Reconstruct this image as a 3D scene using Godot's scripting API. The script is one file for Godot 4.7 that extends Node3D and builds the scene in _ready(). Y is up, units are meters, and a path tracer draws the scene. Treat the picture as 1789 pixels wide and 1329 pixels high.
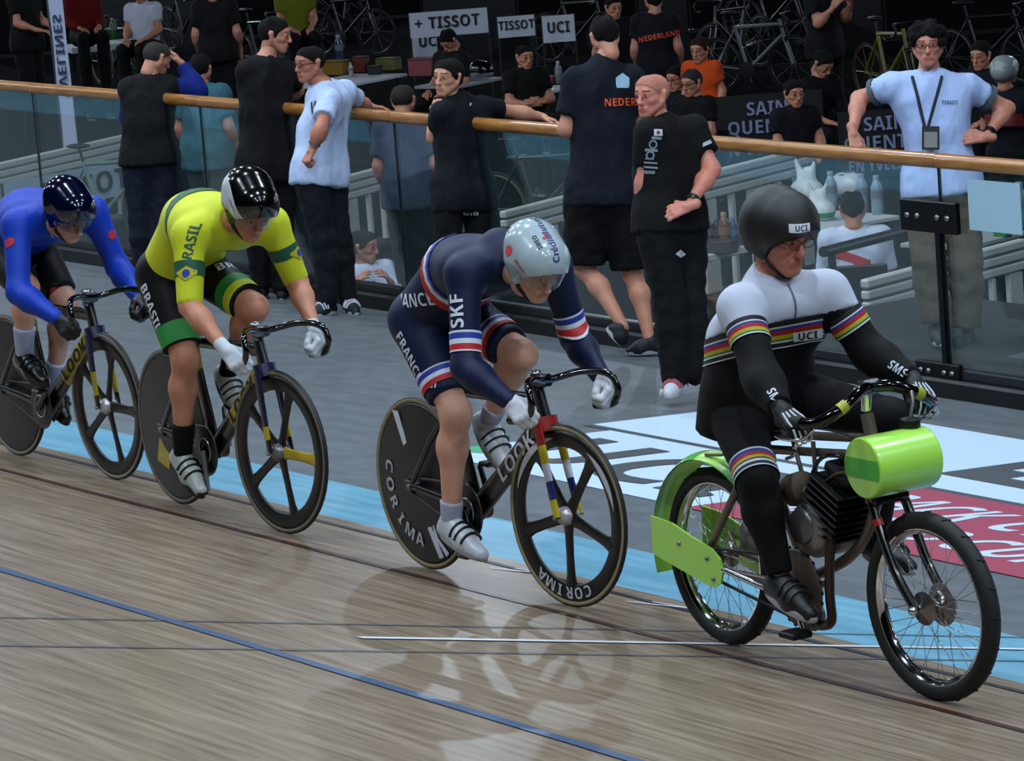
extends Node3D
# Velodrome: a motor pacer leads three track sprinters past the glass barrier of the infield.
# World: x = riding direction, y = up, z = outward (towards the stands). Units: metres.

const FOCAL := 7000.0
const BANK := 0.2125566
var eye := Vector3(0, 3.8682, 0)
var cr: Vector3
var cu: Vector3
var cf: Vector3
var used_names := {}
var mats := {}
var hand_cache := {}
var head_mesh: MB
var rng := RandomNumberGenerator.new()
var crease := FastNoiseLite.new()


class MB:
	var v := PackedVector3Array()
	var i := PackedInt32Array()
	var c := PackedColorArray()
	var uv := PackedVector2Array()

	func quad(a: int, b: int, d: int, e: int) -> void:
		i.append(a); i.append(b); i.append(d); i.append(a); i.append(d); i.append(e)

	func tri(a: int, b: int, d: int) -> void:
		i.append(a); i.append(b); i.append(d)

	func face(pts: Array) -> void:
		var o := v.size()
		for p in pts:
			v.append(p)
		for k in range(1, pts.size() - 1):
			tri(o, o + k, o + k + 1)

	func join(o: MB, x := Transform3D()) -> MB:
		var base := v.size()
		var flip := x.basis.determinant() < 0.0
		if o.c.size() > 0 and c.size() < v.size():
			while c.size() < v.size():
				c.append(Color.WHITE)
		for k in o.v.size():
			v.append(x * o.v[k])
			if o.c.size() > 0:
				c.append(o.c[k])
			elif c.size() > 0:
				c.append(Color.WHITE)
		for k in range(0, o.i.size(), 3):
			if flip:
				tri(base + o.i[k], base + o.i[k + 2], base + o.i[k + 1])
			else:
				tri(base + o.i[k], base + o.i[k + 1], base + o.i[k + 2])
		return self

	# rows of points joined into a skin; closed joins the end of each row with its start
	func loft(rows: Array, closed := true, caps := true) -> MB:
		var o := v.size()
		var n: int = rows[0].size()
		for r in rows:
			for p in r:
				v.append(p)
		for a in rows.size() - 1:
			for b in (n if closed else n - 1):
				var b2 := (b + 1) % n
				quad(o + a * n + b, o + a * n + b2, o + (a + 1) * n + b2, o + (a + 1) * n + b)
		if caps and closed:
			for side in 2:
				var r = rows[0] if side == 0 else rows[-1]
				var m := Vector3.ZERO
				for p in r:
					m += p
				m /= n
				var q := v.size()
				v.append(m)
				for p in r:
					v.append(p)
				for b in n:
					if side == 0:
						tri(q, q + 1 + (b + 1) % n, q + 1 + b)
					else:
						tri(q, q + 1 + b, q + 1 + (b + 1) % n)
		return self

	func tube(path: Array, radius, sides := 10, flat := 1.0, up := Vector3.UP, caps := true) -> MB:
		var rows := []
		var side := Vector3.ZERO
		for k in path.size():
			var t: Vector3 = (path[mini(k + 1, path.size() - 1)] - path[maxi(k - 1, 0)]).normalized()
			if k == 0:
				side = t.cross(up)
				if side.length() < 0.05:
					side = t.cross(Vector3(0.31, 0.2, 1))
			side = (side - t * side.dot(t)).normalized()
			var w := side.cross(t)
			var r: float = radius[k] if radius is Array else radius
			var row := PackedVector3Array()
			for s in sides:
				var a := TAU * s / sides
				row.append(path[k] + side * (cos(a) * r * flat) + w * (sin(a) * r))
			rows.append(row)
		return loft(rows, true, caps)

	# profile of (radius, height) turned round the local y axis of x
	func lathe(profile: Array, x := Transform3D(), seg := 24, caps := false) -> MB:
		var rows := []
		for p in profile:
			var row := PackedVector3Array()
			for s in seg:
				var a := TAU * s / seg
				row.append(x * Vector3(cos(a) * p[0], p[1], -sin(a) * p[0]))
			rows.append(row)
		return loft(rows, true, caps)

	func ball(x: Transform3D, seg := 16, rings := 9) -> MB:
		var pr := []
		for k in rings + 1:
			var a := PI * k / rings - PI / 2
			pr.append([maxf(cos(a), 0.001), sin(a)])
		return lathe(pr, x, seg)

	func box(x: Transform3D, s: Vector3, bevel := 0.0) -> MB:
		var h := s / 2
		var b := minf(bevel, minf(h.x, minf(h.y, h.z)) * 0.9)
		for ax in 3:
			for sg in [-1.0, 1.0]:
				var e := Vector3.ZERO; e[ax] = sg * h[ax]
				var u := Vector3.ZERO; u[(ax + 1) % 3] = h[(ax + 1) % 3] - b
				var w := Vector3.ZERO; w[(ax + 2) % 3] = h[(ax + 2) % 3] - b
				var pts := [x * (e - u - w), x * (e + u - w), x * (e + u + w), x * (e - u + w)]
				if sg > 0:
					pts.reverse()
				face(pts)
		if b > 0.0:
			for ax in 3:
				var a1 := (ax + 1) % 3
				var a2 := (ax + 2) % 3
				for s1 in [-1.0, 1.0]:
					for s2 in [-1.0, 1.0]:
						var l := Vector3.ZERO; l[ax] = h[ax] - b
						var p := Vector3.ZERO; p[a1] = s1 * h[a1]; p[a2] = s2 * (h[a2] - b)
						var q := Vector3.ZERO; q[a1] = s1 * (h[a1] - b); q[a2] = s2 * h[a2]
						var pts := [x * (p - l), x * (p + l), x * (q + l), x * (q - l)]
						if s1 * s2 > 0:
							pts.reverse()
						face(pts)
			for sx in [-1.0, 1.0]:
				for sy in [-1.0, 1.0]:
					for sz in [-1.0, 1.0]:
						var pts := [x * Vector3(sx * h.x, sy * (h.y - b), sz * (h.z - b)), x * Vector3(sx * (h.x - b), sy * h.y, sz * (h.z - b)), x * Vector3(sx * (h.x - b), sy * (h.y - b), sz * h.z)]
						if sx * sy * sz > 0:
							pts.reverse()
						face(pts)
		return self

	# flat polygon (x, y of xf) given thickness along z of xf
	func prism(poly: PackedVector2Array, thick: float, x := Transform3D()) -> MB:
		var t := Geometry2D.triangulate_polygon(poly)
		for sg in [-1.0, 1.0]:
			var o := v.size()
			for p in poly:
				v.append(x * Vector3(p.x, p.y, sg * thick / 2))
			for k in range(0, t.size(), 3):
				if sg > 0:
					tri(o + t[k], o + t[k + 2], o + t[k + 1])
				else:
					tri(o + t[k], o + t[k + 1], o + t[k + 2])
		for k in poly.size():
			var p := poly[k]
			var q := poly[(k + 1) % poly.size()]
			face([x * Vector3(p.x, p.y, -thick / 2), x * Vector3(q.x, q.y, -thick / 2), x * Vector3(q.x, q.y, thick / 2), x * Vector3(p.x, p.y, thick / 2)])
		return self

	func mesh() -> ArrayMesh:
		var n := PackedVector3Array()
		n.resize(v.size())
		for k in range(0, i.size(), 3):
			var a := i[k]
			var b := i[k + 1]
			var d := i[k + 2]
			var f := (v[d] - v[a]).cross(v[b] - v[a])
			n[a] += f; n[b] += f; n[d] += f
		for k in n.size():
			n[k] = n[k].normalized() if n[k].length_squared() > 1e-20 else Vector3.UP
		var arr := []
		arr.resize(Mesh.ARRAY_MAX)
		arr[Mesh.ARRAY_VERTEX] = v
		arr[Mesh.ARRAY_NORMAL] = n
		if c.size() == v.size() and c.size() > 0:
			arr[Mesh.ARRAY_COLOR] = c
		if uv.size() == v.size() and uv.size() > 0:
			arr[Mesh.ARRAY_TEX_UV] = uv
		arr[Mesh.ARRAY_INDEX] = i
		var m := ArrayMesh.new()
		m.add_surface_from_arrays(Mesh.PRIMITIVE_TRIANGLES, arr)
		return m


func mat(col: Color, rough := 0.7, metal := 0.0, coat := 0.0) -> StandardMaterial3D:
	var key := [col, rough, metal, coat]
	if mats.has(key):
		return mats[key]
	var m := StandardMaterial3D.new()
	m.albedo_color = col
	m.roughness = rough
	m.metallic = metal
	if coat > 0.0:
		m.clearcoat_enabled = true
		m.clearcoat = coat
		m.clearcoat_roughness = 0.05
	mats[key] = m
	return m


func cloth(col: Color, rough := 0.85) -> StandardMaterial3D:
	var key := ["cloth", col, rough]
	if mats.has(key):
		return mats[key]
	var m := StandardMaterial3D.new()
	m.albedo_color = col
	m.roughness = rough
	m.rim_enabled = true
	m.rim = 0.12 if col.get_luminance() > 0.25 else 0.02
	m.metallic_specular = 0.35
	m.uv1_triplanar = true
	m.uv1_scale = Vector3(5, 5, 5)
	m.normal_enabled = true
	m.normal_texture = weave
	m.normal_scale = 0.35
	mats[key] = m
	return m


func glassy(col: Color, alpha: float, rough := 0.02) -> StandardMaterial3D:
	var key := ["glass", col, alpha, rough]
	if mats.has(key):
		return mats[key]
	var m := StandardMaterial3D.new()
	m.transparency = BaseMaterial3D.TRANSPARENCY_ALPHA
	m.albedo_color = Color(col.r, col.g, col.b, alpha)
	m.roughness = rough
	mats[key] = m
	return m


func numbered(called: String) -> String:
	var n: int = used_names.get(called, 0)
	used_names[called] = n + 1
	return called if n == 0 else "%s_%03d" % [called, n]


func tag(o: Node, label: String, category: String, group := "") -> Node:
	o.set_meta("label", label)
	o.set_meta("category", category)
	if group != "":
		o.set_meta("group", group)
	return o


func thing(called: String, at: Vector3, label: String, category: String, group := "") -> Node3D:
	var o := Node3D.new()
	o.name = numbered(called)
	add_child(o)
	o.position = at
	tag(o, label, category, group)
	return o


# A mesh whose points are given in the parent's own frame; with world = true, in world coordinates.
func part(parent: Node3D, called: String, b: MB, m: Material, world := false) -> MeshInstance3D:
	var o := MeshInstance3D.new()
	o.mesh = b.mesh()
	o.mesh.surface_set_material(0, m)
	o.name = called if parent != self else numbered(called)
	parent.add_child(o, true)
	if world:
		var x := Transform3D()
		var q: Node = parent
		while q != self:
			x = (q as Node3D).transform * x
			q = q.get_parent()
		o.transform = x.affine_inverse()
	return o


func struct(called: String, b: MB, m: Material) -> MeshInstance3D:
	var o := part(self, called, b, m)
	o.set_meta("kind", "structure")
	return o


# A point seen at (x, y) of the 1789 x 1329 photograph, standing d metres deep.
func at(x: float, y: float, d: float) -> Vector3:
	return eye + (cf + cr * ((x - 894.5) / FOCAL) - cu * ((y - 664.5) / FOCAL)) * d


# right, up, towards the viewer
func dirv(r: float, u: float, t: float) -> Vector3:
	return (cr * r + cu * u - cf * t).normalized()


func floor_y(z: float) -> float:
	if z > -9.49:
		return 0.6155 + BANK * (z + 7.879)
	if z > -13.587:
		return 0.273 * (z + 13.587) / 4.097
	return 0.0


func on_floor(x: float, y: float) -> Vector3:
	var lo := 5.0
	var hi := 80.0
	for k in 40:
		var d := (lo + hi) / 2
		var p := at(x, y, d)
		if p.y > floor_y(p.z):
			lo = d
		else:
			hi = d
	return at(x, y, lo)


func frame(o: Vector3, xa: Vector3, ya: Vector3) -> Transform3D:
	var x := xa.normalized()
	var z := x.cross(ya).normalized()
	return Transform3D(Basis(x, z.cross(x), z), o)


func turn_to(o: Vector3, y_axis: Vector3, hint := Vector3.RIGHT) -> Transform3D:
	var y := y_axis.normalized()
	var x := hint - y * hint.dot(y)
	if x.length() < 0.05:
		x = Vector3.BACK - y * y.dot(Vector3.BACK)
	x = x.normalized()
	return Transform3D(Basis(x, y, x.cross(y)), o)


func curve(pts: Array, n := 6) -> Array:
	var out := []
	for k in pts.size() - 1:
		var p0: Vector3 = pts[maxi(k - 1, 0)]
		var p1: Vector3 = pts[k]
		var p2: Vector3 = pts[k + 1]
		var p3: Vector3 = pts[mini(k + 2, pts.size() - 1)]
		for s in n:
			out.append(p1.cubic_interpolate(p2, p0, p3, float(s) / n))
	out.append(pts[-1])
	return out


# ---------------------------------------------------------------- lettering
var fonts := {}


func font(kind: String) -> SystemFont:
	if fonts.has(kind):
		return fonts[kind]
	var f := SystemFont.new()
	f.font_names = PackedStringArray([kind])
	f.font_weight = 700
	fonts[kind] = f
	return f


# flat letters, centred, height of a capital = h, in the xy plane facing +z
func letters(txt: String, h: float, slant := 0.0, stretch := 1.0, kind := "Droid Sans") -> MB:
	var t := TextMesh.new()
	t.font = font(kind)
	t.text = txt
	t.font_size = 48
	t.pixel_size = h / 34.5
	t.depth = 0.0
	t.curve_step = 3.0
	var a := t.get_mesh_arrays()
	var b := MB.new()
	var vs: PackedVector3Array = a[Mesh.ARRAY_VERTEX]
	var lo := Vector2(1e9, 1e9)
	var hi := -lo
	for p in vs:
		lo = lo.min(Vector2(p.x, p.y)); hi = hi.max(Vector2(p.x, p.y))
	var m := (lo + hi) / 2
	for p in vs:
		b.v.append(Vector3((p.x - m.x) * stretch + (p.y - m.y) * slant, p.y - m.y, 0))
	var ix = a[Mesh.ARRAY_INDEX]
	if ix == null or ix.size() == 0:
		for k in vs.size():
			b.i.append(k)
	else:
		b.i = ix
	return b


func finer(b: MB, most: float) -> MB:
	var o := MB.new()
	var stack := []
	for k in range(0, b.i.size(), 3):
		stack.append([b.v[b.i[k]], b.v[b.i[k + 1]], b.v[b.i[k + 2]]])
	while stack.size() > 0:
		var t: Array = stack.pop_back()
		var l := [t[0].distance_to(t[1]), t[1].distance_to(t[2]), t[2].distance_to(t[0])]
		var w := 0
		if l[1] > l[0]: w = 1
		if l[2] > l[w]: w = 2
		if l[w] > most:
			var m: Vector3 = (t[w] + t[(w + 1) % 3]) / 2
			stack.append([t[w], m, t[(w + 2) % 3]])
			stack.append([m, t[(w + 1) % 3], t[(w + 2) % 3]])
		else:
			o.face(t)
	return o
# ---------------------------------------------------------------- smooth bodies from tapered capsules
# a bone is [a, b, radius_a, radius_b] or [a, b, ra, rb, [planes that cut it]] or [..., [planes], true] to carve
func dist(bones: Array, k: float, p: Vector3) -> float:
	var v := 9.0
	for b in bones:
		var a: Vector3 = b[0]
		var ba: Vector3 = b[1] - a
		var ap := p - a
		var t := clampf(ap.dot(ba) / maxf(ba.length_squared(), 1e-8), 0, 1)
		var d: float = (ap - ba * t).length() - lerpf(b[2], b[3], t)
		if b.size() > 4:
			for pl in b[4]:
				d = maxf(d, (pl as Plane).distance_to(p))
		if b.size() > 5:
			v = maxf(v, -d)
			continue
		var h := maxf(k - absf(v - d), 0.0) / k
		v = minf(v, d) - h * h * k * 0.25
	return v


func nets(bones: Array, cell: float, k: float) -> MB:
	var lo := Vector3(1e9, 1e9, 1e9)
	var hi := -lo
	for b in bones:
		if b.size() > 5:
			continue
		var r: float = maxf(b[2], b[3]) + 3.0 * cell
		var e := Vector3(r, r, r)
		lo = lo.min(b[0] - e).min(b[1] - e)
		hi = hi.max(b[0] + e).max(b[1] + e)
	var nx := int((hi.x - lo.x) / cell) + 2
	var ny := int((hi.y - lo.y) / cell) + 2
	var nz := int((hi.z - lo.z) / cell) + 2
	var g := PackedFloat32Array()
	g.resize(nx * ny * nz)
	g.fill(9.0)
	for b in bones:
		var a: Vector3 = b[0]
		var ba: Vector3 = b[1] - a
		var inv := 1.0 / maxf(ba.length_squared(), 1e-8)
		var ra: float = b[2]
		var dr: float = b[3] - ra
		var pad := maxf(b[2], b[3]) + k + 2.0 * cell
		var planes: Array = b[4] if b.size() > 4 else []
		var carve: bool = b.size() > 5
		var cuts := planes.size() > 0
		var z_lo := minf(a.z, b[1].z) - pad
		var z_hi := maxf(a.z, b[1].z) + pad
		for zi in range(maxi(int((z_lo - lo.z) / cell), 0), mini(int((z_hi - lo.z) / cell) + 1, nz)):
			# the stretch of the bone that can reach this slice, then this row
			var zw := lo.z + zi * cell - a.z
			var t0 := 0.0
			var t1 := 1.0
			if absf(ba.z) > 1e-5:
				var ta := (zw - pad) / ba.z
				var tc := (zw + pad) / ba.z
				t0 = clampf(minf(ta, tc), 0.0, 1.0)
				t1 = clampf(maxf(ta, tc), 0.0, 1.0)
			var ya := a.y + minf(ba.y * t0, ba.y * t1) - pad
			var yb := a.y + maxf(ba.y * t0, ba.y * t1) + pad
			for yi in range(maxi(int((ya - lo.y) / cell), 0), mini(int((yb - lo.y) / cell) + 1, ny)):
				var yw := lo.y + yi * cell - a.y
				var s0 := t0
				var s1 := t1
				if absf(ba.y) > 1e-5:
					var ta := (yw - pad) / ba.y
					var tc := (yw + pad) / ba.y
					s0 = clampf(minf(ta, tc), t0, t1)
					s1 = clampf(maxf(ta, tc), t0, t1)
				var x0 := maxi(int((a.x + minf(ba.x * s0, ba.x * s1) - pad - lo.x) / cell), 0)
				var x1 := mini(int((a.x + maxf(ba.x * s0, ba.x * s1) + pad - lo.x) / cell) + 1, nx)
				var row := (zi * ny + yi) * nx
				var ap := lo + Vector3(x0, yi, zi) * cell - a
				for xi in range(x0, x1):
					var t := clampf(ap.dot(ba) * inv, 0.0, 1.0)
					var d := (ap - ba * t).length() - ra - dr * t
					if d < pad:
						if cuts:
							for pl in planes:
								d = maxf(d, pl.distance_to(ap + a))
						var v := g[row + xi]
						if carve:
							if -d > v:
								g[row + xi] = -d
						else:
							var h := k - absf(v - d)
							var m := v if v < d else d
							if h > 0.0:
								m -= h * h * 0.25 / k
							g[row + xi] = m
					ap.x += cell
	var out := MB.new()
	var cellv := {}
	var sy := nx
	var sz := nx * ny
	var steps := [1, sy, sz]
	for zi in range(1, nz - 1):
		for yi in range(1, ny - 1):
			var o := zi * sz + yi * sy
			for xi in range(1, nx - 1):
				var q := o + xi
				var v0 := g[q]
				if v0 > 1.0:
					continue
				var s0 := v0 < 0.0
				for ax in 3:
					var v1 := g[q + steps[ax]]
					if (v1 < 0.0) == s0:
						continue
					var d1: int = steps[(ax + 1) % 3]
					var d2: int = steps[(ax + 2) % 3]
					var ids := [q - d1 - d2, q - d2, q, q - d1]
					var w := [0, 0, 0, 0]
					for n in 4:
						var ci: int = ids[n]
						if cellv.has(ci):
							w[n] = cellv[ci]
							continue
						var sum := Vector3.ZERO
						var cnt := 0
						for c in 8:
							var oc := ci + (c & 1) + ((c >> 1) & 1) * sy + ((c >> 2) & 1) * sz
							for a2 in 3:
								if (c >> a2) & 1:
									continue
								var va := g[oc]
								var vb := g[oc + steps[a2]]
								if (va < 0.0) == (vb < 0.0):
									continue
								var pt := Vector3(c & 1, (c >> 1) & 1, (c >> 2) & 1)
								pt[a2] += va / (va - vb)
								sum += pt
								cnt += 1
						var base := Vector3(ci % nx, (ci / sy) % ny, ci / sz)
						w[n] = out.v.size()
						cellv[ci] = w[n]
						out.v.append(lo + (base + sum / maxi(cnt, 1)) * cell)
					if s0:
						out.quad(w[0], w[3], w[2], w[1])
					else:
						out.quad(w[0], w[1], w[2], w[3])
	return out


# letters or patches laid on a body: each point goes back along n until it meets the surface
func press(b: MB, bones: Array, k: float, n: Vector3, lift := 0.002) -> MB:
	var hit := PackedByteArray()
	hit.resize(b.v.size())
	for q in b.v.size():
		var p := b.v[q] + n * 0.12
		var gone := 0.0
		for it in 30:
			var d := dist(bones, k, p) - lift
			if d < 0.0012:
				hit[q] = 1
			if d < 0.0004 or gone > 0.7:
				break
			p -= n * (d * 0.85)
			gone += d * 0.85
		b.v[q] = p
	var kept := PackedInt32Array()
	for q in range(0, b.i.size(), 3):
		if hit[b.i[q]] and hit[b.i[q + 1]] and hit[b.i[q + 2]]:
			kept.append_array(b.i.slice(q, q + 3))
	b.i = kept
	return b


func text_on(parent: Node3D, called: String, txt: String, bones: Array, k: float, c: Vector3, right: Vector3, up: Vector3, h: float, m: Material, slant := 0.0, stretch := 1.0) -> void:
	var x := frame(c, right, up)
	var b := MB.new().join(finer(letters(txt, h, slant, stretch), 0.02), x)
	press(b, bones, k, x.basis.z, parent.get_meta("lift", 0.002))
	if b.i.size() > 0:
		part(parent, called, b, m, true)


# a ring of cloth round a limb a -> b between two shares of its length
func ring_on(bones: Array, k: float, a: Vector3, b: Vector3, t0: float, t1: float, lift := 0.002, seg := 32, reach := 0.3, from := 0.0, to := TAU, skew := Vector3.ZERO) -> MB:
	var x := turn_to(a, b - a)
	var rows := []
	var len := a.distance_to(b)
	var closed := to - from > 6.2
	var steps := maxi(1, int(ceil(absf(t1 - t0) * len / 0.02)))
	for s in steps + 1:
		var row := PackedVector3Array()
		for q in (seg if closed else seg + 1):
			var ang := from + (to - from) * q / seg
			var n: Vector3 = x.basis.x * cos(ang) + x.basis.z * sin(ang)
			var c: Vector3 = a + (b - a) * lerpf(t0, t1, float(s) / steps)
			c += x.basis.y * n.dot(skew)
			var p := c + n * reach
			for it in 22:
				var d := dist(bones, k, p) - lift
				if d < 0.0004 or (p - c).dot(n) < 0.005:
					break
				p -= n * (d * 0.8)
			row.append(p)
		rows.append(row)
	return MB.new().loft(rows, closed, false)
# ---------------------------------------------------------------- the hall
var weave: NoiseTexture2D


func noise_tex(freq: float, ramp: Array, w := 512, h := 512, seed_ := 1, normal := false, bump := 4.0, octaves := 4) -> NoiseTexture2D:
	var n := FastNoiseLite.new()
	n.seed = seed_
	n.noise_type = FastNoiseLite.TYPE_SIMPLEX_SMOOTH
	n.frequency = freq
	n.fractal_octaves = octaves
	var t := NoiseTexture2D.new()
	t.width = w
	t.height = h
	t.seamless = true
	t.noise = n
	t.as_normal_map = normal
	t.bump_strength = bump
	if not normal and ramp.size() > 0:
		var g := Gradient.new()
		g.offsets = PackedFloat32Array()
		g.colors = PackedColorArray()
		var off := PackedFloat32Array()
		var cols := PackedColorArray()
		for r in ramp:
			off.append(r[0]); cols.append(r[1])
		g.offsets = off
		g.colors = cols
		t.color_ramp = g
	return t


# a strip of the floor between z0 and z1 (z0 is the outer edge), lifted by up, with texture coordinates from its place
func strip(x0: float, x1: float, z0: float, z1: float, lift := 0.0, su := 0.1, sv := 1.0, nx := 1) -> MB:
	var b := MB.new()
	for k in nx + 1:
		var x := lerpf(x0, x1, float(k) / nx)
		for z in [z0, z1]:
			var zz: float = z
			b.v.append(Vector3(x, floor_y(clampf(zz, minf(z0, z1) + 1e-4, maxf(z0, z1) - 1e-4)) + lift, zz))
			b.uv.append(Vector2(x * su, zz * sv))
	for k in nx:
		b.quad(2 * k, 2 * k + 1, 2 * k + 3, 2 * k + 2)
	return b


# a slab under such a strip so that the floor has thickness
func slab(b: MB, x0: float, x1: float, z0: float, z1: float) -> MB:
	var y := -0.6
	var a := Vector3(x0, floor_y(z0 - 1e-4), z0)
	var d := Vector3(x1, a.y, z0)
	var e := Vector3(x1, floor_y(z1 + 1e-4), z1)
	var f := Vector3(x0, e.y, z1)
	var under := func(p: Vector3) -> Vector3: return Vector3(p.x, y, p.z)
	var n := b.v.size()
	b.face([under.call(a), under.call(d), under.call(e), under.call(f)])
	b.face([a, d, under.call(d), under.call(a)])
	b.face([e, f, under.call(f), under.call(e)])
	b.face([f, a, under.call(a), under.call(f)])
	b.face([d, e, under.call(e), under.call(d)])
	while b.uv.size() < b.v.size():
		b.uv.append(Vector2.ZERO)
	return b


func flat_text(parent: Node3D, txt: String, x0: float, z_base: float, h: float, m: Material, slant := 0.0, stretch := 1.0, wide := 0.0) -> void:
	var b := letters(txt, h, slant, stretch)
	var lo := 1e9
	var hi := -1e9
	for p in b.v:
		lo = minf(lo, p.x); hi = maxf(hi, p.x)
	var s := 1.0 if wide == 0.0 else wide / (hi - lo)
	var o := MB.new()
	for p in b.v:
		var z := z_base - (p.y + h / 2)
		o.v.append(Vector3(x0 + (p.x - lo) * s, floor_y(z) + 0.006, z))
	o.i = b.i
	part(parent, "lettering", o, m)


func place() -> void:
	var wood := StandardMaterial3D.new()
	wood.albedo_texture = noise_tex(0.012, [[0.0, Color(0.40, 0.33, 0.26)], [0.4, Color(0.475, 0.405, 0.325)], [0.6, Color(0.505, 0.435, 0.355)], [1.0, Color(0.60, 0.53, 0.45)]], 1024, 1024, 5)
	wood.roughness = 0.33
	wood.metallic_specular = 0.6
	wood.detail_enabled = true
	wood.detail_blend_mode = BaseMaterial3D.BLEND_MODE_MUL
	wood.detail_albedo = noise_tex(0.03, [[0.0, Color(0.72, 0.68, 0.65, 1)], [0.36, Color(0.95, 0.94, 0.93, 1)], [0.6, Color(1, 1, 1, 1)], [1.0, Color(1, 1, 1, 1)]], 1024, 1024, 11)
	wood.detail_uv_layer = BaseMaterial3D.DETAIL_UV_1
	wood.normal_enabled = true
	wood.normal_texture = noise_tex(0.02, [], 512, 512, 3, true, 3.0)
	wood.normal_scale = 0.06
	var t := struct("track_surface", slab(strip(-45, 30, -1.6, -8.52, 0.0, 0.07, 1.1, 1), -45, 30, -1.6, -8.52), wood)
	var line_dark := mat(Color(0.13, 0.14, 0.17), 0.4)
	var white := mat(Color(0.78, 0.8, 0.82), 0.4)
	part(t, "measuring_line", strip(-60, 30, -8.325, -8.375, 0.003), line_dark)
	part(t, "sprinters_line", strip(-60, 30, -7.675, -7.725, 0.003), mat(Color(0.26, 0.12, 0.12), 0.3))
	part(t, "stayers_line", strip(-60, 30, -5.89, -5.95, 0.003), mat(Color(0.25, 0.34, 0.46), 0.3))
	part(t, "finish_line", strip(-10.89, -10.85, -6.43, -8.52, 0.004), white)
	for x in [-11.185, -10.575]:
		part(t, "cross_line", strip(x - 0.009, x + 0.009, -1.6, -8.52, 0.0035), mat(Color(0.24, 0.28, 0.34), 0.4))
	for x in [-12.82, -11.9]:
		var b := MB.new()
		for e in [[[0, -8.22], [0.03, -8.22], [0.19, -8.4], [0.15, -8.4]], [[0.15, -8.4], [0.19, -8.4], [0.02, -8.33], [0.0, -8.345]]]:
			var pts := []
			for q in e:
				pts.append(Vector3(x + q[0] - 0.05, floor_y(q[1]) + 0.005, q[1]))
			b.face(pts)
		part(t, "tick_mark", b, white)
	var blue := StandardMaterial3D.new()
	blue.albedo_texture = noise_tex(0.01, [[0.0, Color(0.33, 0.54, 0.62)], [0.5, Color(0.38, 0.60, 0.69)], [1.0, Color(0.43, 0.65, 0.73)]], 512, 512, 8)
	blue.roughness = 0.42
	var band := struct("blue_band", slab(strip(-60, 30, -8.52, -9.49, 0.0, 0.2, 1.0), -60, 30, -8.52, -9.49), blue)
	part(band, "finish_line", strip(-10.89, -10.85, -8.52, -9.49, 0.004), white)
	for x in [-11.185, -10.575]:
		part(band, "cross_line", strip(x - 0.009, x + 0.009, -8.52, -9.49, 0.0035), mat(Color(0.24, 0.28, 0.34), 0.4))
	var grey := StandardMaterial3D.new()
	grey.albedo_texture = noise_tex(0.02, [[0.0, Color(0.295, 0.32, 0.335)], [0.5, Color(0.335, 0.36, 0.375)], [1.0, Color(0.375, 0.40, 0.415)]], 512, 512, 9)
	grey.roughness = 0.5
	struct("floor", slab(strip(-60, 30, -9.49, -13.587, 0.0, 0.3, 0.6), -60, 30, -9.49, -13.587), grey)
	var dark_floor := StandardMaterial3D.new()
	dark_floor.albedo_texture = noise_tex(0.02, [[0.0, Color(0.055, 0.06, 0.065)], [1.0, Color(0.09, 0.095, 0.1)]], 512, 512, 10)
	dark_floor.roughness = 0.95
	dark_floor.metallic_specular = 0.05
	var inf := MB.new()
	var zl := -14.0
	inf.v = PackedVector3Array([Vector3(-80, LOW, zl), Vector3(-80, LOW, -70), Vector3(30, LOW, -70), Vector3(30, LOW, zl), Vector3(-80, LOW - 0.4, zl), Vector3(-80, LOW - 0.4, -70), Vector3(30, LOW - 0.4, -70), Vector3(30, LOW - 0.4, zl)])
	inf.i = PackedInt32Array([0, 1, 2, 0, 2, 3, 4, 6, 5, 4, 7, 6])
	for p in inf.v:
		inf.uv.append(Vector2(p.x * 0.2, p.z * 0.2))
	struct("infield_floor", inf, dark_floor)
	struct("ledge", MB.new().box(Transform3D(Basis(), Vector3(-15, -0.65, -13.8)), Vector3(90, 1.3, 0.426)), mat(Color(0.16, 0.17, 0.18), 0.7))
	struct("gate_landing", MB.new().box(Transform3D(Basis(), Vector3(-14.6, -0.46, -14.9)), Vector3(9.4, 0.92, 1.78)), mat(Color(0.08, 0.085, 0.09), 0.85))

	# printed mats on the safety zone
	var print_dark := mat(Color(0.27, 0.285, 0.30), 0.5)
	var print_white := mat(Color(0.72, 0.80, 0.86), 0.5)
	var u := thing("floor_print", Vector3.ZERO, "white floor banner with big dark lettering beside the sprinters", "floor banner")
	part(u, "sheet", strip(-16.62, -5.0, -10.3, -11.42, 0.003), print_white)
	part(u, "sheet", strip(-16.86, -5.0, -11.48, -12.75, 0.003), print_white)
	part(u, "border", strip(-16.86, -5.0, -11.42, -11.48, 0.003), print_dark)
	flat_text(u, "UCI", -16.42, -10.5, 0.71, print_dark, 0.0, 1.0, 1.82)
	var cross := MB.new()
	var sq := func(x0: float, x1: float, z0: float, z1: float) -> void:
		cross.face([Vector3(x0, floor_y(z0) + 0.005, z0), Vector3(x0, floor_y(z1) + 0.005, z1), Vector3(x1, floor_y(z1) + 0.005, z1), Vector3(x1, floor_y(z0) + 0.005, z0)])
	for q in [[0.0, 0.85, 0.0, 0.15], [0.0, 0.85, 0.68, 0.83], [0.0, 0.16, 0.15, 0.68], [0.69, 0.85, 0.15, 0.68], [0.16, 0.34, 0.15, 0.32], [0.51, 0.69, 0.15, 0.32], [0.16, 0.34, 0.5, 0.68], [0.51, 0.69, 0.5, 0.68]]:
		sq.call(-14.42 + q[0], -14.42 + q[1], -11.75 - q[2], -11.75 - q[3])
	part(u, "emblem", cross, print_dark)
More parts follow.
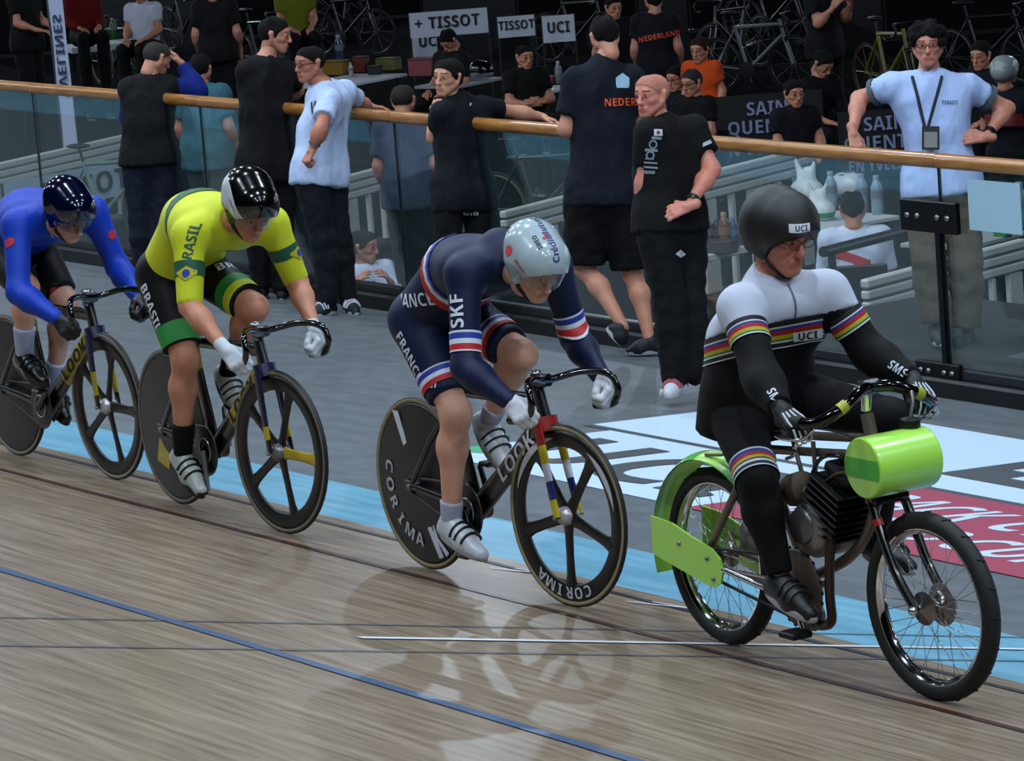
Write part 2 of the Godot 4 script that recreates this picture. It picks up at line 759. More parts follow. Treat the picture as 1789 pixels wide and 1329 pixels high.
	flat_text(u, "TISSOT", -13.35, -11.78, 0.75, print_dark, 0.0, 1.0, 3.2)
	var g := MB.new()
	g.face([Vector3(-16.62, floor_y(-10.4) + 0.005, -10.4), Vector3(-16.62, floor_y(-10.75) + 0.005, -10.75), Vector3(-16.3, floor_y(-10.55) + 0.005, -10.55)])
	part(u, "green_corner", g, mat(Color(0.25, 0.62, 0.42), 0.5))
	var r := thing("floor_print", Vector3.ZERO, "red floor banner with slanted white lettering behind the motor bike", "floor banner")
	part(r, "sheet", strip(-14.42, -5.0, -10.28, -11.42, 0.0045), mat(Color(0.60, 0.24, 0.32), 0.5))
	flat_text(r, "TRACK", -14.25, -10.93, 0.32, print_white, 0.35, 1.0, 1.02)
	flat_text(r, "CYCLING", -13.13, -10.93, 0.32, print_white, 0.35, 1.0, 1.5)
	flat_text(r, "WORLD", -14.28, -10.48, 0.32, print_white, 0.35, 1.0, 1.3)
	flat_text(r, "CUP", -12.92, -10.48, 0.32, print_white, 0.35, 1.0, 0.72)

	# hall shell, far outside the picture
	var dull := mat(Color(0.035, 0.036, 0.04), 0.9)
	var panel := mat(Color(0.72, 0.74, 0.76), 0.8)
	struct("wall_back", MB.new().box(Transform3D(Basis(), Vector3(-25, 5.5, -70.2)), Vector3(112, 15, 0.4)), panel)
	struct("wall_left", MB.new().box(Transform3D(Basis(), Vector3(-80.2, 5.5, -25)), Vector3(0.4, 15, 92)), panel)
	struct("wall_right", MB.new().box(Transform3D(Basis(), Vector3(30.2, 5.5, -25)), Vector3(0.4, 15, 92)), dull)
	struct("wall_front", MB.new().box(Transform3D(Basis(), Vector3(-25, 5.5, 20.2)), Vector3(112, 15, 0.4)), dull)
	struct("ceiling", MB.new().box(Transform3D(Basis(), Vector3(-25, 13.2, -25)), Vector3(112, 0.4, 92)), dull)
	struct("stand_floor", MB.new().box(Transform3D(Basis(), Vector3(-15, 0.9, 9.2)), Vector3(90, 2.0, 21.6)), mat(Color(0.2, 0.2, 0.21), 0.8))

	far_bend(wood)
	barrier()


# the far bend and the far straight of the same track, beyond the picture: the near boards mirror them
func far_bend(wood: Material) -> void:
	var rows := []
	var c := Vector3(-45, 0, -30)
	for k in 25:
		var a := PI * 0.5 + PI * k / 24.0
		var bank := tan(deg_to_rad(12.0 + 30.0 * sin(PI * k / 24.0)))
		var row := PackedVector3Array()
		for r in [21.0, 21.5, 24.0, 28.5]:
			row.append(c + Vector3(cos(a) * r, 0.1 + (r - 21.0) * bank, sin(a) * r))
		rows.append(row)
	var b := MB.new().loft(rows, false, false)
	for p in b.v:
		b.uv.append(Vector2(p.x * 0.16, p.z * 0.5))
	struct("far_bend", b, wood)
	var s := MB.new()
	s.face([Vector3(-45, 0.1, -51), Vector3(-45, 1.7, -58.5), Vector3(30, 1.7, -58.5), Vector3(30, 0.1, -51)])
	for p in s.v:
		s.uv.append(Vector2(p.x * 0.16, p.z * 0.5))
	struct("far_straight", s, wood)


func barrier() -> void:
	var zb := -13.52
	var o := thing("glass_barrier", Vector3(-20, 0, zb), "frameless glass barrier with a round wooden handrail along the infield", "barrier")
	var dark := mat(Color(0.08, 0.085, 0.09), 0.45, 0.3)
	part(o, "plinth", MB.new().box(Transform3D(Basis(), Vector3(-15, 0.05, zb)), Vector3(90, 0.12, 0.16), 0.015), dark, true)
	part(o, "channel", MB.new().box(Transform3D(Basis(), Vector3(-15, 0.135, zb)), Vector3(90, 0.06, 0.06), 0.008), mat(Color(0.2, 0.21, 0.22), 0.35, 0.6), true)
	var pane := glassy(Color(0.5, 0.68, 0.68), 0.03)
	var seams := [-37.8, -35.1, -32.4, -29.7, -26.95, -24.4, -21.86, -19.17, -16.42, -13.7, -11.0, -8.3]
	for k in seams.size() - 1:
		var a: float = seams[k] + 0.008
		var b: float = seams[k + 1] - 0.008
		part(o, "glass_pane", MB.new().box(Transform3D(Basis(), Vector3((a + b) / 2, 0.71, zb)), Vector3(b - a, 1.13, 0.014), 0.002), pane, true)
		part(o, "seal", MB.new().box(Transform3D(Basis(), Vector3(seams[k], 0.71, zb)), Vector3(0.012, 1.13, 0.016)), dark, true)
	var rail := StandardMaterial3D.new()
	rail.albedo_texture = noise_tex(0.02, [[0.0, Color(0.50, 0.31, 0.13)], [0.5, Color(0.62, 0.41, 0.19)], [1.0, Color(0.72, 0.50, 0.26)]], 256, 256, 21)
	rail.uv1_triplanar = true
	rail.uv1_scale = Vector3(0.6, 4, 4)
	rail.roughness = 0.32
	rail.clearcoat_enabled = true
	rail.clearcoat = 0.4
	rail.clearcoat_roughness = 0.1
	for k in seams.size() - 1:
		var path := []
		for q in 5:
			path.append(Vector3(lerpf(seams[k] + 0.002, seams[k + 1] - 0.002, q / 4.0), 1.278, zb))
		part(o, "handrail", MB.new().tube(path, 0.041, 18, 0.9), rail, true)
	# gate post with hinges
	part(o, "post", MB.new().box(Transform3D(Basis(), Vector3(-16.42, 0.52, zb + 0.03)), Vector3(0.035, 0.86, 0.03), 0.004), mat(Color(0.03, 0.03, 0.035), 0.4, 0.5), true)
	for q in [[0.98, 0.46, 0.17], [0.14, 0.36, 0.1]]:
		part(o, "hinge", MB.new().box(Transform3D(Basis(), Vector3(-16.48, q[0], zb + 0.03)), Vector3(q[1], q[2], 0.04), 0.006), mat(Color(0.03, 0.03, 0.035), 0.4, 0.5), true)
		for s in [-0.6, -0.3, 0.3, 0.6]:
			part(o, "bolt", MB.new().lathe([[0.001, 0.012], [0.014, 0.011], [0.016, 0.0]], turn_to(Vector3(-16.48 + s * q[1] * 0.6, q[0], zb + 0.05), Vector3.BACK), 10), mat(Color(0.5, 0.5, 0.5), 0.3, 0.9), true)
	var sheet := MB.new().box(Transform3D(Basis(), Vector3(-15.97, 1.06, zb + 0.012)), Vector3(0.42, 0.27, 0.002))
	tag(part(self, "paper_sheet", sheet, mat(Color(0.62, 0.74, 0.78), 0.7)), "plain white paper sheet stuck on the glass below the handrail", "paper")


func lamps() -> void:
	var housing := mat(Color(0.1, 0.1, 0.11), 0.5, 0.5)
	var glow := StandardMaterial3D.new()
	glow.albedo_color = Color(0.9, 0.95, 1.0)
	glow.emission_enabled = true
	glow.emission = LIGHT_COLOUR
	glow.emission_energy_multiplier = 6.0
	var spots := []
	for row in LAMP_ROWS:
		for k in 7:
			spots.append([Vector3(-33.0 + k * 6.0, LAMP_Y, row[0]), row[1]])
	for k in 5:
		var a := PI * 0.62 + PI * 0.76 * k / 4.0
		spots.append([Vector3(-45 + cos(a) * 27.0, LAMP_Y, -32 + sin(a) * 28.0), FAR_LAMPS])
	for k in 4:
		spots.append([Vector3(-38 + k * 10.0, LAMP_Y, -60), FAR_LAMPS])
	for e in spots:
		if true:
			var p: Vector3 = e[0]
			var row := [0.0, e[1]]
			var o := thing("ceiling_floodlight", p, "floodlight hanging from the dark ceiling above the track", "lamp", "ceiling floodlights")
			part(o, "housing", MB.new().box(Transform3D(Basis(), Vector3(0, 0.12, 0)), Vector3(0.66, 0.2, 0.46), 0.03), housing)
			part(o, "hanger", MB.new().tube([Vector3(0, 0.2, 0), Vector3(0, 13.0 - LAMP_Y, 0)], 0.015, 6), housing)
			part(o, "lens", MB.new().box(Transform3D(Basis(), Vector3(0, 0.015, 0)), Vector3(0.6, 0.012, 0.4)), glow)
			var l := AreaLight3D.new()
			l.name = "light"
			l.area_size = Vector2(0.6, 0.4)
			l.light_energy = LAMP_ENERGY * row[1]
			l.light_color = LIGHT_COLOUR
			l.shadow_enabled = true
			l.position = Vector3(0, -0.02, 0)
			l.rotation = Vector3(-PI / 2, 0, 0)
			o.add_child(l)
# ---------------------------------------------------------------- people
# head frame: origin between the ears, +z = face, +y = crown, +x = the person's left
func head_template() -> MB:
	var b := []
	b.append([Vector3(0, 0.032, -0.032), Vector3(0, 0.04, 0.018), 0.079, 0.072])
	b.append([Vector3(0, 0.0, 0.02), Vector3(0, -0.06, 0.042), 0.064, 0.046])
	for s in [-1.0, 1.0]:
		b.append([Vector3(s * 0.048, -0.035, 0.0), Vector3(s * 0.012, -0.092, 0.062), 0.03, 0.023])
		b.append([Vector3(s * 0.034, -0.016, 0.06), Vector3(s * 0.045, -0.012, 0.03), 0.02, 0.024])
	b.append([Vector3(-0.03, 0.033, 0.077), Vector3(0.03, 0.033, 0.077), 0.015, 0.015])
	var m := nets(b + [[Vector3(0, -0.05, -0.03), Vector3(0, -0.11, -0.042), 0.056, 0.052]], 0.005, 0.03)
	# features with a tighter blend
	var f := b.duplicate()
	f.append([Vector3(0, -0.05, -0.03), Vector3(0, -0.11, -0.042), 0.056, 0.052])
	f.append([Vector3(0, 0.022, 0.088), Vector3(0, -0.026, 0.108), 0.0075, 0.0105])
	for s in [-1.0, 1.0]:
		f.append([Vector3(s * 0.0095, -0.029, 0.096), Vector3(s * 0.004, -0.029, 0.101), 0.0072, 0.008])
		f.append([Vector3(s * 0.079, 0.02, -0.012), Vector3(s * 0.076, -0.025, -0.004), 0.016, 0.011])
		f.append([Vector3(s * 0.031, 0.012, 0.101), Vector3(s * 0.036, 0.012, 0.097), 0.0125, 0.011, [], true])
		f.append([Vector3(s * 0.031, 0.012, 0.075), Vector3(s * 0.031, 0.012, 0.0755), 0.0145, 0.0145])
	f.append([Vector3(-0.018, -0.057, 0.081), Vector3(0.018, -0.057, 0.081), 0.0075, 0.0075])
	f.append([Vector3(-0.014, -0.067, 0.079), Vector3(0.014, -0.067, 0.079), 0.0085, 0.0085])
	m = nets(f, 0.0045, 0.014)
	for p in m.v:
		var c := Color(1, 1, 1)
		var ax := absf(p.x)
		if p.z > 0.06:
			if p.y > 0.003 and p.y < 0.021 and ax > 0.02 and ax < 0.043:
				c = Color(1.0, 1.0, 1.0)
				if ax > 0.025 and ax < 0.037:
					c = Color(0.12, 0.1, 0.1)
			elif p.y > 0.03 and p.y < 0.041 and ax > 0.012 and ax < 0.05:
				c = Color(0.22, 0.18, 0.16)
			elif p.y > -0.074 and p.y < -0.05 and ax < 0.024:
				c = Color(0.95, 0.7, 0.68)
				if p.y > -0.0625 and p.y < -0.0595:
					c = Color(0.62, 0.4, 0.38)
		m.c.append(c)
	return m


# a right hand: wrist at the origin, fingers along +z, palm towards -y, thumb on +x
func hand_template(kind: String, grow: float) -> MB:
	var key := [kind, grow]
	if hand_cache.has(key):
		return hand_cache[key]
	var bend: Array = {"grip": [62, 82, 45], "fist": [75, 95, 60], "relax": [18, 28, 18], "flat": [6, 10, 6]}[kind]
	var b := [[Vector3(0, 0, -0.04), Vector3(0, 0, 0.012), 0.027 + grow, 0.026 + grow]]
	for f in 4:
		var x: float = [0.028, 0.0095, -0.0095, -0.027][f]
		var s: float = [0.95, 1.05, 1.0, 0.8][f]
		var p := Vector3(x, 0.0, 0.083 + [0.0, 0.005, 0.002, -0.006][f])
		b.append([Vector3(x * 0.6, 0, 0.01), p, 0.015 + grow, 0.0115 + grow])
		var ang := 0.0
		var splay: float = x * (4.0 if kind in ["flat", "relax"] else 0.8)
		for q in 3:
			ang += deg_to_rad(bend[q])
			var l: float = [0.045, 0.028, 0.022][q] * s
			var n := p + Vector3(splay * cos(ang), -sin(ang), cos(ang)).normalized() * l
			b.append([p, n, [0.0105, 0.0095, 0.0085][q] + grow, [0.0095, 0.0085, 0.0075][q] + grow])
			p = n
	var th := [Vector3(0.02, -0.006, 0.018), Vector3(0.045, -0.016, 0.05), Vector3(0.05, -0.026, 0.08), Vector3(0.046, -0.032, 0.102)]
	if kind in ["grip", "fist"]:
		th = [Vector3(0.02, -0.008, 0.018), Vector3(0.04, -0.022, 0.045), Vector3(0.036, -0.042, 0.068), Vector3(0.02, -0.054, 0.08)]
	for q in 3:
		b.append([th[q], th[q + 1], [0.016, 0.012, 0.0105][q] + grow, [0.012, 0.0105, 0.0085][q] + grow])
	var m := nets(b, 0.0042, 0.008)
	hand_cache[key] = m
	return m


# creases in cloth, tufts in hair: points moved along their normals by noise
func rumple(b: MB, amp: float, freq: float, stretch := 1.0) -> MB:
	var n := PackedVector3Array()
	n.resize(b.v.size())
	for k in range(0, b.i.size(), 3):
		var f := (b.v[b.i[k + 2]] - b.v[b.i[k]]).cross(b.v[b.i[k + 1]] - b.v[b.i[k]])
		n[b.i[k]] += f; n[b.i[k + 1]] += f; n[b.i[k + 2]] += f
	for k in b.v.size():
		var p := b.v[k]
		b.v[k] = p + n[k].normalized() * crease.get_noise_3d(p.x * freq, p.y * freq * stretch, p.z * freq) * amp
	return b


func bone_planes(a: Vector3, b: Vector3, t: float) -> Array:
	var n := (b - a).normalized()
	return [Plane(n, n.dot(a + (b - a) * t))]


# the torso's bones for joints j, grown by g; s scales the radii
func torso_bones(j: Dictionary, s: float, g: float, planes := [], loose := 0.0) -> Array:
	var pel: Vector3 = (j.hipL + j.hipR) / 2
	var down: Vector3 = (pel - j.neck).normalized()
	var out := []
	var belly: float = j.get("belly", 0.0)
	var cl: Vector3 = j.neck.lerp(j.shL, 0.5) + down * 0.13
	var crr: Vector3 = j.neck.lerp(j.shR, 0.5) + down * 0.13
	var mid: Vector3 = j.get("mid", (j.neck + pel) / 2)
	var wl: Vector3 = (j.hipL - pel) * 0.5
	var bend: Vector3 = mid - (j.neck + pel) / 2
	out.append([cl + bend * 0.4, mid + wl, (0.105) * s + g, 0.098 * s + g + loose * 0.6 + belly, planes])
	out.append([crr + bend * 0.4, mid - wl, (0.105) * s + g, 0.098 * s + g + loose * 0.6 + belly, planes])
	out.append([mid + wl, pel + wl * 1.1, 0.098 * s + g + loose * 0.6 + belly, 0.118 * s + g + loose, planes])
	out.append([mid - wl, pel - wl * 1.1, 0.098 * s + g + loose * 0.6 + belly, 0.118 * s + g + loose, planes])
	out.append([j.neck + down * 0.09, mid, 0.10 * s + g, 0.105 * s + g, planes])
	out.append([j.shL.lerp(j.neck, 0.12) + down * 0.03, j.shR.lerp(j.neck, 0.12) + down * 0.03, 0.066 * s + g, 0.066 * s + g, planes])
	out.append([j.neck + down * 0.035, j.shL, 0.055 * s + g, 0.05 * s + g, planes])
	out.append([j.neck + down * 0.035, j.shR, 0.055 * s + g, 0.05 * s + g, planes])
	if loose > 0.0:
		out.append([pel + wl, pel + wl + down * 0.2, 0.115 * s + g + loose, 0.118 * s + g + loose, planes])
		out.append([pel - wl, pel - wl + down * 0.2, 0.115 * s + g + loose, 0.118 * s + g + loose, planes])
		for q in [1.9, -1.9]:
			out.append([pel + wl * q - down * 0.06, pel + wl * q + down * 0.2, 0.1 * s + g + loose * 0.6, 0.108 * s + g + loose * 0.8, planes])
	return out


func arm_bones(j: Dictionary, sd: String, s: float, g: float, reach := 9.0, loose := 0.0) -> Array:
	var sh: Vector3 = j["sh" + sd]
	var el: Vector3 = j["el" + sd]
	var wr: Vector3 = j["wr" + sd]
	var out := []
	if reach <= 1.0:
		out.append([sh, el, 0.058 * s + g, 0.045 * s + g + loose, bone_planes(sh, el, reach)])
	else:
		out.append([sh, el, 0.058 * s + g, 0.043 * s + g + loose])
		var m := el.lerp(wr, 0.3)
		out.append([el, m, 0.041 * s + g + loose, 0.044 * s + g + loose, bone_planes(el, wr, reach - 1.0) if reach < 2.0 else []])
		out.append([m, wr, 0.044 * s + g + loose, 0.028 * s + g + loose * 0.6, bone_planes(el, wr, reach - 1.0) if reach < 2.0 else []])
	return out


func leg_bones(j: Dictionary, sd: String, s: float, g: float, reach := 9.0, loose := 0.0) -> Array:
	var hp: Vector3 = j["hip" + sd]
	var kn: Vector3 = j["kn" + sd]
	var an: Vector3 = j["an" + sd]
	var toe: Vector3 = j["toe" + sd]
	var back: Vector3 = (an - toe)
	var ax := (an - kn).normalized()
	back = (back - ax * back.dot(ax)).normalized()
	var out := []
	if reach <= 1.0:
		out.append([hp, kn, 0.098 * s + g + loose * 0.5, 0.066 * s + g + loose, bone_planes(hp, kn, reach)])
	else:
		out.append([hp, kn, 0.098 * s + g + loose * 0.5, 0.058 * s + g + loose])
		var m := kn.lerp(an, 0.32) + back * 0.014
		var pl := bone_planes(kn, an, reach - 1.0) if reach < 2.0 else []
		out.append([kn, m, 0.055 * s + g + loose, 0.058 * s + g + loose, pl])
		out.append([m, an, 0.058 * s + g + loose, 0.036 * s + g + loose * 1.3, pl])
	return out


func foot_bones(j: Dictionary, sd: String, g: float) -> Array:
	var an: Vector3 = j["an" + sd]
	var toe: Vector3 = j["toe" + sd]
	var up: Vector3 = j.get("footup" + sd, Vector3.UP)
	var f := (toe - an)
	var n := (f - up * f.dot(up)).normalized()
	var heel := an - up * 0.045 - n * 0.03
	return [[heel, heel.lerp(toe, 0.6) , 0.031 + g, 0.036 + g], [heel.lerp(toe, 0.6), toe - n * 0.02, 0.036 + g, 0.026 + g], [an, an.lerp(toe, 0.45) - up * 0.01, 0.036 + g, 0.032 + g], [an, heel, 0.034 + g, 0.03 + g]]


func shoe(parent: Node3D, j: Dictionary, sd: String, upper: Material, sole: Material, cell: float, laces: Material = null) -> void:
	var an: Vector3 = j["an" + sd]
	var toe: Vector3 = j["toe" + sd]
	var up: Vector3 = j.get("footup" + sd, Vector3.UP)
	var f := (toe - an)
	var n := (f - up * f.dot(up)).normalized()
	up = (up - n * up.dot(n)).normalized()
	var side := n.cross(up)
	var base := an - up * 0.088
	var x := Transform3D(Basis(n, up, side), base)
	var len := (toe - an).dot(n)
	var b := []
	var cut := [Plane(-up, -up.dot(base + up * 0.006))]
	var g := 0.0
	b.append([x * Vector3(-0.035, 0.035, 0), x * Vector3(len * 0.5, 0.03, 0), 0.036 + g, 0.041 + g, cut])
	b.append([x * Vector3(len * 0.5, 0.03, 0), x * Vector3(len - 0.012, 0.022, 0), 0.041 + g, 0.03 + g, cut])
	b.append([x * Vector3(-0.01, 0.075, 0), x * Vector3(len * 0.45, 0.045, 0), 0.04 + g, 0.036 + g, cut])
	var s := part(parent, "shoe", nets(b, cell, 0.03), upper, true)
	var w := []
	for q in 20:
		var a := TAU * q / 20
		var cx := cos(a)
		var along := lerpf(-0.072, len + 0.02, (cx + 1) / 2)
		var wid := 0.043 * sqrt(maxf(0.0, 1 - cx * cx)) * (1.0 + 0.12 * cx)
		w.append(Vector2(along, wid * signf(sin(a)) if absf(sin(a)) > 0.001 else 0.0))
	var rows := []
	for h in [[0.0, 0.94], [0.004, 1.0], [0.022, 1.0], [0.026, 0.95]]:
		var row := PackedVector3Array()
		for p in w:
			row.append(x * Vector3(p.x * h[1], h[0], p.y * h[1]))
		rows.append(row)
	part(s, "sole", MB.new().loft(rows), sole, true)
	if laces != null:
		var l := MB.new()
		for q in 3:
			var c := x * Vector3(len * (0.3 + 0.16 * q), 0.0, 0)
			var arc := []
			for e in 9:
				var a := lerpf(-1.25, 1.25, e / 8.0)
				var dd := (up * cos(a) + side * sin(a)).normalized()
				var p: Vector3 = c + up * 0.03 + dd * 0.09
				for it in 12:
					var d := dist(b, 0.03, p) - 0.001
					if d < 0.0005: break
					p -= dd * d * 0.85
				arc.append(p)
			l.tube(arc, 0.004, 5, 2.2, n)
		part(s, "strap", l, laces, true)


func put_hand(b: MB, wr: Vector3, dir: Vector3, palm: Vector3, right: bool, kind: String, grow := 0.0, s := 1.0) -> void:
	var z := dir.normalized()
	var y := (-palm + z * palm.dot(z)).normalized()
	var x := y.cross(z)
	if not right:
		x = -x
	b.join(hand_template(kind, grow), Transform3D(Basis(x, y, z) * Basis.from_scale(Vector3(s, s, s)), wr))


func hair_bones(style: String) -> Array:
	var n := Vector3(0, -1, 0.8).normalized()
	var cut := [Plane(n, n.dot(Vector3(0, 0.07, 0.088)))]
	var front := [Plane(Vector3(0, -0.9, 0.5).normalized(), Vector3(0, -0.9, 0.5).normalized().dot(Vector3(0, 0.063, 0.078)))]
	var b := []
	match style:
		"buzz":
			b.append([Vector3(0, 0.032, -0.032), Vector3(0, 0.04, 0.018), 0.082, 0.0745, cut])
		"short":
			b.append([Vector3(0, 0.033, -0.036), Vector3(0, 0.041, 0.016), 0.083, 0.0755, cut])
			b.append([Vector3(-0.028, 0.088, -0.03), Vector3(-0.02, 0.082, 0.03), 0.04, 0.033, cut])
			b.append([Vector3(0.028, 0.088, -0.03), Vector3(0.02, 0.084, 0.028), 0.04, 0.033, cut])
			b.append([Vector3(0, 0.05, -0.078), Vector3(0, -0.02, -0.07), 0.045, 0.036, [Plane(Vector3.DOWN, 0.052)]])
			for s in [-1.0, 1.0]:
				b.append([Vector3(s * 0.066, 0.04, 0.02), Vector3(s * 0.0685, -0.004, 0.016), 0.014, 0.007])
		"bun":
			b.append([Vector3(0, 0.034, -0.038), Vector3(0, 0.042, 0.015), 0.086, 0.0775, cut])
			for s in [-1.0, 1.0]:
				b.append([Vector3(s * 0.035, 0.085, 0.04), Vector3(s * 0.066, 0.03, 0.028), 0.024, 0.018])
				b.append([Vector3(s * 0.066, 0.03, 0.024), Vector3(s * 0.062, -0.02, -0.03), 0.018, 0.024])
			b.append([Vector3(0, 0.05, -0.078), Vector3(0, -0.02, -0.07), 0.045, 0.04, [Plane(Vector3.DOWN, 0.055)]])
			b.append([Vector3(0, 0.02, -0.11), Vector3(0, -0.03, -0.12), 0.036, 0.028])
		"curly":
			var r := RandomNumberGenerator.new()
			r.seed = 3
			b.append([Vector3(0, 0.045, -0.03), Vector3(0, 0.055, 0.012), 0.092, 0.085, cut])
			for q in 90:
				var d := Vector3(r.randf_range(-1, 1), r.randf_range(-0.25, 1), r.randf_range(-1, 0.9)).normalized()
				var p := Vector3(d.x * 0.098, 0.045 + d.y * 0.098, -0.012 + d.z * 0.1)
				if p.z > 0.05 and p.y < 0.07:
					continue
				b.append([p, p * 1.06, 0.022, 0.017])
	return b


# o: label, group, j (joints), skin, s, top {..}, legs {..}, shoe {..}, hair, head {f, u}, hands
func person(o: Dictionary) -> Node3D:
	var j: Dictionary = o.j
	var cell: float = o.get("cell", 0.015)
	var s: float = o.get("s", 1.0)
	var base: Vector3 = o.get("base", Vector3(j.anR.x, minf(j.anR.y, j.anL.y) - 0.09, j.anR.z))
	var n := thing("person", base, o.label, "person", o.get("group", ""))
	var hf: Vector3 = o.head.f
	var hu: Vector3 = o.head.get("u", Vector3.UP)
	var hz := hf.normalized()
	var hx := hu.cross(hz).normalized()
	var hs: float = o.head.get("s", 1.0)
	var hb := Transform3D(Basis(hx, hz.cross(hx), hz) * Basis.from_scale(Vector3(hs, hs, hs)), j.head)
	n.set_meta("headframe", hb)
	var legs: bool = j.has("knL")
	# the body: one skin
	var bones := torso_bones(j, s * 0.96, -0.004)
	bones.append([j.neck, hb * Vector3(0, -0.09, -0.025), 0.06 * s, 0.056 * s])
	var sleeve: float = o.top.get("sleeve", 0.6)
	for sd in ["L", "R"]:
		if j.has("el" + sd):
			bones.append_array(arm_bones(j, sd, s * 0.97, -0.002))
		if legs and j.has("kn" + sd):
			bones.append_array(leg_bones(j, sd, s * 0.97, -0.003))
			if j.has("an" + sd) and not o.has("shoes"):
				bones.append_array(foot_bones(j, sd, -0.008))
	var body := nets(bones, cell * 1.25, 0.045)
	body.join(head_mesh, hb)
	var gloves: Dictionary = o.get("gloves", {})
	for sd in ["L", "R"]:
		if j.has("hd" + sd):
			var h: Array = j["hd" + sd]    # [direction, palm normal, kind]
			if gloves.has("col"):
				var gm := MB.new()
				put_hand(gm, j["wr" + sd], h[0], h[1], sd == "R", h[2], 0.003, s)
				part(n, "glove", gm, gloves.col, true)
			else:
				put_hand(body, j["wr" + sd], h[0], h[1], sd == "R", h[2], 0.0, s)
	var skin := mat(o.get("skin", Color(0.72, 0.5, 0.4)), 0.55)
	skin.vertex_color_use_as_albedo = true
	while body.c.size() < body.v.size():
		body.c.append(Color.WHITE)
	part(n, "body", body, skin, true)
	# clothes
	var top: Dictionary = o.top
	var fit: float = top.get("fit", 0.012)
	var loose: float = top.get("loose", 0.0)
	var pel: Vector3 = (j.hipL + j.hipR) / 2
	var down: Vector3 = (pel - j.get("mid", (j.neck + pel) / 2)).normalized()
	var hem: float = top.get("hem", 0.06)
	var tb := torso_bones(j, s, fit, [Plane(down, down.dot(pel + down * hem))], loose)
	for sd in ["L", "R"]:
		if j.has("el" + sd):
			tb.append_array(arm_bones(j, sd, s, fit, sleeve, top.get("cuff", loose * 0.7)))
	if top.get("collar", 0.0) > 0.0:
		var ax: Vector3 = (hb * Vector3(0, -0.09, -0.025) - j.neck)
		tb.append([j.neck - ax * 0.3, j.neck + ax, 0.068 * s, 0.064 * s, bone_planes(j.neck, j.neck + ax, top.collar)])
	if top.has("extra"):
		tb.append_array(top.extra)
	n.set_meta("tb", tb)
	if top.has("split"):
		# two-coloured jersey: split.plane keeps the first colour on its lower side
		var upper := []
		var lower := []
		for q in tb:
			var p0: Array = q[4] if q.size() > 4 else []
			upper.append([q[0], q[1], q[2], q[3], p0 + [top.split.plane]])
			lower.append([q[0], q[1], q[2], q[3], p0 + [Plane(-top.split.plane.normal, -top.split.plane.d)]])
		part(n, top.get("name", "jersey"), nets(upper, top.get("cell", cell), 0.04), top.mat, true)
		part(n, top.get("name", "jersey"), nets(lower, top.get("cell", cell), 0.04), top.split.mat, true)
	else:
		var shirt := nets(tb, top.get("cell", cell), 0.04)
		if loose > 0.0:
			rumple(shirt, 0.011, 9.0, 0.5)
			n.set_meta("lift", 0.006)
		part(n, top.get("name", "shirt"), shirt, top.mat, true)
	if legs and o.has("legs"):
		var lg: Dictionary = o.legs
		var lf: float = lg.get("fit", 0.01)
		var lb := []
		var waist := Plane(-down, -down.dot(pel - down * lg.get("waist", 0.03)))
		var wl: Vector3 = (j.hipL - pel) * 0.55
		lb.append([pel + wl - down * 0.1, pel + wl + down * 0.02, 0.1 * s + lf, 0.115 * s + lf, [waist]])
		lb.append([pel - wl - down * 0.1, pel - wl + down * 0.02, 0.1 * s + lf, 0.115 * s + lf, [waist]])
		lb.append([pel - down * 0.1, pel, 0.1 * s + lf, 0.11 * s + lf, [waist]])
		for sd in ["L", "R"]:
			if j.has("kn" + sd) and j.has("an" + sd):
				lb.append_array(leg_bones(j, sd, s, lf, lg.get("len", 2.5), lg.get("loose", 0.0)))
		n.set_meta("lb", lb)
		var cl := nets(lb, cell, 0.035)
		if lg.get("loose", 0.0) > 0.0:
			rumple(cl, 0.011, 9.0, 1.0)
		part(n, lg.get("name", "trousers"), cl, lg.mat, true)
	if legs and o.has("shoes"):
		for sd in ["L", "R"]:
			if not j.has("an" + sd):
				continue
			if o.shoes.has("sock"):
				var an: Vector3 = j["an" + sd]
				var kn: Vector3 = j["kn" + sd]
				var sk := []
				for q in leg_bones(j, sd, s, 0.004):
					sk.append(q)
				sk = [sk[1], sk[2]]
				var hgt: float = o.shoes.get("high", 0.1) / an.distance_to(kn)
				for q in sk.size():
					sk[q] = [sk[q][0], sk[q][1], sk[q][2], sk[q][3], bone_planes(an, kn, hgt)]
				part(n, "sock", nets(sk, 0.009, 0.02), o.shoes.sock, true)
			shoe(n, j, sd, o.shoes.mat, o.shoes.sole, o.shoes.get("cell", 0.009), o.shoes.get("laces", null))
	# hair
	if o.has("hair"):
		var style: String = o.hair[0]
		var key := ["hair", style]
		if not hand_cache.has(key):
			hand_cache[key] = rumple(nets(hair_bones(style), 0.0055, 0.012), 0.009 if style == "curly" else 0.0035, 60.0 if style == "curly" else 110.0)
		part(n, "hair", MB.new().join(hand_cache[key], hb), cloth(o.hair[1], 0.95), true)
	if o.has("glasses"):
		var gl := MB.new()
		for q in [-1.0, 1.0]:
			var ring := []
			for e in 13:
				var a2: float = TAU * e / 12.0
				ring.append(hb * Vector3(q * 0.031 + cos(a2) * 0.025, 0.01 + sin(a2) * 0.017, 0.104))
			gl.tube(ring, 0.0017, 5)
			gl.tube([hb * Vector3(q * 0.056, 0.014, 0.102), hb * Vector3(q * 0.08, 0.014, 0.0)], 0.0025, 5)
		gl.tube([hb * Vector3(-0.007, 0.012, 0.106), hb * Vector3(0.007, 0.012, 0.106)], 0.0025, 5)
		part(n, "glasses", gl, mat(o.glasses, 0.3), true)
	return n
# ---------------------------------------------------------------- track bikes
# bike frame: x forward from the rear hub's foot, y up, z = the right-hand side
const AXLE := Basis(Vector3(1, 0, 0), Vector3(0, 0, 1), Vector3(0, -1, 0))   # a lathe's y axis laid along z


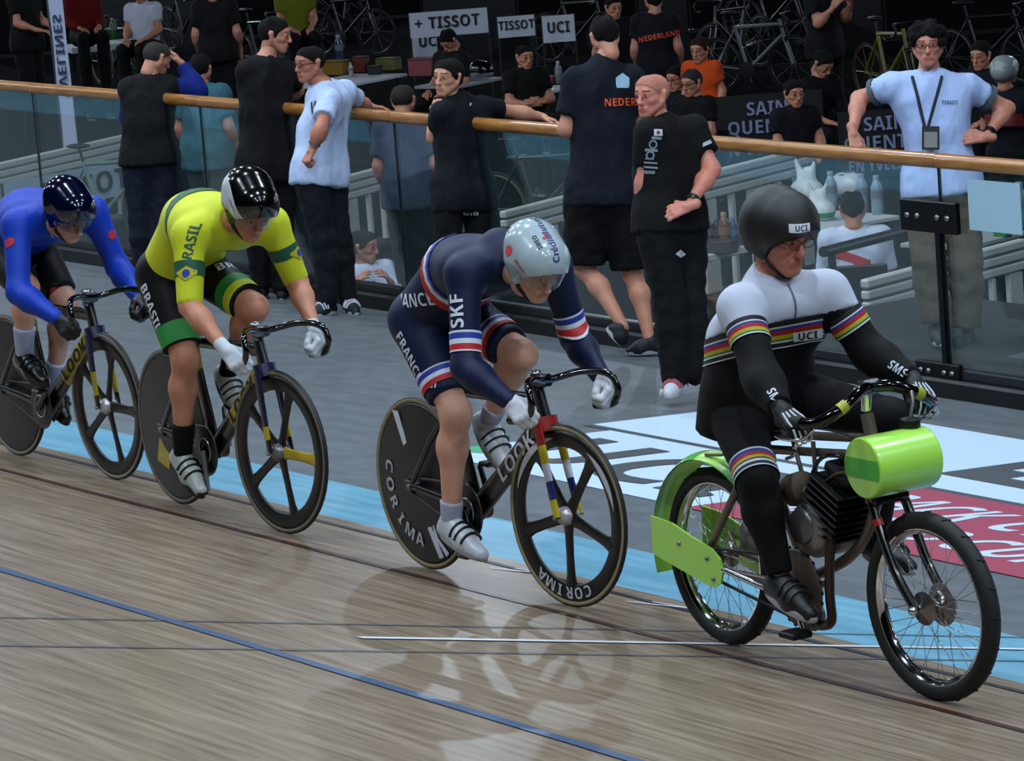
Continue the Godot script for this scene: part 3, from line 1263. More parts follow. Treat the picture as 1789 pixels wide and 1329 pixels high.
func arc_text(parent: Node3D, txt: String, c: Vector3, r: float, from: float, to: float, h: float, m: Material, tops_in: bool, ratio := 1.0) -> void:
	var b := MB.new()
	for q in txt.length():
		var a := deg_to_rad(lerpf(from, to, float(q) / (txt.length() - 1)))
		var out := Vector3(cos(a), sin(a), 0)
		var up := -out if tops_in else out
		b.join(letters(txt[q], h, 0.0, ratio), frame(c + out * r, up.cross(Vector3.BACK), up))
	part(parent, "lettering", b, m)


func torus(r: float, t: float, x: Transform3D, seg := 48, sides := 8, squash := 1.0) -> MB:
	var pr := []
	for k in sides + 1:
		var a := TAU * k / sides
		pr.append([r + cos(a) * t, sin(a) * t * squash])
	return MB.new().lathe(pr, x, seg)


func wheel_tyre(w: Node3D, r: float, x: Transform3D, tan_side: Material) -> void:
	part(w, "tyre", torus(r - 0.0115, 0.0115, x), tan_side)
	part(w, "tread", MB.new().lathe([[r - 0.004, -0.0095], [r + 0.0005, -0.005], [r + 0.001, 0.0], [r + 0.0005, 0.005], [r - 0.004, 0.0095]], x, 48), mat(Color(0.05, 0.05, 0.05), 0.6))


func track_bike(o: Dictionary) -> Node3D:
	var n := thing("track_bike", o.at, o.label, "bicycle")
	n.transform = Transform3D(o.basis, o.at)
	var carbon := mat(Color(0.022, 0.022, 0.025), 0.32, 0.0, 0.35)
	var black := mat(Color(0.03, 0.03, 0.033), 0.4)
	var metal := mat(Color(0.6, 0.6, 0.62), 0.25, 0.9)
	var tan_side := mat(o.tyre, 0.7)
	var wb: float = o.get("wb", 0.98)
	var rr := 0.334
	# rear disc
	var rx := Transform3D(AXLE, Vector3(0, rr, 0))
	var disc := MB.new().lathe([[0.004, -0.024], [0.03, -0.022], [0.16, -0.017], [0.3, -0.0095], [0.312, -0.008], [0.312, 0.008], [0.3, 0.0095], [0.16, 0.017], [0.03, 0.022], [0.004, 0.024]], rx, 56)
	var rw := part(n, "rear_wheel", disc, mat(Color(0.03, 0.028, 0.027), 0.42))
	wheel_tyre(rw, rr, rx, tan_side)
	part(rw, "axle", MB.new().tube([Vector3(0, rr, -0.07), Vector3(0, rr, 0.07)], 0.009, 10), metal)
	for d in o.get("rear_marks", []):
		var poly := PackedVector2Array()
		for q in d[0]:
			poly.append(q)
		var z0 := 0.0135
		part(rw, "stripe", MB.new().prism(poly, 0.002, Transform3D(Basis(), Vector3(0, rr, z0 + d[2]))), d[1])
	if o.has("rear_text"):
		arc_text(rw, o.rear_text, Vector3(0, rr, 0.0185), 0.22, 168, 262, 0.05, mat(Color(0.7, 0.7, 0.72), 0.5), true, 1.25)
	# front five-spoke wheel and fork turn with the bars
	var steer := Transform3D(Basis(Vector3(-0.33, 0.94, 0).normalized(), deg_to_rad(o.get("steer", 0.0))), Vector3.ZERO)
	var pivot := Vector3(0.9, 0.7, 0)
	var sx := Transform3D(steer.basis, pivot - steer.basis * pivot)
	var hubp := Vector3(wb, rr, 0)
	var fx := sx * Transform3D(AXLE, hubp)
	var rim := MB.new().lathe([[0.252, 0.0], [0.258, 0.009], [0.29, 0.0105], [0.312, 0.0085], [0.312, -0.0085], [0.29, -0.0105], [0.258, -0.009], [0.252, 0.0]], fx, 56)
	var fw := part(n, "front_wheel", rim, mat(Color(0.028, 0.026, 0.025), 0.4))
	for k in 5:
		var a := deg_to_rad(o.get("spoke", 0.0) + 72.0 * k)
		var d := Vector3(cos(a), sin(a), 0)
		var path := []
		for q in [0.02, 0.07, 0.15, 0.22, 0.262]:
			path.append(sx * (hubp + d * q))
		var sp := MB.new().tube(path, [0.03, 0.023, 0.021, 0.024, 0.034], 10, 0.32, sx.basis * d.cross(Vector3.BACK))
		var yellow: bool = o.get("yellow_spoke", -1) == k
		part(fw, "spoke", sp, mat(Color(0.72, 0.62, 0.04), 0.4) if yellow else mat(Color(0.028, 0.026, 0.025), 0.4))
	part(fw, "hub", MB.new().lathe([[0.002, -0.04], [0.022, -0.038], [0.036, -0.02], [0.036, 0.02], [0.022, 0.038], [0.002, 0.04]], fx, 20), mat(o.get("hub", Color(0.45, 0.45, 0.46)), 0.3, 0.5))
	var fw2 := fw
	wheel_tyre(fw2, rr, fx, tan_side)
	if o.has("front_text"):
		var ft := MB.new()
		for q in 6:
			var a := deg_to_rad(lerpf(292, 236, q / 5.0))
			var out := Vector3(cos(a), sin(a), 0)
			ft.join(letters("CORIMA"[q], 0.042, 0.0, 1.2), sx * frame(hubp + out * 0.282 + Vector3(0, 0, 0.0125), out.cross(Vector3.BACK), out))
		part(fw, "lettering", ft, mat(Color(0.75, 0.75, 0.78), 0.5))
		for a0 in [[100, 165], [10, 60]]:
			ft = MB.new()
			var rows := []
			for q in 13:
				var a := deg_to_rad(lerpf(a0[0], a0[1], q / 12.0))
				var w: float = 0.012 * sin(PI * q / 12.0) + 0.001
				rows.append(PackedVector3Array([sx * (hubp + Vector3(cos(a), sin(a), 0) * (0.285 - w) + Vector3(0, 0, 0.0125)), sx * (hubp + Vector3(cos(a), sin(a), 0) * (0.285 + w) + Vector3(0, 0, 0.0125))]))
			part(fw, "rim_stripe", ft.loft(rows, false, false), mat(Color(0.75, 0.75, 0.78), 0.5))
	# fork
	var crown := Vector3(0.905, 0.655, 0)
	var fk := part(n, "fork", MB.new().tube([sx * (crown + Vector3(-0.012, 0.03, 0)), sx * (crown + Vector3(0.005, -0.02, 0))], [0.034, 0.032], 12, 1.45, Vector3.RIGHT), o.fork[0])
	for sd in [-1.0, 1.0]:
		var cols: Array = o.fork
		var p0 := crown + Vector3(0.0, 0.0, sd * 0.043)
		var p1 := hubp + Vector3(0.0, 0.0, sd * 0.052)
		for q in cols.size():
			var a := p0.lerp(p1, float(q) / cols.size())
			var b := p0.lerp(p1, float(q + 1) / cols.size())
			part(fk, "blade", MB.new().tube([sx * a, sx * ((a + b) / 2), sx * b], lerpf(0.028, 0.019, (q + 0.5) / cols.size()), 10, 0.4, Vector3.RIGHT), cols[q])
	part(fk, "axle", MB.new().tube([sx * (hubp + Vector3(0, 0, -0.066)), sx * (hubp + Vector3(0, 0, 0.066))], 0.008, 8), metal)
	# frame
	var bb := Vector3(0.38, 0.28, 0)
	var ht := Vector3(0.868, 0.77, 0)
	var hbm := Vector3(0.9, 0.665, 0)
	var st_top := Vector3(0.245, 0.76, 0)
	var fm := MB.new()
	fm.tube([ht + Vector3(-0.006, 0.015, 0), hbm + Vector3(0.004, -0.012, 0)], [0.027, 0.031], 12, 0.75, Vector3.RIGHT)
	fm.tube([st_top, Vector3(0.3, 0.55, 0), bb], [0.035, 0.034, 0.042], 12, 0.5, Vector3.RIGHT)
	fm.tube([ht + Vector3(0.0, -0.03, 0), Vector3(0.6, 0.735, 0), st_top + Vector3(0, -0.03, 0)], [0.03, 0.026, 0.028], 12, 0.7, Vector3.UP)
	fm.tube([bb + Vector3(0, 0, -0.045), bb + Vector3(0, 0, 0.045)], 0.04, 14)
	for sd in [-1.0, 1.0]:
		fm.tube([bb + Vector3(-0.03, 0, sd * 0.03), Vector3(0.18, 0.31, sd * 0.045), Vector3(0, rr, sd * 0.058)], [0.024, 0.016, 0.012], 8, 0.6)
		fm.tube([st_top + Vector3(0.02, -0.1, sd * 0.02), Vector3(0.14, 0.52, sd * 0.04), Vector3(0, rr, sd * 0.058)], [0.016, 0.014, 0.012], 8, 0.6)
		fm.box(Transform3D(Basis(), Vector3(-0.012, rr, sd * 0.06)), Vector3(0.05, 0.04, 0.008), 0.003)
	part(n, "frame", fm, o.get("frame", carbon))
	var dt := [hbm + Vector3(-0.012, 0.01, 0), hbm.lerp(bb, 0.55), bb]
	var down_dir := (bb - hbm).normalized()
	var side_up := down_dir.cross(Vector3.BACK)
	var cut := hbm.lerp(bb, 0.62)
	part(n, "down_tube", MB.new().tube([dt[0], dt[1], cut], [0.043, 0.044, 0.044], 14, 0.5, side_up), o.down[0])
	part(n, "down_tube", MB.new().tube([cut, bb], [0.044, 0.048], 14, 0.5, side_up), carbon)
	var look := MB.new().join(letters("LOOK", 0.058, 0.0, 1.45), frame(hbm.lerp(bb, 0.36) + Vector3(0, 0, 0.0245), -down_dir, -side_up if side_up.y < 0 else side_up))
	part(n, "lettering", look, o.down[1])
	if o.has("seat_panel"):
		part(n, "seat_panel", MB.new().tube([st_top + Vector3(0.001, 0.03, 0), Vector3(0.285, 0.6, 0)], [0.0365, 0.0355], 12, 0.52, Vector3.RIGHT), o.seat_panel)
	# stem, bars
	var clamp := Vector3(0.93, 0.825, 0)
	var stm := part(n, "stem", MB.new().tube([ht + Vector3(-0.008, 0.01, 0), ht + Vector3(-0.016, 0.045, 0), sx * clamp], [0.03, 0.032, 0.024], 12, 0.8), o.get("stem", carbon))
	part(stm, "cap", MB.new().lathe([[0.002, 0.012], [0.02, 0.01], [0.024, 0.0]], Transform3D(Basis(), ht + Vector3(-0.018, 0.075, 0)), 14), metal)
	var gloss := mat(Color(0.015, 0.015, 0.017), 0.12, 0.0, 0.6)
	for sd in [-1.0, 1.0]:
		var pts := []
		for p in [[0.93, 0.825, 0.0], [0.94, 0.832, 0.05], [0.975, 0.845, 0.11], [1.02, 0.842, 0.165], [1.06, 0.82, 0.192], [1.078, 0.775, 0.198], [1.06, 0.735, 0.198], [1.01, 0.715, 0.198], [0.945, 0.708, 0.198]]:
			pts.append(sx * Vector3(p[0], p[1], p[2] * sd))
		var cv := curve(pts, 5)
		part(n, "handlebar", MB.new().tube(cv, 0.0135, 10), gloss)
		part(n, "grip", MB.new().tube(cv.slice(cv.size() - 11), 0.0165, 10), black)
	# seatpost and saddle
	part(n, "seatpost", MB.new().tube([st_top, st_top + Vector3(-0.045, 0.14, 0)], [0.03, 0.024], 10, 0.5, Vector3.RIGHT), carbon)
	var rows := []
	for p in [[0.07, 0.064, 0.028], [0.1, 0.072, 0.03], [0.18, 0.06, 0.026], [0.26, 0.032, 0.022], [0.34, 0.022, 0.02], [0.37, 0.012, 0.014]]:
		var row := PackedVector3Array()
		for k in 14:
			var a := TAU * k / 14
			row.append(Vector3(p[0], 0.925 + (0.012 if p[0] < 0.12 else 0.0) + sin(a) * p[2] * 0.7, cos(a) * p[1]))
		rows.append(row)
	part(n, "saddle", MB.new().loft(rows), mat(Color(0.03, 0.03, 0.03), 0.5))
	# chainring, chain, cranks and pedals
	var cx := Transform3D(AXLE, bb + Vector3(0, 0, 0.048))
	var ring := part(n, "chainring", MB.new().lathe([[0.02, -0.003], [0.098, -0.002], [0.102, 0.0], [0.098, 0.002], [0.02, 0.004]], cx, 40), mat(Color(0.03, 0.03, 0.032), 0.35, 0.3))
	part(ring, "bolt", torus(0.05, 0.004, cx.translated(Vector3(0, 0, 0.004)), 24, 6), metal)
	var ch := []
	for k in 13:
		var a := lerpf(-1.45, 1.45, k / 12.0)
		ch.append(bb + Vector3(cos(a) * 0.103, sin(a) * 0.103, 0.048))
	for k in 9:
		var a := lerpf(1.5, 4.78, k / 8.0)
		ch.append(Vector3(0.0, rr, 0.048) + Vector3(cos(a) * 0.032, sin(a) * 0.032, 0))
	ch.append(ch[0])
	part(n, "chain", MB.new().tube(ch, 0.0045, 6), mat(Color(0.3, 0.28, 0.26), 0.35, 0.8))
	part(n, "sprocket", MB.new().lathe([[0.01, -0.002], [0.033, 0.0], [0.01, 0.003]], Transform3D(AXLE, Vector3(0, rr, 0.048)), 20), metal)
	var ca := deg_to_rad(o.crank)
	for sd in [1.0, -1.0]:
		var d: Vector3 = Vector3(cos(ca), sin(ca), 0) * float(sd) * 0.168
		var cp := part(n, "crank", MB.new().tube([bb + Vector3(0, 0, sd * 0.062), bb + d + Vector3(0, 0, sd * 0.075)], [0.02, 0.014], 10, 0.55, Vector3.BACK.cross(d)), o.get("crank_mat", black))
		part(cp, "pedal", MB.new().box(Transform3D(Basis(), bb + d + Vector3(0, 0, sd * 0.115)), Vector3(0.07, 0.018, 0.055), 0.006), mat(Color(0.05, 0.05, 0.05), 0.4))
	return n


func flip_pt(x: Transform3D, a: Array) -> Vector3:
	return x * Vector3(a[0], a[1], a[2])


# joints given in the bike's frame -> world
func rider_joints(x: Transform3D, t: Dictionary) -> Dictionary:
	var j := {}
	for k in t:
		j[k] = flip_pt(x, t[k])
	for sd in ["L", "R"]:
		var f: Vector3 = j["toe" + sd] - j["an" + sd]
		# the shoe's up axis lies in the plane of the leg; the ankle stands 65 mm above the toe line
		var side := x.basis.z
		var up := side.cross(f).normalized()
		if up.dot(j["kn" + sd] - j["an" + sd]) < 0:
			up = -up
		var s := clampf(0.065 / f.length(), 0.0, 0.7)
		j["footup" + sd] = up * sqrt(1 - s * s) - f.normalized() * s
	return j
# ---------------------------------------------------------------- helmets
func helmet_bones(kind: String, g := 0.0) -> Array:
	var fn := Vector3(0, -1, 0.9).normalized()
	var cut := [Plane(fn, fn.dot(Vector3(0, 0.032, 0.09)))]
	var b := []
	match kind:
		"aero":
			b.append([Vector3(0, 0.04, -0.05), Vector3(0, 0.045, 0.022), 0.107 + g, 0.1 + g, cut])
			b.append([Vector3(0, 0.035, -0.08), Vector3(0, 0.01, -0.1), 0.092 + g, 0.08 + g, cut])
			for s in [-1.0, 1.0]:
				b.append([Vector3(s * 0.07, 0.005, -0.035), Vector3(s * 0.064, -0.05, -0.005), 0.04 + g, 0.026 + g])
		"bowl":
			b.append([Vector3(0, 0.055, -0.03), Vector3(0, 0.055, 0.015), 0.122 + g, 0.116 + g, cut])
			b.append([Vector3(0, 0.02, -0.06), Vector3(0, -0.015, -0.06), 0.095 + g, 0.085 + g, [Plane(Vector3(0, -1, 0), 0.05)]])
			b.append([Vector3(-0.03, 0.05, 0.1), Vector3(0.03, 0.05, 0.1), 0.03 + g, 0.03 + g, cut])
			for s in [-1.0, 1.0]:
				b.append([Vector3(s * 0.07, 0.01, -0.02), Vector3(s * 0.07, -0.04, -0.008), 0.034 + g, 0.02 + g])
	return b


func helmet(who: Node3D, kind: String, m: Material, visor: Material = null) -> MeshInstance3D:
	var hb: Transform3D = who.get_meta("headframe")
	var key := ["helmet", kind]
	if not hand_cache.has(key):
		hand_cache[key] = nets(helmet_bones(kind), 0.005, 0.03)
	var h := part(who, "helmet", MB.new().join(hand_cache[key], hb), m, true)
	if visor != null:
		var rows := []
		for r in 6:
			var y := lerpf(0.05, -0.022, r / 5.0)
			var row := PackedVector3Array()
			for q in 21:
				var a := deg_to_rad(lerpf(-72, 72, q / 20.0))
				row.append(hb * Vector3(sin(a) * (0.1 - 0.006 * r / 5.0), y + 0.012 * (1 - cos(a)), -0.004 + cos(a) * (0.124 - 0.01 * absf(r - 2) / 5.0)))
			rows.append(row)
		part(h, "visor", MB.new().loft(rows, false, false), visor, true)
	var st := MB.new()
	for s in [-1.0, 1.0]:
		st.tube([hb * Vector3(s * 0.081, -0.03, 0.0), hb * Vector3(s * 0.066, -0.075, 0.022), hb * Vector3(s * 0.025, -0.116, 0.045), hb * Vector3(0, -0.122, 0.05)], 0.005, 6, 1.8)
	part(h, "chin_strap", st, mat(Color(0.03, 0.03, 0.03), 0.7), true)
	return h


# lettering pressed on a helmet; c, right, up in the head frame
func helmet_text(h: Node3D, who: Node3D, kind: String, txt: String, c: Vector3, right: Vector3, up: Vector3, size: float, m: Material, stretch := 1.0) -> void:
	var hb: Transform3D = who.get_meta("headframe")
	var x := frame(c, right, up)
	var b := MB.new().join(finer(letters(txt, size, 0.0, stretch), 0.012), x)
	press(b, helmet_bones(kind), 0.03, x.basis.z, 0.0015)
	part(h, "lettering", MB.new().join(b, hb), m, true)


# a patch of the helmet's skin: grid of w x h pressed on it
func helmet_patch(h: Node3D, who: Node3D, kind: String, called: String, poly: Array, c: Vector3, right: Vector3, up: Vector3, m: Material, lift := 0.0012) -> void:
	var hb: Transform3D = who.get_meta("headframe")
	var x := frame(c, right, up)
	var p2 := PackedVector2Array()
	for q in poly:
		p2.append(q)
	var t := Geometry2D.triangulate_polygon(p2)
	var b := MB.new()
	for q in p2:
		b.v.append(Vector3(q.x, q.y, 0))
	for q in t:
		b.i.append(q)
	b = MB.new().join(finer(b, 0.012), x)
	press(b, helmet_bones(kind), 0.03, x.basis.z, lift)
	part(h, called, MB.new().join(b, hb), m, true)
# ---------------------------------------------------------------- the three sprinters
func bike_frame(rx: float, rz: float, fx: float, fz: float, shift := -0.04) -> Transform3D:
	var r := Vector3(rx, floor_y(rz), rz)
	var f := Vector3(fx, floor_y(fz), fz)
	var x := (f - r).normalized()
	var z := x.cross(Vector3.UP).normalized()
	return Transform3D(Basis(x, z.cross(x), z), r + x * shift + Vector3(0, 0.002, 0))


func patch_on(parent: Node3D, called: String, poly: Array, bones: Array, k: float, c: Vector3, right: Vector3, up: Vector3, m: Material, lift := 0.0025) -> void:
	var x := frame(c, right, up)
	var p2 := PackedVector2Array()
	for q in poly:
		p2.append(q)
	var t := Geometry2D.triangulate_polygon(p2)
	var b := MB.new()
	for q in p2:
		b.v.append(Vector3(q.x, q.y, 0))
	for q in t:
		b.i.append(q)
	b = MB.new().join(finer(b, 0.02), x)
	press(b, bones, k, x.basis.z, maxf(lift, parent.get_meta("lift", 0.0)))
	if b.i.size() > 0:
		part(parent, called, b, m, true)


func disc_poly(r: float, n := 16) -> Array:
	var out := []
	for k in n:
		out.append(Vector2(cos(TAU * k / n), sin(TAU * k / n)) * r)
	return out


func rect_poly(w: float, h: float) -> Array:
	return [Vector2(-w / 2, -h / 2), Vector2(w / 2, -h / 2), Vector2(w / 2, h / 2), Vector2(-w / 2, h / 2)]


func bands(parent: Node3D, called: String, bones: Array, a: Vector3, b: Vector3, at0: float, list: Array, skew := Vector3.ZERO, reach := 0.2) -> void:
	# list of [width in metres, material], laid one after another from at0 (metres from a)
	var l := a.distance_to(b)
	var d := at0
	for q in list:
		part(parent, called, ring_on(bones, 0.04, a, b, d / l, (d + q[0]) / l, 0.004, 28, reach, 0.0, TAU, skew), q[1], true)
		d += q[0]


func sprinters() -> void:
	var white := mat(Color(0.8, 0.82, 0.86), 0.6)
	var red := mat(Color(0.70, 0.08, 0.10), 0.6)
	var royal := mat(Color(0.10, 0.20, 0.58), 0.6)
	var black := mat(Color(0.02, 0.02, 0.023), 0.6)
	var skin := Color(0.80, 0.59, 0.49)
	# --- navy kit
	var x := bike_frame(-12.774, -7.91, -11.773, -7.895, -0.02)
	var carbon := mat(Color(0.022, 0.022, 0.025), 0.32, 0.0, 0.35)
	var yellow := mat(Color(0.72, 0.64, 0.05), 0.45)
	var bk := track_bike({"label": "black track bike with lettered disc wheel under the navy-clad sprinter", "at": x.origin, "basis": x.basis, "wb": 1.0, "tyre": Color(0.55, 0.5, 0.36), "spoke": 270.0, "crank": -60.0, "fork": [mat(Color(0.55, 0.07, 0.06), 0.4), yellow, white, mat(Color(0.05, 0.1, 0.4), 0.4), yellow], "down": [carbon, white], "rear_text": "CORIMA", "front_text": true, "steer": 5.0, "hub": Color(0.72, 0.7, 0.7),
		"rear_marks": [[[Vector2(-0.16, 0.27), Vector2(-0.12, 0.27), Vector2(-0.06, 0.12), Vector2(-0.02, 0.06), Vector2(-0.1, 0.14)], white, 0.002], [[Vector2(0.02, -0.06), Vector2(0.05, -0.15), Vector2(0.13, -0.27), Vector2(0.1, -0.28), Vector2(0.03, -0.17)], white, 0.002], [[Vector2(0.06, -0.12), Vector2(0.1, -0.2), Vector2(0.17, -0.25), Vector2(0.15, -0.265), Vector2(0.08, -0.2)], white, 0.002]]})
	var j := rider_joints(x, {"shR": [0.72, 1.225, 0.185], "elR": [0.80, 0.90, 0.26], "wrR": [1.0, 0.79, 0.215], "shL": [0.74, 1.215, -0.185], "elL": [0.72, 0.92, -0.27], "wrL": [0.965, 0.80, -0.215], "head": [0.92, 1.24, 0.0], "neck": [0.72, 1.27, 0.0], "hipR": [0.2, 1.0, 0.09], "hipL": [0.2, 1.0, -0.09], "mid": [0.42, 1.20, 0.0], "knR": [0.46, 0.67, 0.11], "anR": [0.375, 0.265, 0.115], "toeR": [0.575, 0.15, 0.115], "knL": [0.6, 0.87, -0.11], "anL": [0.33, 0.60, -0.115], "toeL": [0.42, 0.42, -0.115]})
	j.hdR = [x.basis * Vector3(0.75, -0.55, -0.15), x.basis * Vector3(-0.3, -0.6, -0.8), "grip"]
	j.hdL = [x.basis * Vector3(0.75, -0.55, 0.15), x.basis * Vector3(-0.3, -0.6, 0.8), "grip"]
	var navy := cloth(Color(0.05, 0.085, 0.21), 0.55)
	var p := person({"label": "sprinter in navy skinsuit with tricolour bands and white helmet", "j": j, "base": x.origin, "skin": skin, "cell": 0.012, "head": {"f": x.basis * Vector3(0.8, -0.55, 0.08), "u": x.basis * Vector3(0.5, 0.85, 0)}, "gloves": {"col": mat(Color(0.75, 0.76, 0.78), 0.6)},
		"top": {"mat": navy, "name": "jersey", "collar": 0.45, "sleeve": 2.5, "fit": 0.007, "hem": 0.1, "cell": 0.011}, "legs": {"mat": navy, "name": "shorts", "fit": 0.008, "len": 0.82, "waist": 0.12}, "shoes": {"mat": mat(Color(0.75, 0.76, 0.78), 0.35), "sole": mat(Color(0.6, 0.6, 0.62), 0.5), "sock": cloth(Color(0.66, 0.66, 0.74)), "high": 0.07, "laces": mat(Color(0.03, 0.03, 0.035), 0.5)}})
	var h := helmet(p, "aero", mat(Color(0.62, 0.68, 0.70), 0.2, 0.0, 0.8), glassy(Color(0.3, 0.33, 0.35), 0.3, 0.05))
	var hb_navy := mat(Color(0.1, 0.14, 0.4), 0.5)
	helmet_text(h, p, "aero", "Crédit", Vector3(0, 0.13, 0.06), Vector3(0, 0.45, -0.9), Vector3(-1, 0, 0), 0.026, hb_navy, 1.0)
	helmet_text(h, p, "aero", "Mutuel", Vector3(0, 0.15, -0.05), Vector3(0, 0.0, -1), Vector3(-1, 0, 0), 0.026, hb_navy, 1.0)
	helmet_text(h, p, "aero", "SWEO", Vector3(-0.045, 0.13, 0.02), Vector3(0, 0.2, -1), Vector3(-1, -0.4, 0.0), 0.018, black, 1.0)
	helmet_text(h, p, "aero", "IMPEDOL", Vector3(-0.1, 0.04, 0.035), Vector3(0.35, -0.12, 0.9), Vector3(0, 1, 0.1), 0.011, red, 1.0)
	for q in [[-0.012, 0.01], [0.012, 0.004], [0.0, -0.012]]:
		helmet_patch(h, p, "aero", "dot", disc_poly(0.008, 10), Vector3(q[0] - 0.004, 0.15, 0.005 + q[1]), Vector3(0, 0, -1), Vector3(-1, 0, 0), mat(Color(0.7, 0.1, 0.12), 0.5))
	helmet_patch(h, p, "aero", "emblem", disc_poly(0.02), Vector3(-0.12, 0.05, -0.045), Vector3(0, 0, 1), Vector3(0, 1, 0), mat(Color(0.75, 0.3, 0.32), 0.4))
	var tb: Array = p.get_meta("tb")
	var lb: Array = p.get_meta("lb")
	var zz := x.basis.z
	var armR := arm_bones(j, "R", 1.0, 0.007)
	var armL := arm_bones(j, "L", 1.0, 0.007)
	bands(p, "sleeve_band", armR, j.shR, j.elR, 0.215, [[0.008, white], [0.022, royal], [0.018, white], [0.022, red], [0.006, white]])
	bands(p, "sleeve_band", armL, j.shL, j.elL, 0.2, [[0.008, white], [0.022, royal], [0.018, white], [0.022, red], [0.006, white]])
	var thR := leg_bones(j, "R", 1.0, 0.008, 0.82)
	var thL := leg_bones(j, "L", 1.0, 0.008, 0.82)
	var tl: float = j.hipR.distance_to(j.knR)
	bands(p, "leg_band", [thR[0]], j.hipR, j.knR, tl * 0.82 - 0.1, [[0.006, white], [0.02, royal], [0.018, white], [0.022, red]])
	bands(p, "leg_band", [thL[0]], j.hipL, j.knL, tl * 0.82 - 0.1, [[0.006, white], [0.02, royal], [0.018, white], [0.022, red]])
	# tricolour sash across the back
	var tor := torso_bones(j, 1.0, 0.007)
	var back_axis := [x * Vector3(0.24, 1.04, 0), x * Vector3(0.72, 1.2, 0)]
	bands(p, "back_band", tor, back_axis[0], back_axis[1], 0.17, [[0.03, red], [0.025, white], [0.025, royal]], Vector3.ZERO, 0.36)
	var thigh_dir: Vector3 = (j.knR - j.hipR).normalized()
	var sn: Vector3 = (x.basis * Vector3(0.45, 0, 0.9)).normalized()
	text_on(p, "lettering", "FRANCE", lb, 0.035, x * Vector3(0.29, 0.875, 0.17), thigh_dir, thigh_dir.cross(-sn), 0.04, white, 0.0, 1.0)
	text_on(p, "lettering", "FRANCE", tb, 0.04, x * Vector3(0.30, 1.09, 0.2), x.basis * Vector3(0.9, 0.1, -0.35), x.basis * Vector3(-0.1, 0.97, 0), 0.05, white)
	var arm_dir: Vector3 = (j.elR - j.shR).normalized()
	text_on(p, "lettering", "SKF", armR, 0.03, j.shR.lerp(j.elR, 0.36) + sn * 0.07, -arm_dir, (-arm_dir).cross(-sn), 0.055, white)
	text_on(p, "lettering", "FRANCE", tb, 0.04, x * Vector3(0.60, 1.34, 0.03), x.basis * Vector3(0, 0, -1), x.basis * Vector3(1, 0.2, 0), 0.04, white)
	text_on(p, "lettering", "al", lb, 0.035, x * Vector3(0.42, 0.79, 0.2), x.basis * Vector3(1, 0.1, 0), x.basis * Vector3(-0.1, 1, 0), 0.028, white)

	# --- yellow and green kit
	x = bike_frame(-14.807, -7.961, -13.848, -7.916)
	var dark_blue := mat(Color(0.02, 0.05, 0.22), 0.35, 0.0, 0.3)
	var lemon_paint := mat(Color(0.66, 0.58, 0.03), 0.35, 0.0, 0.3)
	track_bike({"label": "yellow and black track bike with plain disc wheel under the yellow-clad sprinter", "at": x.origin, "basis": x.basis, "wb": 0.98, "tyre": Color(0.42, 0.39, 0.33), "spoke": -2.0, "yellow_spoke": 0, "crank": -75.0, "fork": [dark_blue, dark_blue, dark_blue, dark_blue, lemon_paint, carbon], "down": [lemon_paint, black], "seat_panel": lemon_paint, "stem": mat(Color(0.45, 0.46, 0.48), 0.3, 0.6), "crank_mat": mat(Color(0.5, 0.5, 0.5), 0.3, 0.7), "steer": 6.0,
		"rear_marks": [[[Vector2(-0.12, -0.06), Vector2(-0.02, -0.09), Vector2(-0.05, -0.19), Vector2(-0.16, -0.16)], lemon_paint, 0.004]]})
	j = rider_joints(x, {"shR": [0.70, 1.225, 0.185], "elR": [0.78, 0.95, 0.25], "wrR": [1.0, 0.785, 0.215], "shL": [0.72, 1.225, -0.185], "elL": [0.73, 0.97, -0.27], "wrL": [0.955, 0.795, -0.215], "head": [0.905, 1.32, 0.0], "neck": [0.68, 1.285, 0.0], "hipR": [0.2, 1.02, 0.09], "hipL": [0.2, 1.02, -0.09], "mid": [0.42, 1.25, 0.0], "knR": [0.40, 0.68, 0.11], "anR": [0.30, 0.275, 0.115], "toeR": [0.44, 0.12, 0.115], "knL": [0.64, 0.88, -0.11], "anL": [0.33, 0.585, -0.115], "toeL": [0.42, 0.41, -0.115]})
	j.hdR = [x.basis * Vector3(0.75, -0.55, -0.15), x.basis * Vector3(-0.3, -0.6, -0.8), "grip"]
	j.hdL = [x.basis * Vector3(0.75, -0.55, 0.15), x.basis * Vector3(-0.3, -0.6, 0.8), "grip"]
	var lemon := cloth(Color(0.76, 0.79, 0.14), 0.6)
	var green := mat(Color(0.05, 0.3, 0.2), 0.6)
	var lime := mat(Color(0.12, 0.5, 0.2), 0.6)
	p = person({"label": "sprinter in yellow jersey and black shorts with black and white helmet", "j": j, "base": x.origin, "skin": Color(0.72, 0.48, 0.37), "cell": 0.012, "head": {"f": x.basis * Vector3(0.75, -0.6, 0.1), "u": x.basis * Vector3(0.55, 0.8, 0)}, "gloves": {"col": mat(Color(0.72, 0.74, 0.76), 0.6)},
		"top": {"mat": lemon, "name": "jersey", "collar": 0.45, "sleeve": 0.98, "fit": 0.008, "hem": 0.02, "cell": 0.011}, "legs": {"mat": cloth(Color(0.022, 0.025, 0.035), 0.55), "name": "shorts", "fit": 0.008, "len": 0.86, "waist": 0.14}, "shoes": {"mat": mat(Color(0.62, 0.63, 0.6), 0.35), "sole": black, "sock": cloth(Color(0.02, 0.02, 0.02)), "high": 0.13, "laces": black}})
	h = helmet(p, "aero", mat(Color(0.02, 0.02, 0.022), 0.15, 0.0, 0.8), glassy(Color(0.2, 0.22, 0.2), 0.35, 0.05))
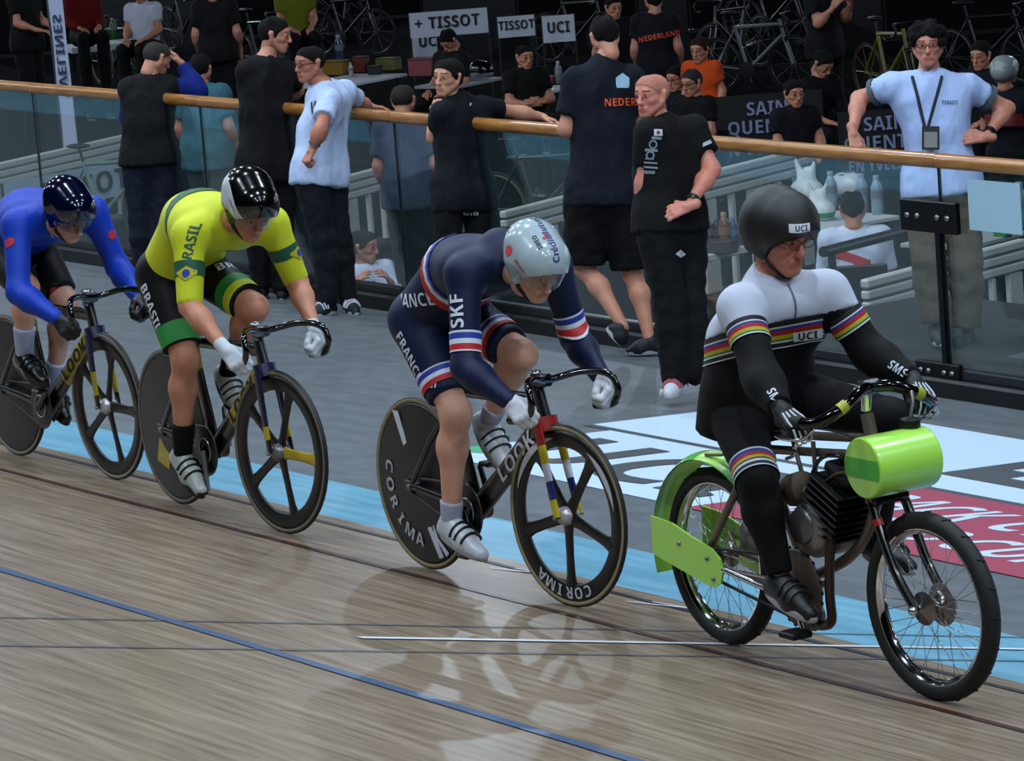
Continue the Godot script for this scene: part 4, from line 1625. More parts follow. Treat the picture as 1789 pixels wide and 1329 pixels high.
	for sd in [-1.0, 1.0]:
		helmet_patch(h, p, "aero", "side_panel", [Vector2(-0.12, 0.035), Vector2(-0.05, 0.03), Vector2(0.05, 0.0), Vector2(0.1, -0.02), Vector2(0.095, -0.045), Vector2(0.03, -0.06), Vector2(-0.03, -0.055), Vector2(-0.12, -0.03)] if sd < 0 else [Vector2(0.12, 0.035), Vector2(0.12, -0.03), Vector2(0.03, -0.055), Vector2(-0.03, -0.06), Vector2(-0.095, -0.045), Vector2(-0.1, -0.02), Vector2(-0.05, 0.0), Vector2(0.05, 0.03)], Vector3(sd * 0.13, 0.075, 0.0), Vector3(0.0, 0, -sd), Vector3(-sd * 0.3, 1, 0), mat(Color(0.7, 0.71, 0.73), 0.3, 0.0, 0.5))
	helmet_text(h, p, "aero", "CASCO", Vector3(-0.12, 0.048, 0.03), Vector3(0.25, -0.3, 0.9), Vector3(0, 1, 0.3), 0.013, black)
	tb = p.get_meta("tb")
	lb = p.get_meta("lb")
	zz = x.basis.z
	sn = (x.basis * Vector3(0.45, 0, 0.9)).normalized()
	armR = arm_bones(j, "R", 1.0, 0.008, 0.98)
	armL = arm_bones(j, "L", 1.0, 0.008, 0.98)
	thR = leg_bones(j, "R", 1.0, 0.008, 0.86)
	thL = leg_bones(j, "L", 1.0, 0.008, 0.86)
	tl = j.hipR.distance_to(j.knR)
	bands(p, "leg_cuff", [thR[0]], j.hipR, j.knR, tl * 0.86 - 0.09, [[0.088, lime]])
	tl = j.hipL.distance_to(j.knL)
	bands(p, "leg_cuff", [thL[0]], j.hipL, j.knL, tl * 0.86 - 0.11, [[0.06, lime], [0.048, lemon]])
	bands(p, "sleeve_band", armR, j.shR, j.elR, 0.115, [[0.06, green]])
	bands(p, "sleeve_band", armL, j.shL, j.elL, 0.1, [[0.05, green]])
	bands(p, "back_band", torso_bones(j, 1.0, 0.008), x * Vector3(0.3, 1.1, 0), x * Vector3(0.72, 1.25, 0), 0.21, [[0.045, green]], Vector3.ZERO, 0.36)
	for ar in [["R", zz], ["L", -zz]]:
		var c: Vector3 = j["sh" + ar[0]].lerp(j["el" + ar[0]], 0.5) + x.basis.x * 0.02
		var nrm: Vector3 = ((ar[1] as Vector3) * 0.8 + x.basis.x * 0.6).normalized()
		var rt := Vector3.UP.cross(nrm).normalized()
		var ab: Array = armR if ar[0] == "R" else armL
		patch_on(p, "flag", [Vector2(-0.05, 0), Vector2(0, -0.028), Vector2(0.05, 0), Vector2(0, 0.028)], ab, 0.03, c + nrm * 0.06, rt, Vector3.UP, mat(Color(0.7, 0.66, 0.1), 0.6), 0.0045)
		patch_on(p, "flag_globe", disc_poly(0.016), ab, 0.03, c + nrm * 0.06, rt, Vector3.UP, royal, 0.006)
	thigh_dir = (j.knR - j.hipR).normalized()
	text_on(p, "lettering", "BRASIL", lb, 0.035, x * Vector3(0.28, 0.89, 0.17), thigh_dir, thigh_dir.cross(-sn), 0.046, white, 0.0, 1.0)
	text_on(p, "lettering", "BRASIL", tb, 0.04, x * Vector3(0.74, 1.19, 0.19), x.basis * Vector3(0.1, 0.95, -0.25), x.basis * Vector3(-0.5, 0.1, 0.5), 0.04, green, 0.0, 1.0)
	text_on(p, "lettering", "BR", lb, 0.035, x * Vector3(0.44, 1.08, -0.1), x.basis * Vector3(0.1, 0, -1), x.basis * Vector3(-0.9, 0.3, 0), 0.05, white)
	text_on(p, "lettering", "BRASIL", tb, 0.04, x * Vector3(0.4, 1.36, 0.0), x.basis * Vector3(0, 0, -1), x.basis * Vector3(1, 0.2, 0), 0.04, green)
	patch_on(p, "side_stripe", [Vector2(-0.2, 0.006), Vector2(0.2, 0.028), Vector2(0.2, 0.0), Vector2(-0.2, -0.006)], lb, 0.035, x * Vector3(0.215, 0.85, 0.2), thigh_dir, thigh_dir.cross(-zz), mat(Color(0.62, 0.6, 0.15), 0.6))
	patch_on(p, "crest", disc_poly(0.03, 6), tb, 0.04, x * Vector3(0.45, 1.12, 0.2), x.basis.x, Vector3.UP, green)

	# --- blue kit
	x = bike_frame(-16.718, -8.152, -15.781, -8.149)
	track_bike({"label": "yellow and black track bike at the picture's left edge under the blue-clad sprinter", "at": x.origin, "basis": x.basis, "wb": 0.96, "tyre": Color(0.5, 0.48, 0.42), "spoke": 0.0, "crank": 35.0, "fork": [dark_blue, dark_blue, dark_blue, lemon_paint, lemon_paint, carbon], "down": [lemon_paint, black], "seat_panel": lemon_paint, "stem": mat(Color(0.45, 0.46, 0.48), 0.3, 0.6), "steer": 0.0, "hub": Color(0.75, 0.75, 0.76)})
	j = rider_joints(x, {"shR": [0.60, 1.15, 0.185], "elR": [0.72, 0.87, 0.27], "wrR": [0.965, 0.765, 0.215], "shL": [0.63, 1.165, -0.185], "elL": [0.68, 0.90, -0.26], "wrL": [0.945, 0.79, -0.215], "head": [0.765, 1.19, 0.0], "neck": [0.58, 1.17, 0.0], "hipR": [0.16, 1.0, 0.09], "hipL": [0.16, 1.0, -0.09], "mid": [0.36, 1.16, 0.0], "knR": [0.5, 0.85, 0.12], "anR": [0.40, 0.54, 0.115], "toeR": [0.57, 0.42, 0.115], "knL": [0.42, 0.74, -0.11], "anL": [0.2, 0.34, -0.115], "toeL": [0.3, 0.18, -0.115]})
	j.hdR = [x.basis * Vector3(0.75, -0.55, -0.15), x.basis * Vector3(-0.3, -0.6, -0.8), "grip"]
	j.hdL = [x.basis * Vector3(0.75, -0.55, 0.15), x.basis * Vector3(-0.3, -0.6, 0.8), "grip"]
	var azure := cloth(Color(0.03, 0.2, 0.62), 0.55)
	p = person({"label": "sprinter in bright blue jersey and dark blue glossy helmet", "j": j, "base": x.origin, "skin": skin, "cell": 0.013, "head": {"f": x.basis * Vector3(0.78, -0.6, -0.05), "u": x.basis * Vector3(0.55, 0.8, 0)}, "gloves": {"col": mat(Color(0.02, 0.02, 0.022), 0.5)},
		"top": {"mat": azure, "name": "jersey", "collar": 0.45, "sleeve": 2.5, "fit": 0.008, "hem": 0.02}, "legs": {"mat": cloth(Color(0.02, 0.02, 0.025), 0.6), "name": "shorts", "fit": 0.008, "len": 0.85, "waist": 0.14}, "shoes": {"mat": mat(Color(0.02, 0.02, 0.022), 0.3), "sole": black, "sock": cloth(Color(0.62, 0.64, 0.74)), "high": 0.13, "laces": mat(Color(0.05, 0.05, 0.05), 0.3)}})
	helmet(p, "aero", mat(Color(0.012, 0.02, 0.12), 0.12, 0.0, 0.9), glassy(Color(0.12, 0.13, 0.13), 0.5, 0.05))
	tb = p.get_meta("tb")
	lb = p.get_meta("lb")
	zz = x.basis.z
	for q in [[Vector3(0.66, 1.09, 0.3), Vector3(0, 0, 1), tb], [Vector3(0.75, 1.06, -0.23), Vector3(1, 0, 0), tb], [Vector3(0.45, 0.8, -0.05), Vector3(1, 0, 0.3), lb]]:
		var nn: Vector3 = (x.basis * (q[1] as Vector3)).normalized()
		patch_on(p, "badge", disc_poly(0.022), q[2], 0.035, x * (q[0] as Vector3), Vector3.UP.cross(nn), Vector3.UP, mat(Color(0.65, 0.1, 0.16), 0.6))
	text_on(p, "lettering", "castelli", tb, 0.04, x * Vector3(0.72, 1.1, 0.14), x.basis * Vector3(0.3, 0.5, -0.6), x.basis * Vector3(-0.5, 0.8, 0.2), 0.02, white)
	text_on(p, "lettering", "ITALIA", lb, 0.035, x * Vector3(0.3, 0.92, 0.2), (j.knR - j.hipR).normalized(), Vector3.UP, 0.04, white)
# ---------------------------------------------------------------- the motor pacer
func spoked_wheel(n: Node3D, called: String, c: Vector3, r: float, turn: Basis) -> void:
	var x := Transform3D(turn * AXLE, c)
	var rubber := mat(Color(0.03, 0.03, 0.032), 0.7)
	var chrome := mat(Color(0.82, 0.83, 0.85), 0.08, 1.0)
	var w := part(n, called, torus(r - 0.03, 0.03, x, 56, 12, 1.05), rubber)
	for k in 40:
		var a := TAU * k / 40
		# tread blocks across the crown of the tyre
		var d := turn * Vector3(cos(a), sin(a), 0)
		var t := turn * Vector3(-sin(a), cos(a), 0)
		if k % 2 == 0:
			part(w, "tread_groove", MB.new().tube([c + d * (r - 0.001) - turn.z * 0.014 - t * 0.006, c + d * (r + 0.0005), c + d * (r - 0.001) + turn.z * 0.014 + t * 0.006], 0.0025, 4), mat(Color(0.015, 0.015, 0.015), 0.8))
	part(w, "rim", MB.new().lathe([[r - 0.052, -0.02], [r - 0.058, -0.021], [r - 0.06, -0.012], [r - 0.071, -0.006], [r - 0.071, 0.006], [r - 0.06, 0.012], [r - 0.058, 0.021], [r - 0.052, 0.02]], x, 56), chrome)
	part(w, "hub", MB.new().lathe([[0.008, -0.06], [0.014, -0.055], [0.014, -0.04], [0.045, -0.036], [0.045, -0.03], [0.024, -0.02], [0.024, 0.02], [0.05, 0.03], [0.055, 0.036], [0.02, 0.045], [0.012, 0.06], [0.002, 0.062]], x, 24), mat(Color(0.5, 0.48, 0.46), 0.25, 0.9))
	for k in 36:
		var a := TAU * k / 36
		var s := 1.0 if k % 2 == 0 else -1.0
		var b := a + (0.42 if k % 4 < 2 else -0.42)
		var p := c + turn * Vector3(cos(b) * 0.043, sin(b) * 0.043, s * 0.032)
		var q := c + turn * Vector3(cos(a) * (r - 0.068), sin(a) * (r - 0.068), s * 0.004)
		part(w, "spoke", MB.new().tube([p, q], 0.0014, 4, 1.0, Vector3(0.2, 0.3, 1), false), mat(Color(0.7, 0.7, 0.72), 0.2, 1.0))


func moto() -> void:
	var x := bike_frame(-10.793, -7.904, -9.696, -7.852, -0.09)
	var n := thing("motor_bike", x.origin, "lime green motor pacing bike with chrome spoked wheels and a fuel drum", "motorbike")
	n.transform = x
	var lime := mat(Color(0.64, 0.87, 0.31), 0.3, 0.0, 0.7)
	var stripe := mat(Color(0.2, 0.66, 0.16), 0.35, 0.0, 0.4)
	var tube_m := mat(Color(0.42, 0.38, 0.33), 0.35, 0.5)
	var chrome := mat(Color(0.82, 0.83, 0.85), 0.08, 1.0)
	var iron := mat(Color(0.09, 0.088, 0.085), 0.5, 0.5)
	var alloy := mat(Color(0.5, 0.49, 0.47), 0.4, 0.6)
	var blk := mat(Color(0.02, 0.02, 0.022), 0.25, 0.0, 0.4)
	var r := 0.31
	var fh := Vector3(1.19, 0.305, 0)
	var steer := Basis(Vector3.UP, deg_to_rad(4.0))
	spoked_wheel(n, "rear_wheel", Vector3(0, r, 0), r, Basis())
	spoked_wheel(n, "front_wheel", fh, r - 0.003, steer)
	# mudguard over the rear wheel
	var rows := []
	for k in 23:
		var a := deg_to_rad(lerpf(28, 196, k / 22.0))
		var row := PackedVector3Array()
		for q in 9:
			var e := lerpf(-1.0, 1.0, q / 8.0)
			row.append(Vector3(0, r, 0) + Vector3(cos(a), sin(a), 0) * (0.365 - 0.022 * e * e) + Vector3(0, 0, e * 0.062))
		rows.append(row)
	var fender := MB.new().loft(rows, false, false)
	var inner := []
	for row in rows:
		var rr := PackedVector3Array()
		for p in row:
			rr.append(p + (Vector3(0, r, p.z) - p).normalized() * 0.004)
		rr.reverse()
		inner.append(rr)
	fender.loft(inner, false, false)
	var fd := part(n, "mudguard", fender, lime)
	for a0 in [98, 52]:
		var sr := []
		for k in 5:
			var a := deg_to_rad(a0 + 4.0 * k)
			var row := PackedVector3Array()
			for q in 9:
				var e := lerpf(-1.0, 1.0, q / 8.0)
				row.append(Vector3(0, r, 0) + Vector3(cos(a), sin(a), 0) * (0.3665 - 0.022 * e * e) + Vector3(0, 0, e * 0.0625))
			sr.append(row)
		part(fd, "stripe", MB.new().loft(sr, false, false), stripe)
	# side guards
	for sd in [1.0, -1.0]:
		var poly := PackedVector2Array()
		for p in [[-0.27, 0.435], [-0.14, 0.425], [-0.03, 0.395], [0.1, 0.365], [0.145, 0.335], [0.158, 0.295], [0.14, 0.252], [0.1, 0.232], [0.06, 0.235], [-0.1, 0.265], [-0.275, 0.3]]:
			poly.append(Vector2(p[0], p[1]))
		var gd := part(n, "side_guard", MB.new().prism(poly, 0.008, Transform3D(Basis(), Vector3(0, 0, sd * 0.105))), lime)
		for p in [[-0.1, 0.36], [0.07, 0.33], [0.1, 0.262]]:
			part(gd, "bolt", MB.new().lathe([[0.001, 0.008], [0.007, 0.007], [0.009, 0.0]], turn_to(Vector3(p[0], p[1], sd * 0.109), Vector3(0, 0, sd)), 8), alloy)
		part(gd, "bracket", MB.new().tube([Vector3(-0.1, 0.36, sd * 0.1), Vector3(0, r, sd * 0.06)], 0.008, 6), tube_m)
	# frame
	var fm := MB.new()
	fm.tube([Vector3(0.905, 0.9, 0), Vector3(0.965, 0.64, 0)], 0.022, 12)
	for s in [0.0, -0.055]:
		fm.tube(curve([Vector3(0.925, 0.82 + s, 0), Vector3(0.62, 0.795 + s, 0), Vector3(0.27, 0.77 + s, 0)]), 0.015, 10)
	fm.tube(curve([Vector3(0.955, 0.67, 0), Vector3(0.86, 0.5, 0), Vector3(0.74, 0.4, 0), Vector3(0.58, 0.33, 0)]), 0.019, 10)
	fm.tube([Vector3(0.25, 0.77, 0), Vector3(0.52, 0.3, 0)], 0.017, 10)
	for sd in [-1.0, 1.0]:
		fm.tube([Vector3(0.3, 0.7, sd * 0.03), Vector3(0.24, 0.6, sd * 0.07), Vector3(0, r, sd * 0.075)], 0.014, 9)
		fm.tube([Vector3(0.54, 0.28, sd * 0.04), Vector3(0.2, 0.29, sd * 0.08), Vector3(0, r, sd * 0.075)], 0.013, 9)
		fm.tube([Vector3(0.3, 0.73, sd * 0.02), Vector3(0.1, 0.68, sd * 0.04), Vector3(-0.0, 0.67, sd * 0.04)], 0.006, 6)
	part(n, "frame", fm, tube_m)
	part(n, "seat_post", MB.new().tube([Vector3(0.25, 0.76, 0), Vector3(0.235, 0.8, 0)], 0.013, 8), chrome)
	var sr2 := []
	for p in [[0.13, 0.08, 0.03], [0.17, 0.1, 0.036], [0.27, 0.085, 0.03], [0.37, 0.045, 0.024], [0.43, 0.02, 0.016]]:
		var row := PackedVector3Array()
		for k in 14:
			var a := TAU * k / 14
			row.append(Vector3(p[0], 0.80 + sin(a) * p[2], cos(a) * p[1]))
		sr2.append(row)
	part(n, "saddle", MB.new().loft(sr2), mat(Color(0.03, 0.03, 0.03), 0.5))
	# fork
	var fk := part(n, "fork", MB.new().box(Transform3D(Basis(Vector3.BACK, 0.23), Vector3(0.985, 0.635, 0)), Vector3(0.06, 0.04, 0.15), 0.012), blk)
	for sd in [-1.0, 1.0]:
		var off := Vector3(0, 0, sd * 0.066)
		part(fk, "blade", MB.new().tube(curve([Vector3(0.975, 0.66, sd * 0.05), Vector3(1.0, 0.6, sd * 0.066), Vector3(1.09, 0.42, sd * 0.066), fh + off]), 0.016, 10), blk)
		part(fk, "axle_nut", MB.new().lathe([[0.001, 0.02], [0.014, 0.018], [0.016, 0.0]], turn_to(fh + Vector3(0, 0, sd * 0.07), Vector3(0, 0, sd)), 8), chrome)
		part(fk, "band", MB.new().tube([Vector3(1.012, 0.576, sd * 0.066), Vector3(1.022, 0.556, sd * 0.066)], 0.0175, 10), mat(Color(0.6, 0.05, 0.05), 0.4))
	part(n, "brake_drum", MB.new().lathe([[0.012, 0.0], [0.062, 0.004], [0.07, 0.014], [0.07, 0.02], [0.012, 0.028]], Transform3D(AXLE, fh + Vector3(0, 0, -0.055)), 24), alloy)
	# handlebar
	var bars := part(n, "stem", MB.new().tube([Vector3(0.9, 0.91, 0), Vector3(0.915, 0.99, 0)], [0.018, 0.022], 10), chrome)
	part(bars, "clamp", MB.new().box(Transform3D(Basis(), Vector3(0.925, 0.99, 0)), Vector3(0.05, 0.05, 0.07), 0.01), blk)
	for sd in [-1.0, 1.0]:
		var pts := curve([Vector3(0.93, 0.99, 0), Vector3(0.965, 0.985, sd * 0.07), Vector3(0.985, 0.95, sd * 0.15), Vector3(0.95, 0.91, sd * 0.225), Vector3(0.87, 0.905, sd * 0.255), Vector3(0.79, 0.91, sd * 0.262)], 6)
		part(n, "handlebar", MB.new().tube(pts, 0.02, 12), mat(Color(0.03, 0.03, 0.033), 0.12, 0.6, 0.8))
		part(n, "grip", MB.new().tube([pts[-9], pts[-5], pts[-1]], 0.023, 12), mat(Color(0.02, 0.02, 0.02), 0.7))
		part(n, "brake_lever", MB.new().tube(curve([Vector3(0.95, 0.895, sd * 0.24), Vector3(0.92, 0.86, sd * 0.27), Vector3(0.84, 0.855, sd * 0.285), Vector3(0.8, 0.862, sd * 0.288)]), 0.006, 6), chrome)
		part(n, "bar_stripe", MB.new().tube([pts[11], pts[12], pts[13]], 0.0208, 12), mat(Color(0.6, 0.6, 0.1), 0.4))
		part(n, "cable", MB.new().tube(curve([Vector3(0.95, 0.895, sd * 0.24), Vector3(0.99, 0.86, sd * 0.14), Vector3(0.95, 0.78, sd * 0.05), Vector3(0.9, 0.7, sd * 0.03)]), 0.003, 5), mat(Color(0.03, 0.03, 0.03), 0.6))
	# fuel drum across the head tube
	var tc := Vector3(1.035, 0.755, 0)
	var drum := part(n, "fuel_drum", MB.new().lathe([[0.001, 0.128], [0.092, 0.126], [0.098, 0.122], [0.1, 0.115], [0.1, -0.115], [0.098, -0.122], [0.092, -0.126], [0.001, -0.128]], Transform3D(AXLE, tc), 40), lime)
	var sp := PackedVector2Array()
	for k in 7:
		var a := deg_to_rad(lerpf(-20, 20, k / 6.0))
		sp.append(Vector2(cos(a), sin(a)) * 0.0915)
	for k in 7:
		var a := deg_to_rad(lerpf(160, 200, k / 6.0))
		sp.append(Vector2(cos(a), sin(a)) * 0.0915)
	part(drum, "stripe", MB.new().prism(sp, 0.002, Transform3D(Basis(), tc + Vector3(0, 0, 0.1285))), stripe)
	part(drum, "filler_cap", MB.new().lathe([[0.001, 0.035], [0.03, 0.034], [0.034, 0.028], [0.034, 0.006], [0.02, 0.0]], Transform3D(Basis(), tc + Vector3(-0.01, 0.095, -0.08)), 16), iron)
	part(drum, "vent_pipe", MB.new().tube([tc + Vector3(-0.01, 0.125, -0.08), tc + Vector3(0.0, 0.18, -0.09), tc + Vector3(-0.03, 0.21, -0.11)], 0.006, 6), alloy)
	part(drum, "strut", MB.new().tube([tc + Vector3(-0.03, -0.095, 0.04), Vector3(0.955, 0.62, 0.02)], 0.01, 7), iron)
	part(drum, "fuel_line", MB.new().tube(curve([tc + Vector3(-0.09, -0.04, 0.05), Vector3(0.8, 0.7, 0.06), Vector3(0.66, 0.62, 0.06)]), 0.005, 6), mat(Color(0.3, 0.22, 0.15), 0.4))
	# engine
	var ec := Vector3(0.62, 0.43, 0.0)
	var eng := part(n, "crankcase", MB.new().lathe([[0.001, -0.085], [0.085, -0.08], [0.1, -0.06], [0.1, 0.06], [0.085, 0.085], [0.05, 0.095], [0.001, 0.095]], Transform3D(AXLE, ec + Vector3(0.02, 0.07, 0)), 24), alloy)
	part(eng, "cover", MB.new().lathe([[0.001, 0.018], [0.055, 0.016], [0.062, 0.0]], Transform3D(AXLE, ec + Vector3(0.01, 0.08, 0.095)), 20), mat(Color(0.4, 0.4, 0.4), 0.35, 0.7))
	var cyl := part(n, "cylinder", MB.new().tube([Vector3(0.7, 0.52, 0), Vector3(0.77, 0.68, 0)], 0.06, 16), iron)
	var cd := Vector3(0.4, 0.9, 0).normalized()
	for k in 8:
		part(cyl, "fin", MB.new().box(Transform3D(Basis(Vector3.BACK, -0.42), Vector3(0.69, 0.5, 0) + cd * (0.024 * k)), Vector3(0.2 - 0.006 * absf(k - 3), 0.007, 0.18), 0.003), iron)
	part(n, "cylinder_head", MB.new().box(Transform3D(Basis(Vector3.BACK, -0.42), Vector3(0.78, 0.695, 0)), Vector3(0.13, 0.04, 0.12), 0.012), iron)
	part(n, "spark_plug", MB.new().tube(curve([Vector3(0.79, 0.71, 0), Vector3(0.77, 0.75, 0.03), Vector3(0.7, 0.73, 0.06), Vector3(0.62, 0.6, 0.07)]), 0.007, 6), blk)
	part(n, "air_filter", MB.new().lathe([[0.001, -0.05], [0.05, -0.046], [0.055, -0.03], [0.055, 0.03], [0.05, 0.046], [0.001, 0.05]], turn_to(Vector3(0.56, 0.62, 0.05), Vector3(1, 0.3, 0)), 18), mat(Color(0.3, 0.24, 0.17), 0.6))
	part(n, "carburettor", MB.new().box(Transform3D(Basis(), Vector3(0.63, 0.6, 0.04)), Vector3(0.08, 0.07, 0.07), 0.015), alloy)
	part(n, "lever_arm", MB.new().tube(curve([Vector3(0.55, 0.78, 0.05), Vector3(0.57, 0.74, 0.06), Vector3(0.53, 0.72, 0.07)]), 0.006, 6), chrome)
	for p in [[0.5, 0.62], [0.62, 0.64]]:
		part(n, "engine_mount", MB.new().tube([Vector3(p[0], 0.78, 0.02), Vector3(p[1], 0.5, 0.03)], 0.008, 7), tube_m)
	# exhaust
	part(n, "exhaust", MB.new().tube(curve([Vector3(0.76, 0.56, 0.05), Vector3(0.76, 0.45, 0.08), Vector3(0.74, 0.3, 0.08), Vector3(0.71, 0.2, 0.06), Vector3(0.62, 0.165, 0.04), Vector3(0.5, 0.165, 0.02)]), 0.017, 10), mat(Color(0.28, 0.22, 0.18), 0.35, 0.8))
	# pedal drive
	var gc := Vector3(0.555, 0.29, 0.075)
	var gear := part(n, "chain_wheel", MB.new().lathe([[0.001, -0.008], [0.12, -0.006], [0.132, -0.004], [0.132, 0.004], [0.12, 0.006], [0.1, 0.012], [0.001, 0.014]], Transform3D(AXLE, gc), 40), mat(Color(0.36, 0.31, 0.27), 0.45, 0.3))
	for k in 24:
		var a := TAU * k / 24
		part(gear, "tooth", MB.new().box(Transform3D(Basis(Vector3.BACK, a), gc + Vector3(cos(a), sin(a), 0) * 0.134), Vector3(0.014, 0.014, 0.006), 0.002), mat(Color(0.2, 0.17, 0.14), 0.4, 0.6))
	part(gear, "crank", MB.new().tube([gc + Vector3(0, 0, 0.03), gc + Vector3(0.07, -0.13, 0.04)], [0.016, 0.011], 8), chrome)
	part(gear, "pedal", MB.new().box(Transform3D(Basis(), gc + Vector3(0.08, -0.13, 0.08)), Vector3(0.09, 0.022, 0.08), 0.005), iron)
	part(gear, "hub_cap", MB.new().lathe([[0.001, 0.03], [0.03, 0.026], [0.04, 0.014]], Transform3D(AXLE, gc), 16), chrome)
	part(n, "gear_case", MB.new().lathe([[0.001, -0.02], [0.05, -0.018], [0.055, 0.0], [0.05, 0.018], [0.001, 0.02]], Transform3D(AXLE, Vector3(0.56, 0.19, 0.03)), 18), tube_m)
	var ch := []
	for s in [1.0, -1.0]:
		ch.append(Vector3(0.5, 0.29 + s * 0.1, 0.085))
		ch.append(Vector3(0.0, r + s * 0.045, 0.085))
	part(n, "chain", MB.new().tube([ch[0], ch[1]], 0.006, 5), iron)
	part(n, "chain", MB.new().tube([ch[2], ch[3]], 0.006, 5), iron)
	part(n, "drive_rod", MB.new().tube([Vector3(0.15, 0.3, 0.1), Vector3(0.48, 0.26, 0.1)], 0.011, 8), chrome)
	part(n, "hub_motor", MB.new().lathe([[0.001, -0.05], [0.06, -0.045], [0.065, 0.0], [0.06, 0.04], [0.001, 0.05]], Transform3D(AXLE, Vector3(0.2, 0.4, -0.02)), 20), alloy)

	# the pacer himself
	var j := rider_joints(x, {"shR": [0.47, 1.235, 0.165], "elR": [0.63, 1.03, 0.215], "wrR": [0.80, 0.945, 0.26], "shL": [0.50, 1.24, -0.165], "elL": [0.585, 1.03, -0.255], "wrL": [0.80, 0.955, -0.27], "head": [0.49, 1.44, 0.0], "neck": [0.42, 1.31, 0.0], "hipR": [0.285, 0.885, 0.1], "hipL": [0.285, 0.885, -0.1], "mid": [0.325, 1.09, 0.0], "knR": [0.53, 0.67, 0.19], "anR": [0.565, 0.345, 0.15], "toeR": [0.73, 0.235, 0.15], "knL": [0.8, 0.845, -0.17], "anL": [0.7, 0.45, -0.15], "toeL": [0.88, 0.36, -0.15]})
	j.belly = 0.02
	j.hdR = [x.basis * Vector3(0.75, -0.5, -0.1), x.basis * Vector3(-0.35, -0.9, -0.2), "grip"]
	j.hdL = [x.basis * Vector3(0.75, -0.5, 0.1), x.basis * Vector3(-0.35, -0.9, 0.2), "grip"]
	var dark := cloth(Color(0.018, 0.018, 0.02), 0.8)
	var white := mat(Color(0.75, 0.77, 0.8), 0.7)
	var up := x.basis.y
	var lean := (x.basis * Vector3(0.25, -1, 0)).normalized()
	var split := Plane(lean, lean.dot(x * Vector3(0.5, 1.17, 0)))
	var p := person({"label": "motor pacer in white and black jersey with rainbow bands and black helmet", "j": j, "base": x.origin, "skin": Color(0.72, 0.45, 0.36), "s": 0.98, "cell": 0.012, "head": {"f": x.basis * Vector3(0.93, -0.2, -0.1), "s": 0.99}, "gloves": {"col": mat(Color(0.02, 0.02, 0.022), 0.6)},
		"top": {"mat": cloth(Color(0.72, 0.74, 0.80)), "split": {"plane": split, "mat": dark}, "name": "jersey", "sleeve": 1.95, "fit": 0.012, "loose": 0.006, "hem": 0.1, "cell": 0.011, "collar": 0.4}, "legs": {"mat": dark, "name": "tights", "fit": 0.008, "len": 1.97}, "shoes": {"mat": mat(Color(0.02, 0.02, 0.022), 0.5), "sole": mat(Color(0.6, 0.6, 0.6), 0.5), "laces": mat(Color(0.1, 0.1, 0.1), 0.5)}, "glasses": Color(0.2, 0.2, 0.2)})
	var h := helmet(p, "bowl", mat(Color(0.022, 0.023, 0.026), 0.55))
	helmet_patch(h, p, "bowl", "badge", [Vector2(-0.038, -0.014), Vector2(0.038, -0.014), Vector2(0.038, 0.014), Vector2(-0.038, 0.014)], Vector3(-0.035, 0.075, 0.13), Vector3(0.95, 0, 0.3), Vector3(0, 1, 0), white)
	helmet_text(h, p, "bowl", "UCI", Vector3(-0.03, 0.075, 0.13), Vector3(0.95, 0, 0.3), Vector3(0, 1, 0), 0.018, mat(Color(0.03, 0.03, 0.03), 0.6), 1.1)
	p.set_meta("lift", 0.0095)
	var tb: Array = p.get_meta("tb")
	var black := mat(Color(0.02, 0.02, 0.022), 0.7)
	var blu := mat(Color(0.1, 0.18, 0.5), 0.7)
	var rd := mat(Color(0.6, 0.06, 0.08), 0.7)
	var yel := mat(Color(0.66, 0.6, 0.05), 0.7)
	var grn := mat(Color(0.1, 0.4, 0.15), 0.7)
	var set := [[0.016, black], [0.005, white], [0.008, blu], [0.014, rd], [0.012, yel], [0.006, grn], [0.005, white]]
	var chest := set + [[0.013, black], [0.004, white]]
	var armR := arm_bones(j, "R", 0.98, 0.012, 1.95, 0.005)
	var armL := arm_bones(j, "L", 0.98, 0.012, 1.95, 0.005)
	var torso := torso_bones(j, 0.98, 0.012, [], 0.006)
	var ax0 := x * Vector3(0.4, 1.2, 0)
	bands(p, "chest_band", torso, ax0, ax0 + lean * 0.3, 0.055, chest, Vector3.ZERO, 0.4)
	bands(p, "sleeve_band", armR, j.shR, j.elR, 0.075, set, Vector3.ZERO, 0.16)
	bands(p, "sleeve_band", armL, j.shL, j.elL, 0.085, set, Vector3.ZERO, 0.16)
	var lb: Array = p.get_meta("lb")
	var th := leg_bones(j, "R", 0.98, 0.008)
	bands(p, "leg_band", th, j.hipR, j.knR, 0.26, [[0.006, white], [0.012, blu], [0.014, rd], [0.012, yel], [0.006, black], [0.01, white], [0.012, black], [0.006, white]], Vector3.ZERO, 0.2)
	var nn: Vector3 = (x.basis * Vector3(0.8, 0.2, 0.5)).normalized()
	patch_on(p, "chest_badge", rect_poly(0.1, 0.034), torso, 0.04, x * Vector3(0.68, 1.112, 0.04), up.cross(nn), up, white, 0.008)
	p.set_meta("lift", 0.0125)
	text_on(p, "lettering", "UCI", torso, 0.04, x * Vector3(0.68, 1.112, 0.04), up.cross(nn), up, 0.026, black, 0.0, 1.1)
	var fd2: Vector3 = (j.wrR - j.elR).normalized()
	text_on(p, "lettering", "SMS", armR, 0.03, j.elR.lerp(j.wrR, 0.8) + nn * 0.05, fd2, nn.cross(fd2), 0.03, white)
	fd2 = (j.wrL - j.elL).normalized()
	text_on(p, "lettering", "SMS", armL, 0.03, j.elL.lerp(j.wrL, 0.7) + nn * 0.05, fd2, nn.cross(fd2), 0.03, white)
	var zip := []
	for k in 8:
		zip.append(x * Vector3(0.66, lerpf(1.29, 1.13, k / 7.0), 0.0))
	var zb := MB.new()
